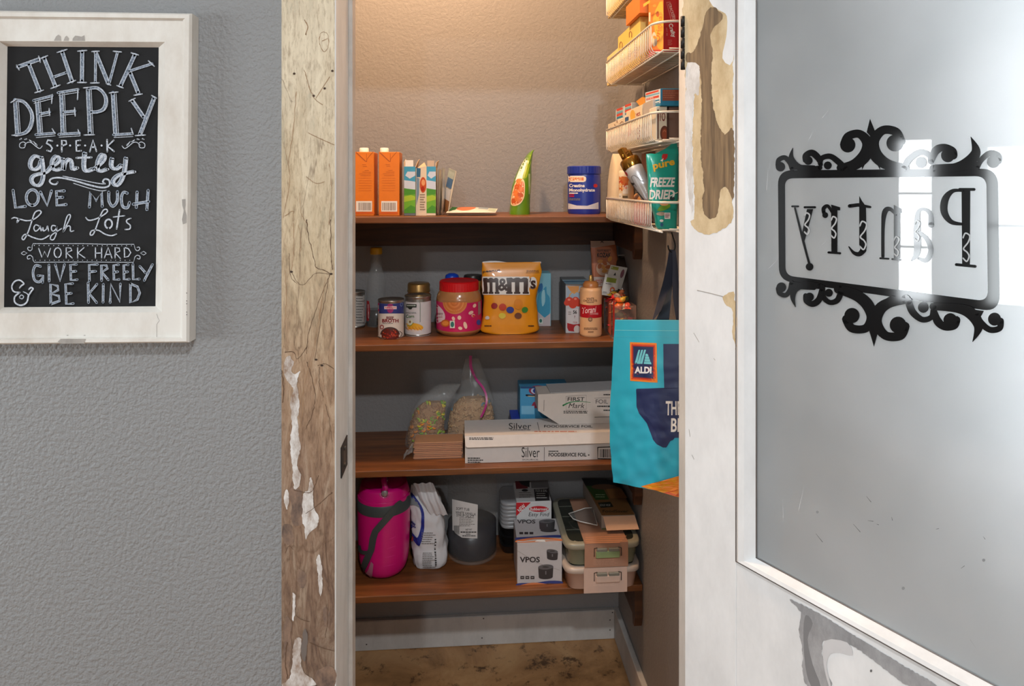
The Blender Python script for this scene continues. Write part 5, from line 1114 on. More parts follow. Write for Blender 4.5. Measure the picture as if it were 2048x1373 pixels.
cb_ = cereal_bag('clear zip bag of plain oat cereal with a magenta zip strip', [(z3 + .0003, X(940, yc), yc, .045, .042, 2.5), cs(895, 895, 984, yc, .042), cs(860, 893, 990, yc, .045), cs(830, 896, 990, yc, .044), cs(800, 910, 985, yc, .045), cs(775, 920, 978, yc, .034), cs(745, 924, 968, yc, .018), cs(718, 930, 958, yc, .004)],
           [(z3 + .002, X(940, yc), yc, .040, .036), cs(895, 899, 980, yc, .037), cs(860, 897, 986, yc, .040), cs(830, 902, 985, yc, .038), cs(805, 916, 978, yc, .034), cs(796, 928, 966, yc, .012)], 5.0, None,
           [(186, 146, 104), (204, 168, 124), (160, 120, 82)], [(90, 140, 160)] + [(196, 156, 112)] * 12, 'bags of cereal', 0)
b = MB(); path = smooth_path([(941, 712, 0), (942, 735, 0), (952, 758, 0), (966, 776, 0), (973, 795, 0), (971, 815, 0), (962, 835, 0)], False, 8)
pts = [at_y(p[0], p[1], 1.99 if p[1] < 750 else 1.99 - .040 * min(1, (p[1] - 750) / 60)) for p in path]
w = .0085
def strip(u, v):
    i = min(len(pts) - 1, int(u * (len(pts) - 1) + .5)); a = pts[max(0, i - 1)]; c = pts[min(len(pts) - 1, i + 1)]; tt = (c - a).normalized(); n_ = Vector((tt.z, 0, -tt.x)); return pts[i] + n_ * (v - .5) * w * (1 - .35 * u)
b.grid(strip, len(pts) - 1, 2, M((176, 36, 120), .35)); b.build('zip_strip', cb_)
# cracker sleeve
ya = 1.868; xa, xb_ = X(826, ya), X(926, ya); zt = Z(876, 885, ya)
t = thing('cracker_sleeve', 'wrapped stack of brown graham crackers in front of the cereal bags', 'crackers', ((xa + xb_) / 2, ya + .03, z3)); b = MB(); n_ = 9; hh = (zt - z3) / n_
for k in range(n_):
    o = .0015 * ((k * 7) % 3 - 1); b.box((xa + .002 + o, ya + .001 + o * .5, z3 + hh * k + .0004), (xb_ - .002 + o, ya + .062, z3 + hh * (k + .86)), M(((192, 128, 82), (178, 116, 74), (200, 138, 90))[k % 3], .75), bev=.0012)
b.box((xa + .004, ya + .004, z3), (xb_ - .004, ya + .058, zt - .002), M((140, 86, 52), .8)); b.build('crackers', t)
b = MB(); Lw = Loft([(z3 + .0001, (xa + xb_) / 2, ya + .031, (xb_ - xa) / 2 + .001, .0325, 14), (zt + .001, (xa + xb_) / 2, ya + .031, (xb_ - xa) / 2 + .001, .0325, 14)], n=60, smooth=False); Lw.into(b, clear((225, 222, 216), .10, .12, .5))
b.grid(lambda u, v: Vector((xa - .002 - .024 * u, ya + .004 + .03 * v + .006 * math.sin(5 * u + 9 * v), z3 + .004 + .030 * (1 - u) * (.4 + .6 * v) + .004 * math.sin(12 * u + 5 * v) * u)), 10, 10, clear((206, 206, 206), .35, .15, .4)); b.build('wrapper', t)
# long foil box with folded-over lid
ya = 1.83; xa = X(930, ya); xb_ = .4745; zt = Z(930, 872, ya); yb_ = 1.95; WCARD = M((212, 206, 202), .55)
t = thing('foil_box', 'long white foil carton lying along the shelf front', 'box', ((xa + xb_) / 2, ya + .06, z3)); b = MB(); b.box((xa, ya, z3), (xb_, yb_, zt - .0008), WCARD, bev=.0006)
d = Deco(b, f_y(ya), (780, 700), 4.452, h=.0003)
d.text('Silver', 1172, 958, 88, INK, w=160, bold=.0); d.text('SOURCE', 1178, 985, 12, INK, w=142, sx=1); d.line([(1374, 868), (1372, 1002)], 4, M((60, 56, 60), .6), cap=False)
d.bars(1412, 900, 1500, 912, 1, INK, .8, 3, False); d.text('FOODSERVICE FOIL', 1412, 950, 30, INK, w=338, bold=.03); d.ell(1770, 938, 6, 6, INK)
d.bars(692, 962, 832, 1015, 3, INK, .5, 5)
for P in ([(1850, 870), (2080, 862), (2080, 975), (1850, 970), (1850, 870)],): d.line(P, 9, INK)
d.barcode(1870, 886, 2080, 960, INK, 8); b.build('carton', t)
b = MB(); zf = Z(940, 894, ya)
b.box((xa - .001, ya - .0014, zt - .0008), (xb_, yb_ - .001, zt), WCARD)
zq = Z(940, 893, ya); FP = [(xa + .0045, zq), (xb_ - .001, zq)]
b.hull([(xa - .001, ya - .0009, zt), (xb_, ya - .0009, zt), (xb_, ya - .0085, zq + .002), (xa + .006, ya - .0085, zq), (xa + .0015, ya - .0080, zq + .004)][::-1], [(xa - .001, ya - .0018, zt), (xb_, ya - .0018, zt), (xb_, ya - .0094, zq + .002), (xa + .006, ya - .0094, zq), (xa + .0015, ya - .0089, zq + .004)][::-1], WCARD)
fn_ = Vector((0, -(zt - zq), .0076)).normalized()
d = Deco(b, f_n(Vector((xa, ya - .0018, zt)), fn_), (780, 700), 4.452, h=.0003)
d.bars(705, 782, 920, 806, 2, INK, .6, 4, False)
d = Deco(b, f_z(zt), (780, 700), 4.452, h=.0003)
d.text('Silver', 1058, 706, 52, INK, w=200); d.bars(1072, 712, 1252, 720, 1, INK, .6, 3, False); d.line([(1312, 645), (1330, 720)], 4, INK, cap=False); d.text('FOODSERVICE FOIL', 1372, 692, 20, INK, w=430, bold=.02); d.bars(1285, 724, 1660, 740, 1, M((190, 120, 100), .6), .5, 4, False)
b.build('lid_flap', t)
# smaller carton on the long one
zb = zt + .0006; ya = 1.895; xa = X(1076, ya); zt2 = Z(1110, 788, ya); yb_ = 1.972; xb_ = .470
t = thing('foil_box', 'smaller white foil sheet carton with green stroke, on top of the long one', 'box', ((xa + xb_) / 2, ya + .04, zb)); b = MB(); xe = X(1118, ya)
q0 = [(xe, ya, zb), (xb_, ya, zb), (xb_, ya, zt2 + .006), (xa, ya, zt2 - .001), (xa, ya, Z(1075, 822, ya))]
b.hull([Vector(p) + Vector((0, yb_ - ya, 0)) for p in q0], [Vector(p) for p in q0], M((206, 196, 188), .55))
d = Deco(b, f_y(ya), (780, 700), 4.452, h=.0003); LN = M((120, 110, 106), .6)
d.line([(1568, 415), (1748, 405), (1748, 530), (1568, 538), (1568, 415)], 3, LN); d.text('FIRST', 1580, 456, 32, INK, w=150, slant=.1, bold=.01); d.text('Mark', 1588, 520, 44, INK, w=140, slant=.3); d.line([(1542, 496), (1600, 470), (1680, 460), (1785, 470)], [14, 9, 6, 3], M((38, 132, 76), .5), True)
d.bars(1545, 545, 1760, 574, 2, INK, .5, 4, False); d.text('FOIL', 1832, 480, 36, M((92, 84, 84), .6), w=110); d.bars(1845, 498, 1960, 515, 1, INK, .7, 3, False); d.bars(1900, 534, 1960, 550, 1, INK, .7, 3, False); d.line([(1820, 432), (1960, 428)], 3, LN); d.line([(1822, 602), (1960, 598)], 4, INK); d.line([(1372, 450), (1370, 545)], 4, LN); d.bars(1900, 395, 1960, 412, 1, INK, .6, 3, False)
b.build('carton', t)
b = MB(); b.hull([(X(1104, ya) - .004, ya + .004, zt2 + .0005), (xb_, ya + .004, zt2 + .0065), (xb_, yb_, zt2 + .010), (X(1092, yb_), yb_, zt2 + .004)], [(X(1104, ya) - .004, ya + .004, zt2 + .0017), (xb_, ya + .004, zt2 + .0077), (xb_, yb_, zt2 + .0112), (X(1092, yb_), yb_, zt2 + .0052)], M((178, 174, 174), .5)); d = Deco(b, lambda x, y, h: at_z(x, y, zt2 + .010) , (780, 700), 4.452); b.build('lid_flap', t)
# blue sandwich-bag box behind
t, b, q = boxthing('sandwich_bag_box', 'blue carton with red and white swoosh, standing behind the foil cartons', 'box', 1040, 1138, 776, 1.985, .085, z3, M((70, 152, 196), .5))
d = Deco(b, f_y(1.985), (780, 700), 4.452, h=.0003)
d.ell(1320, 362, 85, 44, M((150, 40, 70), .5)); d.ell(1325, 365, 70, 36, M((190, 200, 220), .5)); d.ell(1330, 366, 58, 30, M((36, 66, 150), .5)); d.line([(1215, 405), (1320, 412)], 16, M((36, 44, 60), .5)); d.line([(1230, 414), (1290, 416)], 8, M((206, 190, 150), .5)); d.poly([(1250, 520), (1275, 470), (1310, 450), (1310, 520)], M((150, 40, 70), .5)); d.rect(1170, 500, 1285, 575, M((130, 190, 220), .5)); d.rect(1165, 330, 1420, 345, M((30, 70, 120), .5))
b.build('carton', t)
ya = 1.978; t = thing('sandwich_bag_box', 'small blue carton lying low beside the taller blue one', 'box', (X(1030, ya), 2.0, z3)); b = MB(); b.box((X(1022, ya), ya - .02, z3), (X(1039.5, ya), ya + .07, Z(1030, 836, ya)), M((34, 66, 176), .5), bev=.001); b.build('carton', t)

# ================================================================== lowest shelf
z4 = SZ[4] + .0002
Yc = 1.925; xc = X(768, Yc); zz = lambda py: Z(768, py, Yc - .05); R = (X(821, Yc) - X(716, Yc)) / 2
PINK = M((214, 8, 122), .35, coat=.25)
t = thing('drink_jug', 'big hot pink insulated water jug with grey carry strap', 'jug', (xc, Yc, z4))
L = circ((xc, Yc), [(z4, R * .55), (z4 + .004, R * .70), (z4 + .014, R * .82), (z4 + .03, R * .90), (zz(1120), R * .95), (zz(1080), R * .985), (zz(1040), R), (zz(1005), R), (zz(1000), R * .985)], n=64, rings=48)
b = MB(); L.into(b, PINK); d = Deco(b, L.front, (700, 950), 5.969, h=.0004)
for P in ([(470, 770), (550, 735)], [(440, 885), (548, 850)], [(420, 990), (545, 960)], [(400, 1098), (540, 1065)]): d.line([P[0], ((P[0][0] + P[1][0]) / 2, (P[0][1] + P[1][1]) / 2 + 2), P[1]], [3, 8, 2], M((228, 50, 146), .3))
b.build('jug_body', t)
b = MB(); zt = Z(768, 968, Yc); circ((xc, Yc), [(zz(1003), R * .97), (zz(994), R * .95), (zz(986), R * .9), (zz(978), R * .86), (zt + .004, R * .78), (zt + .008, R * .72), (zt + .009, R * .3)], n=64, smooth=False).into(b, PINK); b.build('lid', t)
STRAP = M((66, 74, 74), .5)
b = MB(); L2 = circ((xc, Yc), [(zz(1028), R * 1.012), (zz(1010), R * 1.03), (zz(1007), R * 1.0)], n=64, smooth=False); L2.into(b, STRAP, False, False)
d = Deco(b, L.front, (700, 950), 5.969, h=.0032)
d.line([(715, 262), (585, 345)], [50, 74], STRAP)
S_ = [(575, 360), (440, 515), (305, 672), (278, 760), (258, 890), (205, 1010), (140, 1165)]; W_ = [86, 78, 76, 80, 74, 78, 60]; Q_ = []; V_ = []
for k in range(6):
    for t_ in range(8): Q_.append((S_[k][0] + (S_[k + 1][0] - S_[k][0]) * t_ / 8, S_[k][1] + (S_[k + 1][1] - S_[k][1]) * t_ / 8)); V_.append(W_[k] + (W_[k + 1] - W_[k]) * t_ / 8)
d.line(Q_, V_, STRAP)
d.line([(250, 930), (170, 925), (130, 900), (122, 850)], [50, 46, 40, 30], STRAP, True)
b.build('carry_strap', t)
b = MB(); d = Deco(b, L.front, (700, 950), 5.969, h=.004); d.poly([(258, 1030), (285, 1060), (275, 1160), (262, 1245), (170, 1218), (225, 1130)], M((176, 116, 140), .35)); b.build('tag', t)
b = MB(); yf = Yc - R * .83; sp = [at_y(769, y, yf) for y in (963, 975, 985)]
b.tube([sp[0] + Vector((0, .03, .002)), sp[0], sp[1], sp[2]], [.009, .0095, .010, .010], M((186, 10, 110), .2, coat=.6), 14); b.build('spout', t)
b = MB(); c0 = at_y(769, 988, yf - .009); b.tube([c0 + Vector((0, .012, 0)), c0, c0 + Vector((0, -.002, .0))], [.0088, .0088, .007], M((150, 140, 142), .35, .3), 20); b.tube([c0 + Vector((.0125 * math.cos(a_ * .45 + 3.14), .002, .0125 * math.sin(a_ * .45 + 3.14) * .9 - .001)) for a_ in range(8)], .0012, M((216, 120, 170), .2, .3), 6); b.build('push_button', t)
# crumpled white bag
Yc = 1.955; t = thing('sugar_bag', 'crumpled white bag with blue print, its top folded over to the right', 'bag', (X(857, Yc), Yc, z4)); WP = M((206, 204, 206), .45)
def sb(py, pl, pr, ry, e=3, yc=Yc): return (Z(857, py, yc - ry), (X(pl, yc - ry * .4) + X(pr, yc - ry * .4)) / 2, yc, (X(pr, yc - ry * .4) - X(pl, yc - ry * .4)) / 2, ry, e)
L = Loft([(z4 + .0003, X(858, Yc - .02), Yc, .040, .040, 3), sb(1135, 825, 894, .044), sb(1110, 825, 894, .045), sb(1070, 824, 891, .042), sb(1040, 824, 886, .036), sb(1012, 820, 882, .028), sb(990, 820, 874, .018), sb(970, 822, 860, .004)], n=64, rings=48, amp=.13, freq=26, seed=2.5)
b = MB(); L.into(b, WP); d = Deco(b, L.front, (700, 930), 4.734, h=.0022); NAVY = M((28, 42, 130), .45)
d.poly([(582, 260), (640, 330), (695, 420), (708, 540), (690, 680), (655, 770), (600, 700), (580, 640), (600, 640), (640, 690), (660, 640), (680, 520), (672, 430), (630, 360), (582, 300)], NAVY, True, 3)
d.poly([(582, 300), (640, 350), (670, 420), (650, 400), (610, 380), (582, 380)], M((120, 124, 128), .5), True, 3)
d.text('Sugar', 586, 610, 60, NAVY, w=70, rot=-.9, bold=.01); d.ell(590, 690, 20, 30, M((206, 96, 96), .5)); d.bars(680, 640, 810, 760, 6, PALEINK, .35, 5); d.bars(690, 830, 810, 980, 9, PALEINK, .4, 6); d.barcode(800, 700, 815, 960, INK, 5, False)
b.build('bag', t)
b = MB()   # folded flap
F = [at_y(x, y, Yc - .035) for x, y in ((826, 968), (866, 966), (896, 1030), (880, 1040), (876, 1054), (858, 1022), (848, 1000))]
b.grid(lambda u, v: (F[0] * (1 - u) + F[1] * u) * (1 - v) + (F[6] * (1 - u) * .5 + F[4] * (.5 - .5 * u) + F[2] * u) * v + Vector((0, -.012 * math.sin(3.1 * v) + .004 * math.sin(17 * u + 5 * v), .002 * math.sin(11 * v))), 14, 16, WP); b.build('folded_top', t)
# plastic gallon jug of dark sauce
Yc = 1.995; xc = X(944.5, Yc); R = .0715; zz = lambda py: Z(944, py, Yc - .03)
t = thing('sauce_jug', 'translucent plastic gallon jug half full of dark sauce with white label', 'jug', (xc, Yc, z4))
prof = [(z4, R * .82), (z4 + .006, R * .94), (z4 + .016, R), (zz(985), R), (zz(965), R * .96), (zz(952), R * .84), (zz(944), R * .66), (zz(938), R * .4), (zz(932), R * .32), (zz(928), R * .32)]
L = circ((xc, Yc), prof, n=56, rings=54); b = MB(); L.into(b, clear((186, 182, 176), .10, .35)); b.build('plastic_jug', t)
b = MB(); zl = zz(1052); circ((xc, Yc), [(z4 + .004, R * .80), (z4 + .016, R * .98), (zl, R * .985), (zl + .0002, R * .1)], n=56, smooth=False).into(b, M((16, 19, 34), .3)); b.build('sauce', t)
b = MB(); d = Deco(b, L.front, (700, 930), 4.734, h=.0009); d.quad([(968, 325), (1210, 378), (1205, 698), (972, 620)], M((206, 204, 202), .5), 10, 8)
d.poly([(970, 600), (1000, 650), (1060, 690), (1205, 698), (1205, 660), (980, 580)], M((206, 204, 202), .5))
for y, s_, w_, x_ in ((425, 'SOFT TUB', 125, 1005), (462, 'WHITE VANILLA', 190, 1000), (488, 'SYRUP SAUCE', 165, 1008)): d.text(s_, x_, y, 24, INK, w=w_, bold=.01, rot=.1)
d.bars(1035, 500, 1190, 590, 6, PALEINK, .4, 6); d.barcode(985, 575, 1038, 660, INK, 4); d.text('NET WT', 1095, 622, 16, INK, w=60, bold=.01); d.bars(1048, 632, 1195, 648, 1, INK, .6, 5, False); d.bars(1098, 652, 1140, 664, 1, INK, .6, 5, False); d.bars(1065, 668, 1190, 682, 1, INK, .6, 6, False)
b.build('label', t)
# black food tubs with clear lids
Yc = 2.025; xl = X(999, Yc); xr_ = X(1050, Yc); xm = (xl + xr_) / 2; rx = (xr_ - xl) / 2
for k in range(3):
    zb = z4 + .026 * k + (.0 if k == 0 else .0)
    L = Loft([(zb, xm, Yc, rx * .82, .045, 4), (zb + .004, xm, Yc, rx * .86, .048, 4), (zb + .024, xm, Yc, rx * .97, .056, 4), (zb + .0255, xm, Yc, rx, .058, 4)], n=48, smooth=False); b = MB(); L.into(b, M((24, 23, 24), .35))
    o = b.build('food_tub'); tag(o, 'black plastic food tub in the stack behind the small appliance box', 'tub', 'black food tubs')
zb = z4 + .0785
for k in range(7):
    L = Loft([(zb, xm, Yc, rx * 1.0, .058, 4), (zb + .0035, xm, Yc, rx * 1.02, .059, 4), (zb + .0055, xm, Yc, rx * 1.02, .059, 4), (zb + .010, xm, Yc, rx * .96, .055, 4), (zb + .0105, xm, Yc, rx * .9, .05, 4)], n=48, smooth=False); b = MB(); L.into(b, clear((176, 176, 178), .6, .25)); o = b.build('tub_lid'); tag(o, 'clear plastic lid in the stack on top of the black tubs', 'lid', 'clear tub lids'); zb += .0107
# container-set box
t, b, q = boxthing('container_box', 'grey and white food storage box with red corner flash, behind the grey box', 'box', 1033, 1103, 1004, 1.952, .13, z4, M((208, 206, 206), .5)); x0, x1, y0, y1, za, zt = q
d = Deco(b, f_y(y0), (980, 930), 4.735, h=.0003); d.poly([(248, 360), (388, 358), (248, 488)], RED); d.text('NEW', 285, 455, 40, WHITE, w=80, rot=-.75, bold=.02); d.ell(462, 420, 92, 28, RED); d.text('Rubbermaid', 382, 434, 26, WHITE, w=162, bold=.02); d.text('Easy Find', 365, 488, 36, INK, w=190, slant=.2)
d = Deco(b, f_z(zt), (980, 930), 4.735, h=.0003); DG = M((48, 44, 46), .5)
d.quad([(232, 112), (330, 108), (360, 225), (248, 230)], M((120, 24, 34), .5)); d.poly([(265, 150), (330, 112), (375, 150), (375, 215), (300, 190)], INK); d.quad([(385, 150), (545, 148), (556, 218), (392, 222)], M((128, 124, 124), .5)); d.quad([(415, 232), (552, 225), (566, 338), (428, 344)], DG); d.text('FLEX & SEAL', 432, 258, 24, WHITE, w=110); d.bars(440, 270, 555, 330, 3, WHITE, .35, 6); d.ell(330, 243, 30, 12, INK); d.bars(275, 262, 400, 325, 3, PALEINK, .3, 7)
b.build('carton', t)
# grey appliance box
ya = 1.822; xa, xb_ = X(1034.5, ya), X(1124, ya); zt = Z(1080, 1084, ya); yb_ = 1.946
t = thing('gadget_box', 'grey and white box printed with two black round gadgets', 'box', ((xa + xb_) / 2, 1.885, z4)); b = MB(); GB = M((188, 186, 188), .5); b.box((xa, ya, z4), (xb_, yb_, zt), GB, bev=.0008)
def gadget(d, x, y, w, h, ro=0.0, tall=1.0):
    DKG = M((52, 51, 54), .45); d.poly([(x - w, y), (x + w, y - ro * w), (x + w * .92, y + h), (x - w * .92, y + h + ro * w * .4)], DKG); d.ell(x, y + h, w * .92, h * .22, DKG, rot=-ro * .3); d.ell(x, y, w, h * .26, M((92, 92, 96), .4), rot=-ro * .5); d.ell(x, y - 1, w * .45, h * .1, M((60, 60, 62), .4)); d.rect(x - 4, y + h * .4, x + 5, y + h * .75, M((120, 120, 124), .4))
BLU2 = M((52, 66, 130), .5); ORG2 = M((210, 128, 84), .5)
d = Deco(b, f_y(ya), (980, 930), 4.735, h=.0003)
d.rect(258, 725, 680, 760, GB); d.poly([(258, 736), (430, 722), (570, 718), (680, 722), (560, 725), (420, 735), (262, 742)], ORG2)
d.poly([(262, 1125), (420, 1120), (560, 1100), (678, 1105), (678, 1135), (560, 1125), (420, 1145), (262, 1165)], BLU2, True, 3); d.poly([(262, 1150), (400, 1118), (520, 1128), (620, 1150), (500, 1148), (400, 1140), (262, 1172)], ORG2, True, 3)
d.poly([(425, 728), (445, 712), (515, 712), (528, 730)], WHITE); d.text('VPOS', 282, 924, 48, DG, w=190, bold=.03); gadget(d, 590, 820, 54, 70, -.3); gadget(d, 528, 970, 72, 95, .1)
for k in range(3): d.rect(288 + k * 48, 1056, 324 + k * 48, 1084, DG); d.line([(296 + k * 48, 1070), (316 + k * 48, 1070)], 5, GB, cap=False)
d.line([(260, 815), (440, 930), (660, 1000)], 2, PALEINK)
d = Deco(b, f_z(zt), (980, 930), 4.735, h=.0003)
d.text('VPOS', 255, 556, 34, DG, w=175, bold=.03); gadget(d, 540, 535, 76, 70, .1); d.ell(555, 622, 78, 18, M((52, 51, 54), .45))
for k in range(3): d.rect(278 + k * 48, 638, 314 + k * 48, 660, DG)
d.poly([(254, 690), (420, 680), (560, 668), (672, 668), (676, 690), (560, 690), (420, 700), (256, 712)], BLU2, True, 3); d.poly([(256, 715), (420, 690), (560, 692), (676, 706), (676, 722), (560, 708), (420, 706), (258, 735)], ORG2, True, 3)
b.build('carton', t)
# two glass-lidded lunch containers
xa, xb_ = .2685, .4765; ya, yb_ = 1.778, 2.05
def container(lab, zb, body, lidc, band, latch):
    t = thing('lunch_container', lab, 'container', ((xa + xb_) / 2, (ya + yb_) / 2, zb), 'stacked lunch containers'); cx, cy = (xa + xb_) / 2, (ya + yb_) / 2; rx, ry = (xb_ - xa) / 2, (yb_ - ya) / 2
    L = Loft([(zb, cx, cy, rx * .86, ry * .90, 9), (zb + .003, cx, cy, rx * .89, ry * .92, 9), (zb + .045, cx, cy, rx * .95, ry * .96, 9), (zb + .046, cx, cy, rx * .97, ry * .975, 9)], n=88, smooth=False); b = MB(); L.into(b, body); b.build('tray', t)
    L = Loft([(zb + .0462, cx, cy, rx * .985, ry * .985, 9), (zb + .049, cx, cy, rx, ry, 9), (zb + .058, cx, cy, rx, ry, 9), (zb + .0615, cx, cy, rx * .97, ry * .98, 9), (zb + .062, cx, cy, rx * .9, ry * .93, 9)], n=88, smooth=False); b = MB(); L.into(b, lidc)
    lid = b.build('lid', t)
    b = MB(); DW_ = M((44, 48, 42), .18, coat=.5); L = Loft([(zb + .0622, cx, cy, rx * .86, ry * .9, 10), (zb + .0628, cx, cy, rx * .85, ry * .895, 10)], n=88, smooth=False); L.into(b, DW_)
    for f in (-.45, .1, .55): b.box((cx - rx * .84, cy + ry * f - .002, zb + .0627), (cx + rx * .84, cy + ry * f + .002, zb + .0633), M((96, 98, 88), .3))
    b.box((cx - rx * .42, cy - ry * .88, zb + .0627), (cx - rx * .38, cy + ry * .88, zb + .0633), M((96, 98, 88), .3)); b.build('lid_window', lid)
    wl, wr = X(1169, ya) if band[1] else X(1167.5, ya), X(1256, ya) if band[1] else X(1254, ya)
    b = MB(); bm_ = M(band[0], .6)
    b.box((wl, ya - .0015, zb - (0 if band[1] else .003)), (wr, ya - .0005, zb + .0632), bm_)
    if band[1]: b.box((wl, ya - .0015, zb + .0632), (wr, yb_ - .02, zb + .0642), bm_)
    d = Deco(b, f_y(ya - .0015), (980, 930), 4.735, h=.0002); y0_ = 0 if band[1] else 228
    d.bars(980, 900 + y0_ * .95, 1250, 960 + y0_ * .85, 4, M((band[0][0] + 22, band[0][1] + 22, band[0][2] + 20), .6), .3, 6)
    if band[1]:
        d2 = Deco(b, f_z(zb + .0642), (980, 930), 4.735, h=.0002)
        for k in range(4): d2.line([(905, 690 + k * 18), (1290 - k * 20, 676 + k * 20)], 6, M((214, 150, 112), .5))
    b.build('paper_band', t)
    b = MB(); l0, l1 = X(980 + 985 / 4.735, ya), X(980 + 1240 / 4.735, ya); zc = zb + .035
    CH = M((150, 150, 140), .3, .5); lat = M(latch, .35)
    b.box((l0 + .004, ya - .0075, zb + .026), (l1 - .004, ya - .0016, zb + .044), lat, bev=.002, seg=2); b.box((l0 + .006, ya - .009, zb + .044), ((l0 + l1) / 2 - .002, ya - .0016, zb + .052), CH, bev=.001); b.box(((l0 + l1) / 2 + .002, ya - .009, zb + .044), (l1 - .006, ya - .0016, zb + .052), CH, bev=.001)
    for xx in (l0, l1): b.tube([(xx, ya - .004, zb + .03), (xx, ya - .004, zb + .051), (xx + (.008 if xx == l0 else -.008), ya - .005, zb + .0535)], .0011, M((70, 68, 64), .3, .6), 6)
    b.build('latch', t)
container('pink lunch container with metal latch, lower of the stacked two', z4, clear((206, 176, 162), .9, .2, .3), M((186, 170, 158), .35, coat=.3), ((206, 176, 160), False), (206, 178, 162))
container('green-tinted lunch container with paper band, upper of the stacked two', z4 + .0645, clear((132, 136, 110), .85, .18, .4), M((146, 142, 124), .35, coat=.3), ((172, 128, 104), True), (134, 150, 104))
# vacuum bag box
zb = z4 + .0645 + .0646; ya2, yb2 = 1.845, 2.055; xn0, xn1 = X(1203, ya2), X(1270, ya2); xf0 = X(1166, yb2); zt = Z(1236, 1030, ya2)
t = thing('vacuum_bag_box', 'dark green and brown box with open pinkish flap on the lunch containers', 'box', ((xn0 + xn1) / 2, 1.95, zb)); b = MB(); xf1 = xf0 + (xn1 - xn0)
q0 = [(xn0, ya2, zb), (xn1, ya2, zb), (xf1, yb2, zb), (xf0, yb2, zb)]; b.hull([Vector(p) for p in q0], [Vector((p[0], p[1], zt)) for p in q0], M((150, 140, 130), .55))
d = Deco(b, f_z(zt), (980, 930), 4.735, h=.0003); DGN = M((34, 42, 26), .5)
d.quad([(870, 128), (1195, 150), (1372, 474), (1060, 482)], M((140, 100, 58), .5)); d.quad([(868, 128), (1200, 150), (1235, 215), (905, 200)], M((30, 28, 26), .5)); d.poly([(905, 200), (1060, 205), (1130, 330), (1000, 335)], M((58, 92, 40), .5)); d.ell(1080, 210, 120, 26, M((120, 84, 60), .5)); d.poly([(1100, 230), (1245, 225), (1300, 315), (1140, 320)], M((170, 118, 66), .5)); d.poly([(1020, 360), (1140, 352), (1170, 400), (1050, 410)], DGN); d.text('SOUS VIDE', 1040, 392, 18, WHITE, w=100); d.text('FoodSaver', 1066, 452, 24, M((60, 44, 30), .5), w=245, bold=.02); d.bars(1000, 280, 1120, 322, 2, M((170, 190, 150), .5), .4, 6)
b.build('carton', t)
b = MB(); fl0 = [Vector((xn0 + .004, ya2 - .0008, zt - .003)), Vector((xn1 - .001, ya2 - .0008, zt - .003)), Vector((xn1 + .004, ya2 - .028, zt - .028)), Vector((xn0 + .009, ya2 - .026, zt - .029))]
b.hull([p + Vector((0, .001, -.001)) for p in fl0], fl0, M((214, 172, 142), .6)); b.build('flap', t)
b = MB(); b.box((xn0 + .001, ya2 - .002, zb), (xn1 - .001, ya2 - .0005, zb + .004), M((96, 100, 60), .5)); b.build('lower_flap', t)
# clear plastic pouch corner
zp = z4 + .0645 + .0648
t = thing('plastic_pouch', 'clear triangular plastic pouch with white rim on the container lid', 'pouch', (at_z(1165, 1034, zp).x, at_z(1165, 1034, zp).y, zp)); b = MB()
P = [(745, 465), (900, 412), (975, 408), (1015, 575), (860, 540), (790, 515)]; pp = [at_z(980 + x / 4.735, 930 + y / 4.735, zp + .010) for x, y in P]; pl_ = [at_z(980 + x / 4.735, 930 + y / 4.735, zp + .0006) for x, y in P]
b.hull(pl_, pp, clear((176, 172, 166), .25, .12, .5)); b.build('pouch', t)
b = MB(); b.tube(pp, .0014, M((226, 222, 216), .4), 6, True); b.build('rim', t)

# ================================================================== wire baskets on the right wall
BY0, BY1, BX, BW = 1.322, 1.782, .382, .4765
WIRE = M((226, 220, 208), .35, coat=.3)
BZ = [1.308, 1.488, 1.667, 1.843]
BL = ['lowest white wire basket on the right wall, holding the bottle and teal pouch', 'second white wire basket from the bottom, holding cookie and snack boxes',
      'third white wire basket from the bottom, holding yellow boxes and red cracker box', 'topmost white wire basket, cut off by the top of the photo']
def make_basket(zb, lab):
    t = thing('wire_basket', lab, 'basket', (BX, (BY0 + BY1) / 2, zb), 'wire baskets on the right wall'); zt = zb + .057
    b = MB(); R = .042; P = [(BW, BY1, zt), (BX, BY1, zt)] + [(BX + R - R * math.cos(a), BY0 + R - R * math.sin(a), zt) for a in [math.pi / 2 * k / 7 for k in range(8)]] + [(BW, BY0, zt)]
    b.tube(P, .0026, WIRE, 8, True); b.build('rim', t)
    b = MB(); n = 31
    for k in range(n + 1):
        y = BY0 + .036 + (BY1 - BY0 - .037) * k / n
        b.tube([(BX, y, zt), (BX, y, zb + .012), (BX + .004, y, zb + .004), (BX + .012, y, zb), (BW - .003, y, zb), (BW, y, zb + .004), (BW, y, zt)], .00115, WIRE, 5)
    for k, y in enumerate((BY0 + .004, BY0 + .014, BY0 + .025)):
        b.tube([(BX + .028 - k * .011, y, zb + (.004 - k * .002)), (BW, y, zb + (.004 - k * .002))], .00135, WIRE, 5)
    b.build('wire_grid', t)
    b = MB()
    for x in (BX + .014, BX + .05, BW): b.tube([(x, BY0 + .004, zb - .002), (x, BY1, zb - .002)], .0018, WIRE, 6)
    b.tube([(BX, BY1, zt), (BX, BY1, zb + .006), (BX + .012, BY1, zb - .001), (BW, BY1, zb - .001)], .0018, WIRE, 6); b.build('stiffener_wire', t)
    return t
bk0 = make_basket(BZ[0], BL[0])
for z, lab in zip(BZ[1:], BL[1:]):
    c = bk0.copy(); COL.objects.link(c); c.location = (bk0.location.x, bk0.location.y, z); c['label'] = lab
    for ch in list(bk0.children):
        k = ch.copy(); COL.objects.link(k); k.parent = c
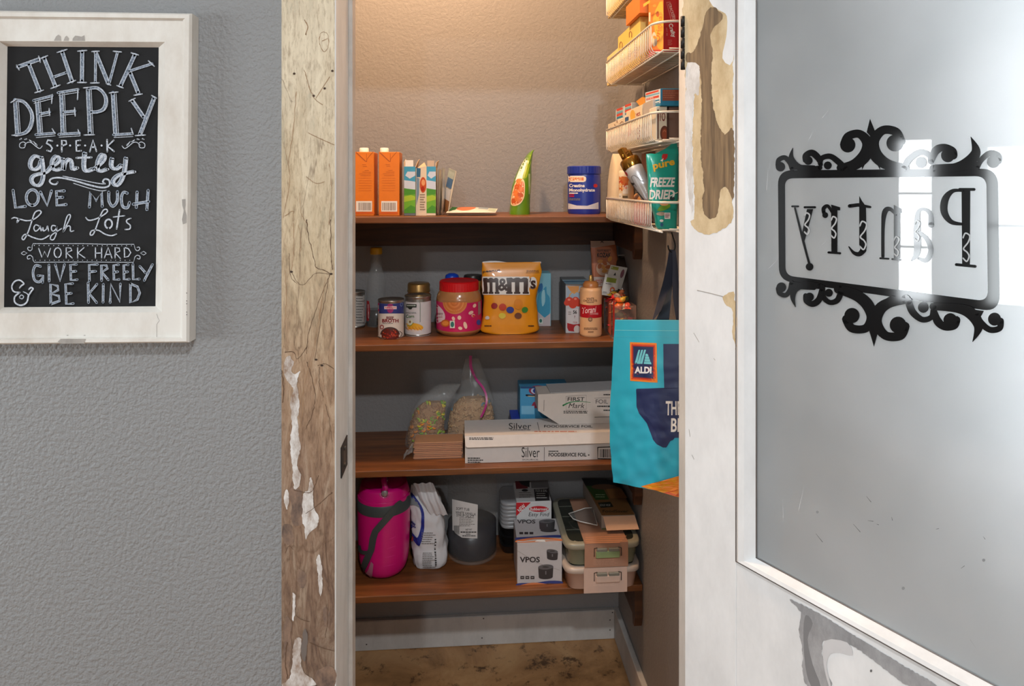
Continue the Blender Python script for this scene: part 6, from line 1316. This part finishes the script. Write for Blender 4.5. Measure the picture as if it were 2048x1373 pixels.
b = MB(); b.box((BW + .0025, 1.772, 1.30), (XRT - .0005, 1.786, 2.3), WIRE, bev=.001); o = b.build('basket_rail'); tag(o, 'white vertical wall rail carrying the wire baskets', 'rail')

def side_box(name, lab, cat, X0, pf, pn, py, zb, thick, mat, grp=None, part='carton', zt=None, pyat='n'):
    """box whose long face looks left (-x); pf/pn: photo columns of its far and near edge on the plane x = X0"""
    yf, yn = at_x(pf, HY, X0).y, at_x(pn, HY, X0).y; z_t = zt or at_x(pn if pyat == 'n' else pf, py, X0).z
    t = thing(name, lab, cat, (X0 + thick / 2, (yf + yn) / 2, zb), grp); b = MB(); b.box((X0, yn, zb), (X0 + thick, yf, z_t), mat, bev=.0008)
    return t, b, (X0, X0 + thick, yn, yf, zb, z_t)
YBOX = M((226, 190, 96), .5); BRNI = M((120, 70, 40), .5)
g = BZ[2] + .0022
# third basket
b = MB(); b.box((BX + .012, BY0 + .03, BZ[2] + .0013), (BW - .004, BY1 - .01, BZ[2] + .0020), M((212, 156, 100), .7)); o = b.build('cardboard_liner'); tag(o, 'brown cardboard sheet on the floor of the upper basket with yellow boxes', 'cardboard')
t, b, q = side_box('snack_box', 'tall pale yellow box with ring marks in the upper basket', 'box', .3945, 1236, 1280, 33, g, .024, YBOX)
d = Deco(b, f_x(.3945), (1200, 0), 7.63, h=.0003)
for x, y in ((320, 690), (465, 530)): d.line([(x - 18, y + 40), (x - 18, y - 20), (x, y - 50), (x + 18, y - 20), (x + 16, y + 40)], 9, BRNI, True)
for x in (455, 540, 320): d.bars(x - 20, 620 + (500 - x) * .8, x + 25, 900 + (500 - x) * .6, 7, M((176, 110, 60), .5), .5, x)
b.build('carton', t)
t, b, q = side_box('snack_box', 'low cream box at the far end of the upper basket', 'box', .3945, 1214, 1235.5, 96, g, .026, M((232, 206, 140), .5))
d = Deco(b, f_x(.3945), (1200, 0), 7.63, h=.0003); d.bars(140, 900, 250, 1100, 6, M((190, 140, 80), .5), .4, 3); b.build('carton', t)
yn = 1.348; xa = .403; xb_ = .4745
t = thing('cracker_box', 'tall red cracker box with yellow side in the upper basket, cut off by the top', 'box', ((xa + xb_) / 2, 1.40, g)); b = MB(); yf = at_x(1297, HY, xa).y; zt = 1.832
REDB = M((186, 20, 28), .4, coat=.2); b.box((xa, yn, g), (xb_, yf, zt), REDB, bev=.0008)
d = Deco(b, f_x(xa), (1200, 0), 7.63, h=.0003); d.rect(740, -200, 968, 760, M((232, 128, 50), .45), 1, 1); d.poly([(815, 240), (955, 20), (960, 700), (900, 745), (850, 640), (830, 420)], M((240, 178, 60), .45), True, 3)
d.text('Original', 905, 640, 70, M((226, 96, 30), .45), w=420, rot=-1.45, bold=.01); d.ell(880, 215, 26, 44, M((196, 90, 40), .45)); d.ell(825, 600, 40, 110, M((214, 208, 190), .5)); d.ell(850, 630, 22, 70, M((150, 150, 150), .5)); d.rect(745, 190, 770, 330, M((226, 214, 190), .5))
for k in range(5): d.ell(835 + (k % 2) * 90, 90 + k * 120, 30, 22, M((214, 150, 60), .5), 12, 1, k)
d = Deco(b, f_y(yn), (1200, 0), 7.63, h=.0003)
d.poly([(1010, 30), (1075, 25), (1100, 140), (1150, 240), (1150, 330), (1085, 335), (1060, 230), (1035, 140)], M((206, 110, 100), .5)); d.poly([(1022, 44), (1066, 40), (1090, 145), (1138, 245), (1136, 318), (1095, 318), (1074, 225), (1048, 135)], REDB)
d.text('CRACKERS', 1042, 60, 42, M((220, 190, 180), .5), w=250, rot=1.30, bold=.01); d.text('Crafty', 1048, 368, 56, M((232, 226, 220), .5), w=215, rot=1.30, bold=.03)
d.text('EST 98', 1008, 425, 18, M((214, 150, 140), .5), w=120, rot=1.52); d.bars(1035, 610, 1105, 700, 5, M((214, 120, 110), .5), .4, 4)
b.build('carton', t)
t, b, q = side_box('snack_box', 'small brown-ended box between the yellow box and red cracker box', 'box', .4135, 1281, 1296, 27, g, .03, M((112, 88, 76), .55), zt=1.7735)  # brown colour stands in for shade on the yellow box's near end
b.build('carton', t)
z_y = 1.7742; b = MB()
t = thing('orange_box', 'orange and red box lying tilted over the yellow box, at the top edge', 'box', (.40, 1.43, z_y))
mx = Matrix.Translation((.4085, 1.46, z_y + .022)) @ Matrix.Rotation(.0, 4, 'X'); yn_, yf_ = 1.462, 1.585
b.box((.386, 1.462, z_y + .0004), (.4355, 1.585, z_y + .046), M((226, 120, 30), .45), bev=.0008); d = Deco(b, f_x(.386), (1200, 0), 7.63, h=.0003)

d.quad([(660, 60), (760, 0), (760, 40), (660, 110)], M((240, 180, 60), .45)); b.build('carton', t)
# fourth (top) basket content showing through the wires
t, b, q = side_box('snack_box', 'pale box lying in the topmost basket, seen through its wires', 'box', .39, 1216, 1262, 0, BZ[3] + .0022, .07, M((222, 190, 120), .5), zt=BZ[3] + .06); b.build('carton', t)
# second basket
g = BZ[1] + .0022
t, b, q = side_box('cookie_box', 'white box with brown squiggle at the far end of the middle basket', 'box', .3945, 1216, 1250, 238, g, .03, M((222, 208, 184), .5), zt=1.564)
d = Deco(b, f_x(.3945), (1200, 170), 9.806, h=.0003)
d.line([(280, 775), (300, 800), (340, 790), (390, 765), (425, 720), (455, 735)], 12, BRNI, True); d.ell(215, 850, 22, 18, BRNI); d.line([(330, 690), (335, 740)], 14, BRNI)
for k in range(12): d.line([(160 + k * 24, 900 - k * 8), (170 + k * 24, 1180 - k * 10)], 6, M(((196, 150, 90), (150, 90, 50))[k % 2], .5))
b.build('carton', t)
TB = M((206, 214, 220), .5); TEAL = M((24, 122, 160), .5); CORAL = M((206, 70, 46), .5)
for pf, pn, x0, lab, ox, oy in ((1231.5, 1246.5, .421, 'small blue and red striped carton, farther of the upright two', 320, 430), (1248, 1263, .421, 'small blue and red striped carton, nearer of the upright two', 485, 350)):
    t, b, q = side_box('tea_box', lab, 'box', x0, pf, pn, 205 if pn > 1250 else 213, g, .03, TB, 'blue and red striped cartons')
    d = Deco(b, f_x(x0), (1200, 170), 9.806, h=.0003); w = 105
    for a_, c_, m_ in ((15, 60, CORAL), (75, 115, M((110, 170, 196), .5)), (120, 165, CORAL), (175, 215, TEAL)): d.poly([(ox + 5, oy + a_ + 30), (ox + w + 20, oy + a_ - 10), (ox + w + 20, oy + c_ - 10), (ox + 5, oy + c_ + 30)], m_)
    b.build('carton', t)
t, b, q = side_box('cookie_box', 'cream box with yellow disc and brown letters in the middle basket', 'box', .3945, 1252, 1284.5, 217, g, .028, M((226, 212, 184), .5), zt=1.5765)
d = Deco(b, f_x(.3945), (1200, 170), 9.806, h=.0003); d.ell(640, 600, 50, 110, M((226, 176, 70), .5)); d.poly([(490, 640), (560, 620), (560, 700), (490, 740)], M((40, 84, 130), .5)); d.poly([(545, 780), (605, 760), (605, 960), (560, 1010)], M((196, 90, 60), .5)); d.text('Kids', 610, 770, 50, INK, w=110, rot=-.3); d.text('HOT', 720, 620, 60, M((166, 40, 36), .5), w=90, rot=-.35, bold=.03)
for k in range(6): d.ell(770 - (k % 2) * 14, 800 + k * 50, 20, 20, M((150, 50, 40), .5), 10, 1)
b.build('carton', t)
t, b, q = side_box('snack_box', 'plain grey-white box at the near end of the middle basket', 'box', .392, 1286, 1306, 217, g, .020, M((178, 168, 158), .5), zt=1.5765); b.build('carton', t)
t = thing('orange_bag', 'orange and yellow snack bag poking up behind the cream cookie box', 'bag', (.443, 1.515, g))
L = Loft([(g, .443, 1.515, .018, .05, 3), (g + .03, .443, 1.515, .02, .052, 3), (1.57, .443, 1.515, .018, .05, 3), (1.600, .44, 1.512, .010, .042, 3), (1.612, .438, 1.510, .002, .038, 3)], n=40, rings=20, amp=.12, freq=30); b = MB(); L.into(b, M((222, 116, 20), .35, coat=.3))
b.build('bag', t)
b = MB(); P = [at_x(x, y, .428) for x, y in ((1272, 203), (1284, 194), (1290, 196), (1290, 216), (1286, 226), (1282, 216))]; b.hull([p + Vector((.006, 0, 0)) for p in P], P, M((232, 160, 30), .35)); b.build('torn_corner', t)
# chocolate-biscuit carton standing at the near end, wafer box beside it
yn = 1.352; t, b, q = boxthing('biscuit_box', 'white narrow box with brown round biscuit and dark letters', 'box', 1312, 1334.5, 213, yn, .05, g, M((214, 204, 184), .5))
d = Deco(b, f_y(yn), (1200, 170), 9.806, h=.0003); d.rect(1125, 480, 1150, 1060, M((80, 40, 26), .5)); d.text('ITO', 1140, 705, 165, M((120, 34, 30), .5), w=140, bold=.02); d.ell(1265, 950, 85, 150, M((96, 44, 26), .5)); d.ell(1268, 960, 56, 105, M((140, 64, 36), .4)); d.line([(1240, 920), (1265, 890), (1290, 920)], 14, M((176, 110, 76), .4), True); d.poly([(1310, 480), (1345, 480), (1345, 1060), (1310, 1060)], M((60, 28, 20), .5)); b.build('carton', t)
t, b, q = boxthing('snack_box', 'brownish grey box at the near right end of the middle basket', 'box', 1337, 1364, 213, yn + .004, .06, g, M((120, 94, 84), .55), ztop=q[5]); b.build('carton', t)
zs = q[5] + .0006
xa = .3975; yn2 = at_x(1321, HY, xa).y; yf2 = at_x(1291, HY, xa).y; zt = at_x(1321, 177, xa).z
t = thing('tea_box', 'larger blue and red striped box lying across the tops in the middle basket', 'box', ((xa + .47) / 2, (yn2 + yf2) / 2, zs)); b = MB(); b.box((xa, yn2, zs), (.472, yf2, zt), TEAL, bev=.0008)
d = Deco(b, f_x(xa), (1200, 170), 9.806, h=.0003); d.poly([(890, 150), (1185, 75), (1185, 355), (890, 430)], TB)
for P, m_ in (([(900, 165), (1150, 95), (1150, 130), (900, 205)], CORAL), ([(890, 215), (1165, 145), (1165, 175), (890, 245)], M((110, 170, 196), .5)), ([(905, 265), (1155, 200), (1155, 245), (905, 305)], CORAL), ([(1015, 315), (1165, 280), (1165, 355), (1015, 390)], TEAL), ([(1065, 335), (1160, 310), (1160, 335), (1065, 358)], WHITE), ([(905, 345), (990, 325), (985, 395), (905, 415)], M((200, 160, 130), .5))): d.poly(P, m_)
d.text('THIN BITES', 905, 298, 30, WHITE, w=150, rot=-.24)
d = Deco(b, f_y(yn2), (1200, 170), 9.806, h=.0003); d.rect(1225, 90, 1640, 310, M((136, 72, 54), .55)); d.bars(1240, 110, 1540, 280, 4, M((166, 104, 76), .55), .4, 5); b.build('carton', t)
# lowest basket
g = BZ[0] + .0022
CRM = M((230, 212, 182), .5)
c = (.4035, 1.655); r = .0185
t = thing('nut_canister', 'cream canister with orange nut picture in the lowest basket', 'canister', (c[0], c[1], g)); zz = lambda py: at_y(1238, py, c[1] - r).z
L = circ(c, [(g, r * .95), (g + .003, r), (zz(350), r), (zz(347), r * .97), (zz(343), r * .97), (zz(341), r * .85)], n=44, smooth=False); b = MB(); L.into(b, CRM); d = Deco(b, L.front, (1200, 280), 6.865, h=.0004)
d.poly([(160, 520), (385, 510), (385, 580), (370, 690), (165, 680)], M((206, 120, 62), .5), True, 3)
rnd = random.Random(2)
for k in range(16): d.ell(175 + rnd.random() * 190, 545 + rnd.random() * 120, 20, 12, M(((214, 90, 50), (236, 190, 130), (190, 80, 40))[k % 3], .5), 10, 1, k); d.h -= .00003
d.rect(312, 622, 385, 740, WHITE, 4); d.rect(218, 735, 300, 800, WHITE, 4); d.text('nuts', 225, 785, 26, INK, w=60); d.rect(310, 765, 380, 800, M((96, 84, 60), .5), 4); b.build('canister', t)
# tilted bottle with gold cap
base = Vector((.432, 1.462, g + .014)); top = at_y(1249, 303, 1.530); ax = (top - base).normalized(); ln = (top - base).length
t = thing('shaker_bottle', 'silver-white bottle with shiny gold cap, lying tilted to the left', 'bottle', tuple(base)); rot = ax.to_track_quat('Z', 'Y').to_matrix().to_4x4(); mx = Matrix.Translation(base) @ rot
def lathe_ax(prof, mat, n=40):
    b = MB(); vs = [mx @ Vector((r_ * math.cos(2 * math.pi * k / n), r_ * math.sin(2 * math.pi * k / n), z)) for z, r_ in prof for k in range(n)]
    b.mesh(vs, [(i * n + k, i * n + (k + 1) % n, (i + 1) * n + (k + 1) % n, (i + 1) * n + k) for i in range(len(prof) - 1) for k in range(n)], mat, True); b.face(list(reversed(vs[:n])), mat); b.face(vs[-n:], mat); return b
SILV = M((178, 182, 190), .32, .35); rb = .0215
b = lathe_ax([(0, rb * .6), (.002, rb * .75), (ln * .40, rb * .80), (ln * .62, rb * .95), (ln * .735, rb), (ln * .745, rb * .93)], SILV)
def onb(px, py, h):   # front of the tilted body
    d_ = ray(px, py); o = Vector((0, 0, EYE)); w = o - base; A = d_ - ax * d_.dot(ax); B = w - ax * w.dot(ax); R = rb * .86 + h
    a_ = A.dot(A); b2 = A.dot(B); c2 = B.dot(B) - R * R; disc = b2 * b2 - a_ * c2; k = (-b2 - math.sqrt(max(0, disc))) / a_; p = o + d_ * k
    ht = (p - base).dot(ax) / ln; rr = rb * (.80 if ht < .4 else .80 + .15 * (ht - .4) / .22 if ht < .62 else .95 + .05 * (ht - .62) / .11) + h
    ctr = base + ax * (p - base).dot(ax); return ctr + (p - ctr).normalized() * rr
d = Deco(b, onb, (1200, 280), 6.865, h=.0004); d.ell(372, 462, 15, 34, M((170, 40, 50), .4), rot=-.5); d.line([(500, 640), (455, 560), (440, 510), (470, 490), (520, 520), (560, 560), (600, 565)], 9, M((120, 118, 120), .4), True)
d.line([(430, 590), (480, 680), (540, 760), (590, 820)], 16, M((52, 50, 50), .4), True); d.ell(450, 605, 26, 18, INK); b.build('bottle_body', t)
GOLDC = M((150, 108, 44), .18, .85)
b = lathe_ax([(ln * .742, rb * 1.0), (ln * .78, rb * 1.06), (ln * .86, rb * 1.06), (ln * .875, rb * .98), (ln * .88, rb * .5)], GOLDC); b.build('cap', t)
b = MB()
for sx, hh, w in ((-.011, .024, .006), (.006, .030, .010)): b.box((sx - w, -.008, ln * .87), (sx + w, .008, ln * .87 + hh), GOLDC, bev=.003, seg=2, mx=mx)
b.tube([mx @ Vector((-.02, 0, ln * .885)), mx @ Vector((-.012, 0, ln * .93)), mx @ Vector((0, 0, ln * .955)), mx @ Vector((.012, 0, ln * .95)), mx @ Vector((.02, 0, ln * .9))], .0032, GOLDC, 8); b.build('spout_loop', t)
# things behind the wires
t, b, q = side_box('snack_box', 'small brown box behind the tilted bottle in the lowest basket', 'box', .4525, 1283, 1294, 306, g, .02, M((164, 104, 68), .55)); b.build('carton', t)
t, b, q = side_box('sauce_packet', 'red packet behind the wires of the lowest basket', 'packet', .3945, 1268, 1291, 410, g, .012, M((186, 40, 50), .4)); d = Deco(b, f_x(.3945), (1200, 280), 6.865, h=.0003); d.poly([(620, 880), (680, 870), (680, 1000), (640, 1060)], M((220, 160, 130), .4)); b.build('packet', t)
t, b, q = side_box('snack_box', 'low tan box at the far end of the lowest basket', 'box', .3945, 1218, 1225, 408, g, .012, M((206, 170, 116), .5), zt=1.352); b.build('carton', t)
t = thing('bread_bag', 'small tan bag of brown snacks behind the wires of the lowest basket', 'bag', (.437, 1.64, g)); L = Loft([(g, .440, 1.66, .016, .07, 3), (g + .03, .440, 1.66, .018, .075, 3), (1.365, .442, 1.655, .014, .07, 3), (1.378, .442, 1.65, .004, .06, 3)], n=40, rings=16, amp=.1, freq=30); b = MB(); L.into(b, M((196, 140, 84), .5)); b.build('bag', t)
# teal dried-fruit pouch
Yc = 1.375; TEALB = M((20, 158, 140), .3, coat=.35)
t = thing('fruit_pouch', 'teal pouch of dried fruit with white and yellow lettering in the lowest basket', 'pouch', (X(1330, Yc), Yc, g))
def tc(py, pl, pr, ry, e=3.2): return (Z(1328, py, Yc - ry), (X(pl, Yc) + X(pr, Yc)) / 2, Yc, (X(pr, Yc) - X(pl, Yc)) / 2, ry, e)
L = Loft([(g, X(1334, Yc), Yc, .020, .012, 3), tc(452, 1312, 1352, .013), tc(430, 1308, 1353, .015), tc(400, 1298, 1354, .015), tc(360, 1296, 1355, .013), tc(330, 1294, 1357, .010), tc(316, 1292.5, 1357, .006), tc(308, 1292, 1357, .002)], n=60, rings=40, amp=.05, freq=34, seed=4)
b = MB(); L.into(b, TEALB)
P = [at_y(x, y, Yc) for x, y in ((1292, 308.5), (1300, 307), (1310, 308), (1320, 303), (1332, 297), (1342, 289), (1352, 281), (1355, 296), (1357, 308.5))]; b.hull([p + Vector((0, .002, 0)) for p in P], [p - Vector((0, .0012, 0)) for p in P], TEALB)
d = Deco(b, L.front, (1200, 280), 6.865, h=.0014)
d.ell(885, 225, 34, 52, M((196, 40, 44), .4), rot=.3); d.poly([(830, 285), (870, 250), (860, 300)], M((226, 214, 206), .4)); d.line([(880, 180), (895, 165)], 8, M((70, 130, 60), .4))
YL = M((226, 176, 40), .4); WL = M((232, 226, 220), .4)
d.text('pure', 738, 405, 92, YL, w=290, rot=-.24, bold=.035, slant=.1)
d.text('FREEZE', 690, 640, 118, WL, w=320, bold=.035, slant=.14); d.text('DRIED', 670, 810, 118, WL, w=340, bold=.035, slant=.14)
d.line([(900, 800), (1055, 720)], 14, WL); d.ell(985, 805, 34, 26, M((40, 60, 64), .4))
d.poly([(790, 970), (840, 900), (930, 870), (960, 920), (860, 975)], M((110, 160, 50), .4), True, 3); d.ell(880, 870, 60, 34, M((226, 160, 110), .4)); d.ell(840, 1015, 62, 26, M((170, 150, 130), .4)); d.rect(885, 1000, 960, 1085, WL, 2); d.bars(893, 1012, 955, 1075, 3, M((120, 40, 60), .4), .6, 3); d.ell(845, 1110, 24, 18, WL); d.ell(848, 1165, 20, 26, M((30, 90, 130), .4))
b.build('pouch', t)

# ================================================================== hook and shopping bag
HB = M((18, 18, 20), .4, .3)
b = MB(); yh = 1.395
hp = [at_y(x, y, yh) for x, y in ((1343, 465), (1347, 478), (1350, 490), (1349, 499), (1345, 504), (1340, 503), (1337, 497), (1336, 491))]
b.tube(smooth_path([tuple(p) for p in hp], False, 5), .0016, HB, 8); o = b.build('wire_hook'); tag(o, 'thin black wire hook hanging below the lowest basket', 'hook')
A = Vector((.320, 1.450, 0)); E_ = Vector((.12, -.115, 0)).normalized(); NB = Vector((E_.y, -E_.x, 0)).normalized()
if NB.y > 0: NB = -NB
def wr(px, py):   # creases and the gentle belly of the hanging bag
    v = (py - 640) / 350.0; q = Vector((px * .022, py * .022, .5))
    return .0055 * math.sin(math.pi * max(0, min(1, v))) + .0034 * (v + .15) * noise.noise(q) + .0026 * v * noise.noise(q * 2.7 + Vector((3, 1, 0))) + .0012 * max(0, v - .55) * math.sin((px * .5 + py) * .16)
def bagf(px, py, h): return on_plane(px, py, A, NB) + NB * (wr(px, py) + h)
def be(v):       # left and right outline of the bag in the photo plane
    L = smooth_path([(1230, 640), (1226, 740), (1222, 850), (1227, 965)], False, 8); i = v * (len(L) - 1); k = min(len(L) - 2, int(i)); f = i - k
    return (L[k][0] * (1 - f) + L[k + 1][0] * f, L[k][1] * (1 - f) + L[k + 1][1] * f), (1424, 641 + (1006 - 641) * v)
bag = thing('shopping_bag', 'turquoise reusable shopping bag with navy state outline hanging from a hook', 'bag', tuple(A + E_ * .1 + Vector((0, 0, at_y(1290, 985, 1.4).z))))
TQ = M((42, 172, 198), .42, coat=.12); NV = M((26, 38, 84), .45)
b = MB()
def bg(u, v):
    (lx, ly), (rx_, ry_) = be(1 - v); return bagf(lx + (rx_ - lx) * u, ly + (ry_ - ly) * u, 0)
b.grid(bg, 44, 60, TQ)
def bb_(u, v):
    p = bg(u, v); k = math.sin(math.pi * min(1, u * 1.0 + .02)) ; return p - NB * (.003 + .030 * (1 - v) * min(1, u * 6 + .02))
b.grid(bb_, 20, 24, TQ); b.grid(lambda u, v: bg(0, u) * (1 - v) + bb_(0, u) * v, 24, 2, TQ); b.grid(lambda u, v: bg(u, 0) * (1 - v) + bb_(u, 0) * v, 24, 2, TQ)
d = Deco(b, bagf, (1215, 650), 3.923, h=.0004)
HEM = M((92, 196, 206), .4); d.line([(64, -36), (560, -34)], 5, HEM, cap=False); d.line([(60, 42), (300, 44), (560, 46)], 4, M((120, 206, 212), .4), cap=False); d.line([(60, 92), (250, 90), (560, 96)], 3, M((70, 176, 196), .4), cap=False)
ORB = M((232, 130, 30), .45); OR2 = M((206, 56, 24), .45)
def gp(P, m_, n=10): d.quad(P, m_, n, n)
gp([(180, 135), (390, 142), (402, 450), (188, 436)], ORB); gp([(190, 148), (380, 155), (391, 437), (198, 424)], M((214, 70, 26), .45)); gp([(199, 160), (371, 166), (380, 424), (206, 413)], M((150, 34, 26), .45)); gp([(207, 168), (363, 174), (370, 415), (214, 405)], NV)
CY = M((110, 196, 206), .4)
for k in range(3): d.quad([(248 + k * 23, 196 - k * 1), (262 + k * 23, 194), (240 + k * 21, 304), (220 + k * 21, 302)], CY, 2, 5)
for k, (xa_, xb2) in enumerate(((306, 324), (303, 332), (299, 340), (295, 350))): d.quad([(xa_, 226 + k * 20), (xb2, 228 + k * 20), (xb2 + 5, 246 + k * 20), (xa_ - 2, 244 + k * 20)], CY, 3, 1)
d.poly([(306, 226), (316, 224), (326, 240), (304, 240)], CY)
d.text('ALDI', 222, 374, 46, M((232, 232, 232), .45), w=134, bold=.045)
tx = [(443, 148), (620, 148), (800, 148), (800, 900), (590, 880), (540, 880), (500, 910), (470, 960), (450, 962), (400, 930), (370, 895), (345, 830), (320, 765), (290, 725), (262, 690), (242, 640), (238, 560), (238, 500), (246, 494), (455, 506), (452, 400), (446, 250)]
# the outline is filled in strips so that it follows the cloth
def span(y):
    xs_ = []; n_ = len(tx)
    for i in range(n_):
        (x0_, y0_), (x1_, y1_) = tx[i], tx[(i + 1) % n_]
        if (y0_ <= y < y1_) or (y1_ <= y < y0_): xs_.append(x0_ + (x1_ - x0_) * (y - y0_) / (y1_ - y0_))
    return (min(xs_), max(xs_)) if xs_ else None
ys = [148.5 + k * 6 for k in range(136)] 
d.up()
for y0_, y1_ in zip(ys, ys[1:]):
    s0_, s1_ = span(y0_), span(y1_)
    if s0_ and s1_:
        m0, m1 = min(s0_[1], 780), min(s1_[1], 780)
        if y0_ > 880: m0, m1 = min(m0, 540 + (880 - y0_) * .9), min(m1, 540 + (880 - y1_) * .9)
        if m0 > s0_[0] and m1 > s1_[0]:
            b.grid(lambda u, v: d.p((s0_[0] + (m0 - s0_[0]) * u) * v + (s1_[0] + (m1 - s1_[0]) * u) * (1 - v), y0_ * v + y1_ * (1 - v)), 12, 1, NV, False)
d.h += .0009; d.text('THE', 470, 700, 104, WL, w=120, bold=.02); d.text('BIG', 512, 830, 100, WL, w=128, bold=.02)
YB_ = M((236, 168, 30), .45)
d.quad([(265, 1268), (590, 1176), (800, 1120), (800, 1420)], ORB, 14, 8); d.quad([(265, 1268), (330, 1262), (445, 1318), (300, 1282)], YB_, 6, 3); d.quad([(330, 1262), (590, 1176), (590, 1230), (445, 1318)], M((226, 146, 24), .45), 6, 4); d.quad([(445, 1318), (590, 1285), (800, 1240), (800, 1400)], M((206, 80, 24), .45), 6, 4)
b.build('bag_body', bag)
def strap(rows, mat):   # rows: (left point, right point) pixel pairs with their depth
    b = MB(); S = smooth_path([(a[0], a[1], c[0], c[1], y) for a, c, y in rows], False, 6)
    F_ = [(at_y(q[0], q[1], q[4]), at_y(q[2], q[3], q[4] - .004)) for q in S]; n_ = len(F_) - 1
    for o_ in (0, .0018): b.grid(lambda u, v: (F_[int(round(v * n_))][0] * (1 - u) + F_[int(round(v * n_))][1] * u) + Vector((0, o_, 0)), 3, n_, mat)
    return b
NVS = M((17, 25, 46), .7); NV2 = M((50, 60, 74), .7)
yl = 1.40
b = strap([((1339, 499), (1349, 501), 1.395), ((1334, 530), (1347, 530), 1.40), ((1325, 570), (1345, 566), 1.405), ((1315, 605), (1333, 590), 1.405), ((1305, 642), (1322, 622), 1.392)], NVS); b.build('handle', bag)
b = strap([((1344, 505), (1347, 507), 1.40), ((1340, 560), (1346, 552), 1.41), ((1330, 600), (1343, 590), 1.41), ((1312, 642), (1338, 642), 1.395)], NV2); b.build('handle', bag)
b = strap([((1344, 500), (1351, 501), 1.394), ((1346, 530), (1355, 528), 1.39), ((1345, 560), (1357, 556), 1.385), ((1347, 600), (1360, 595), 1.375), ((1353, 642), (1362, 642), 1.36)], NVS); b.build('handle', bag)
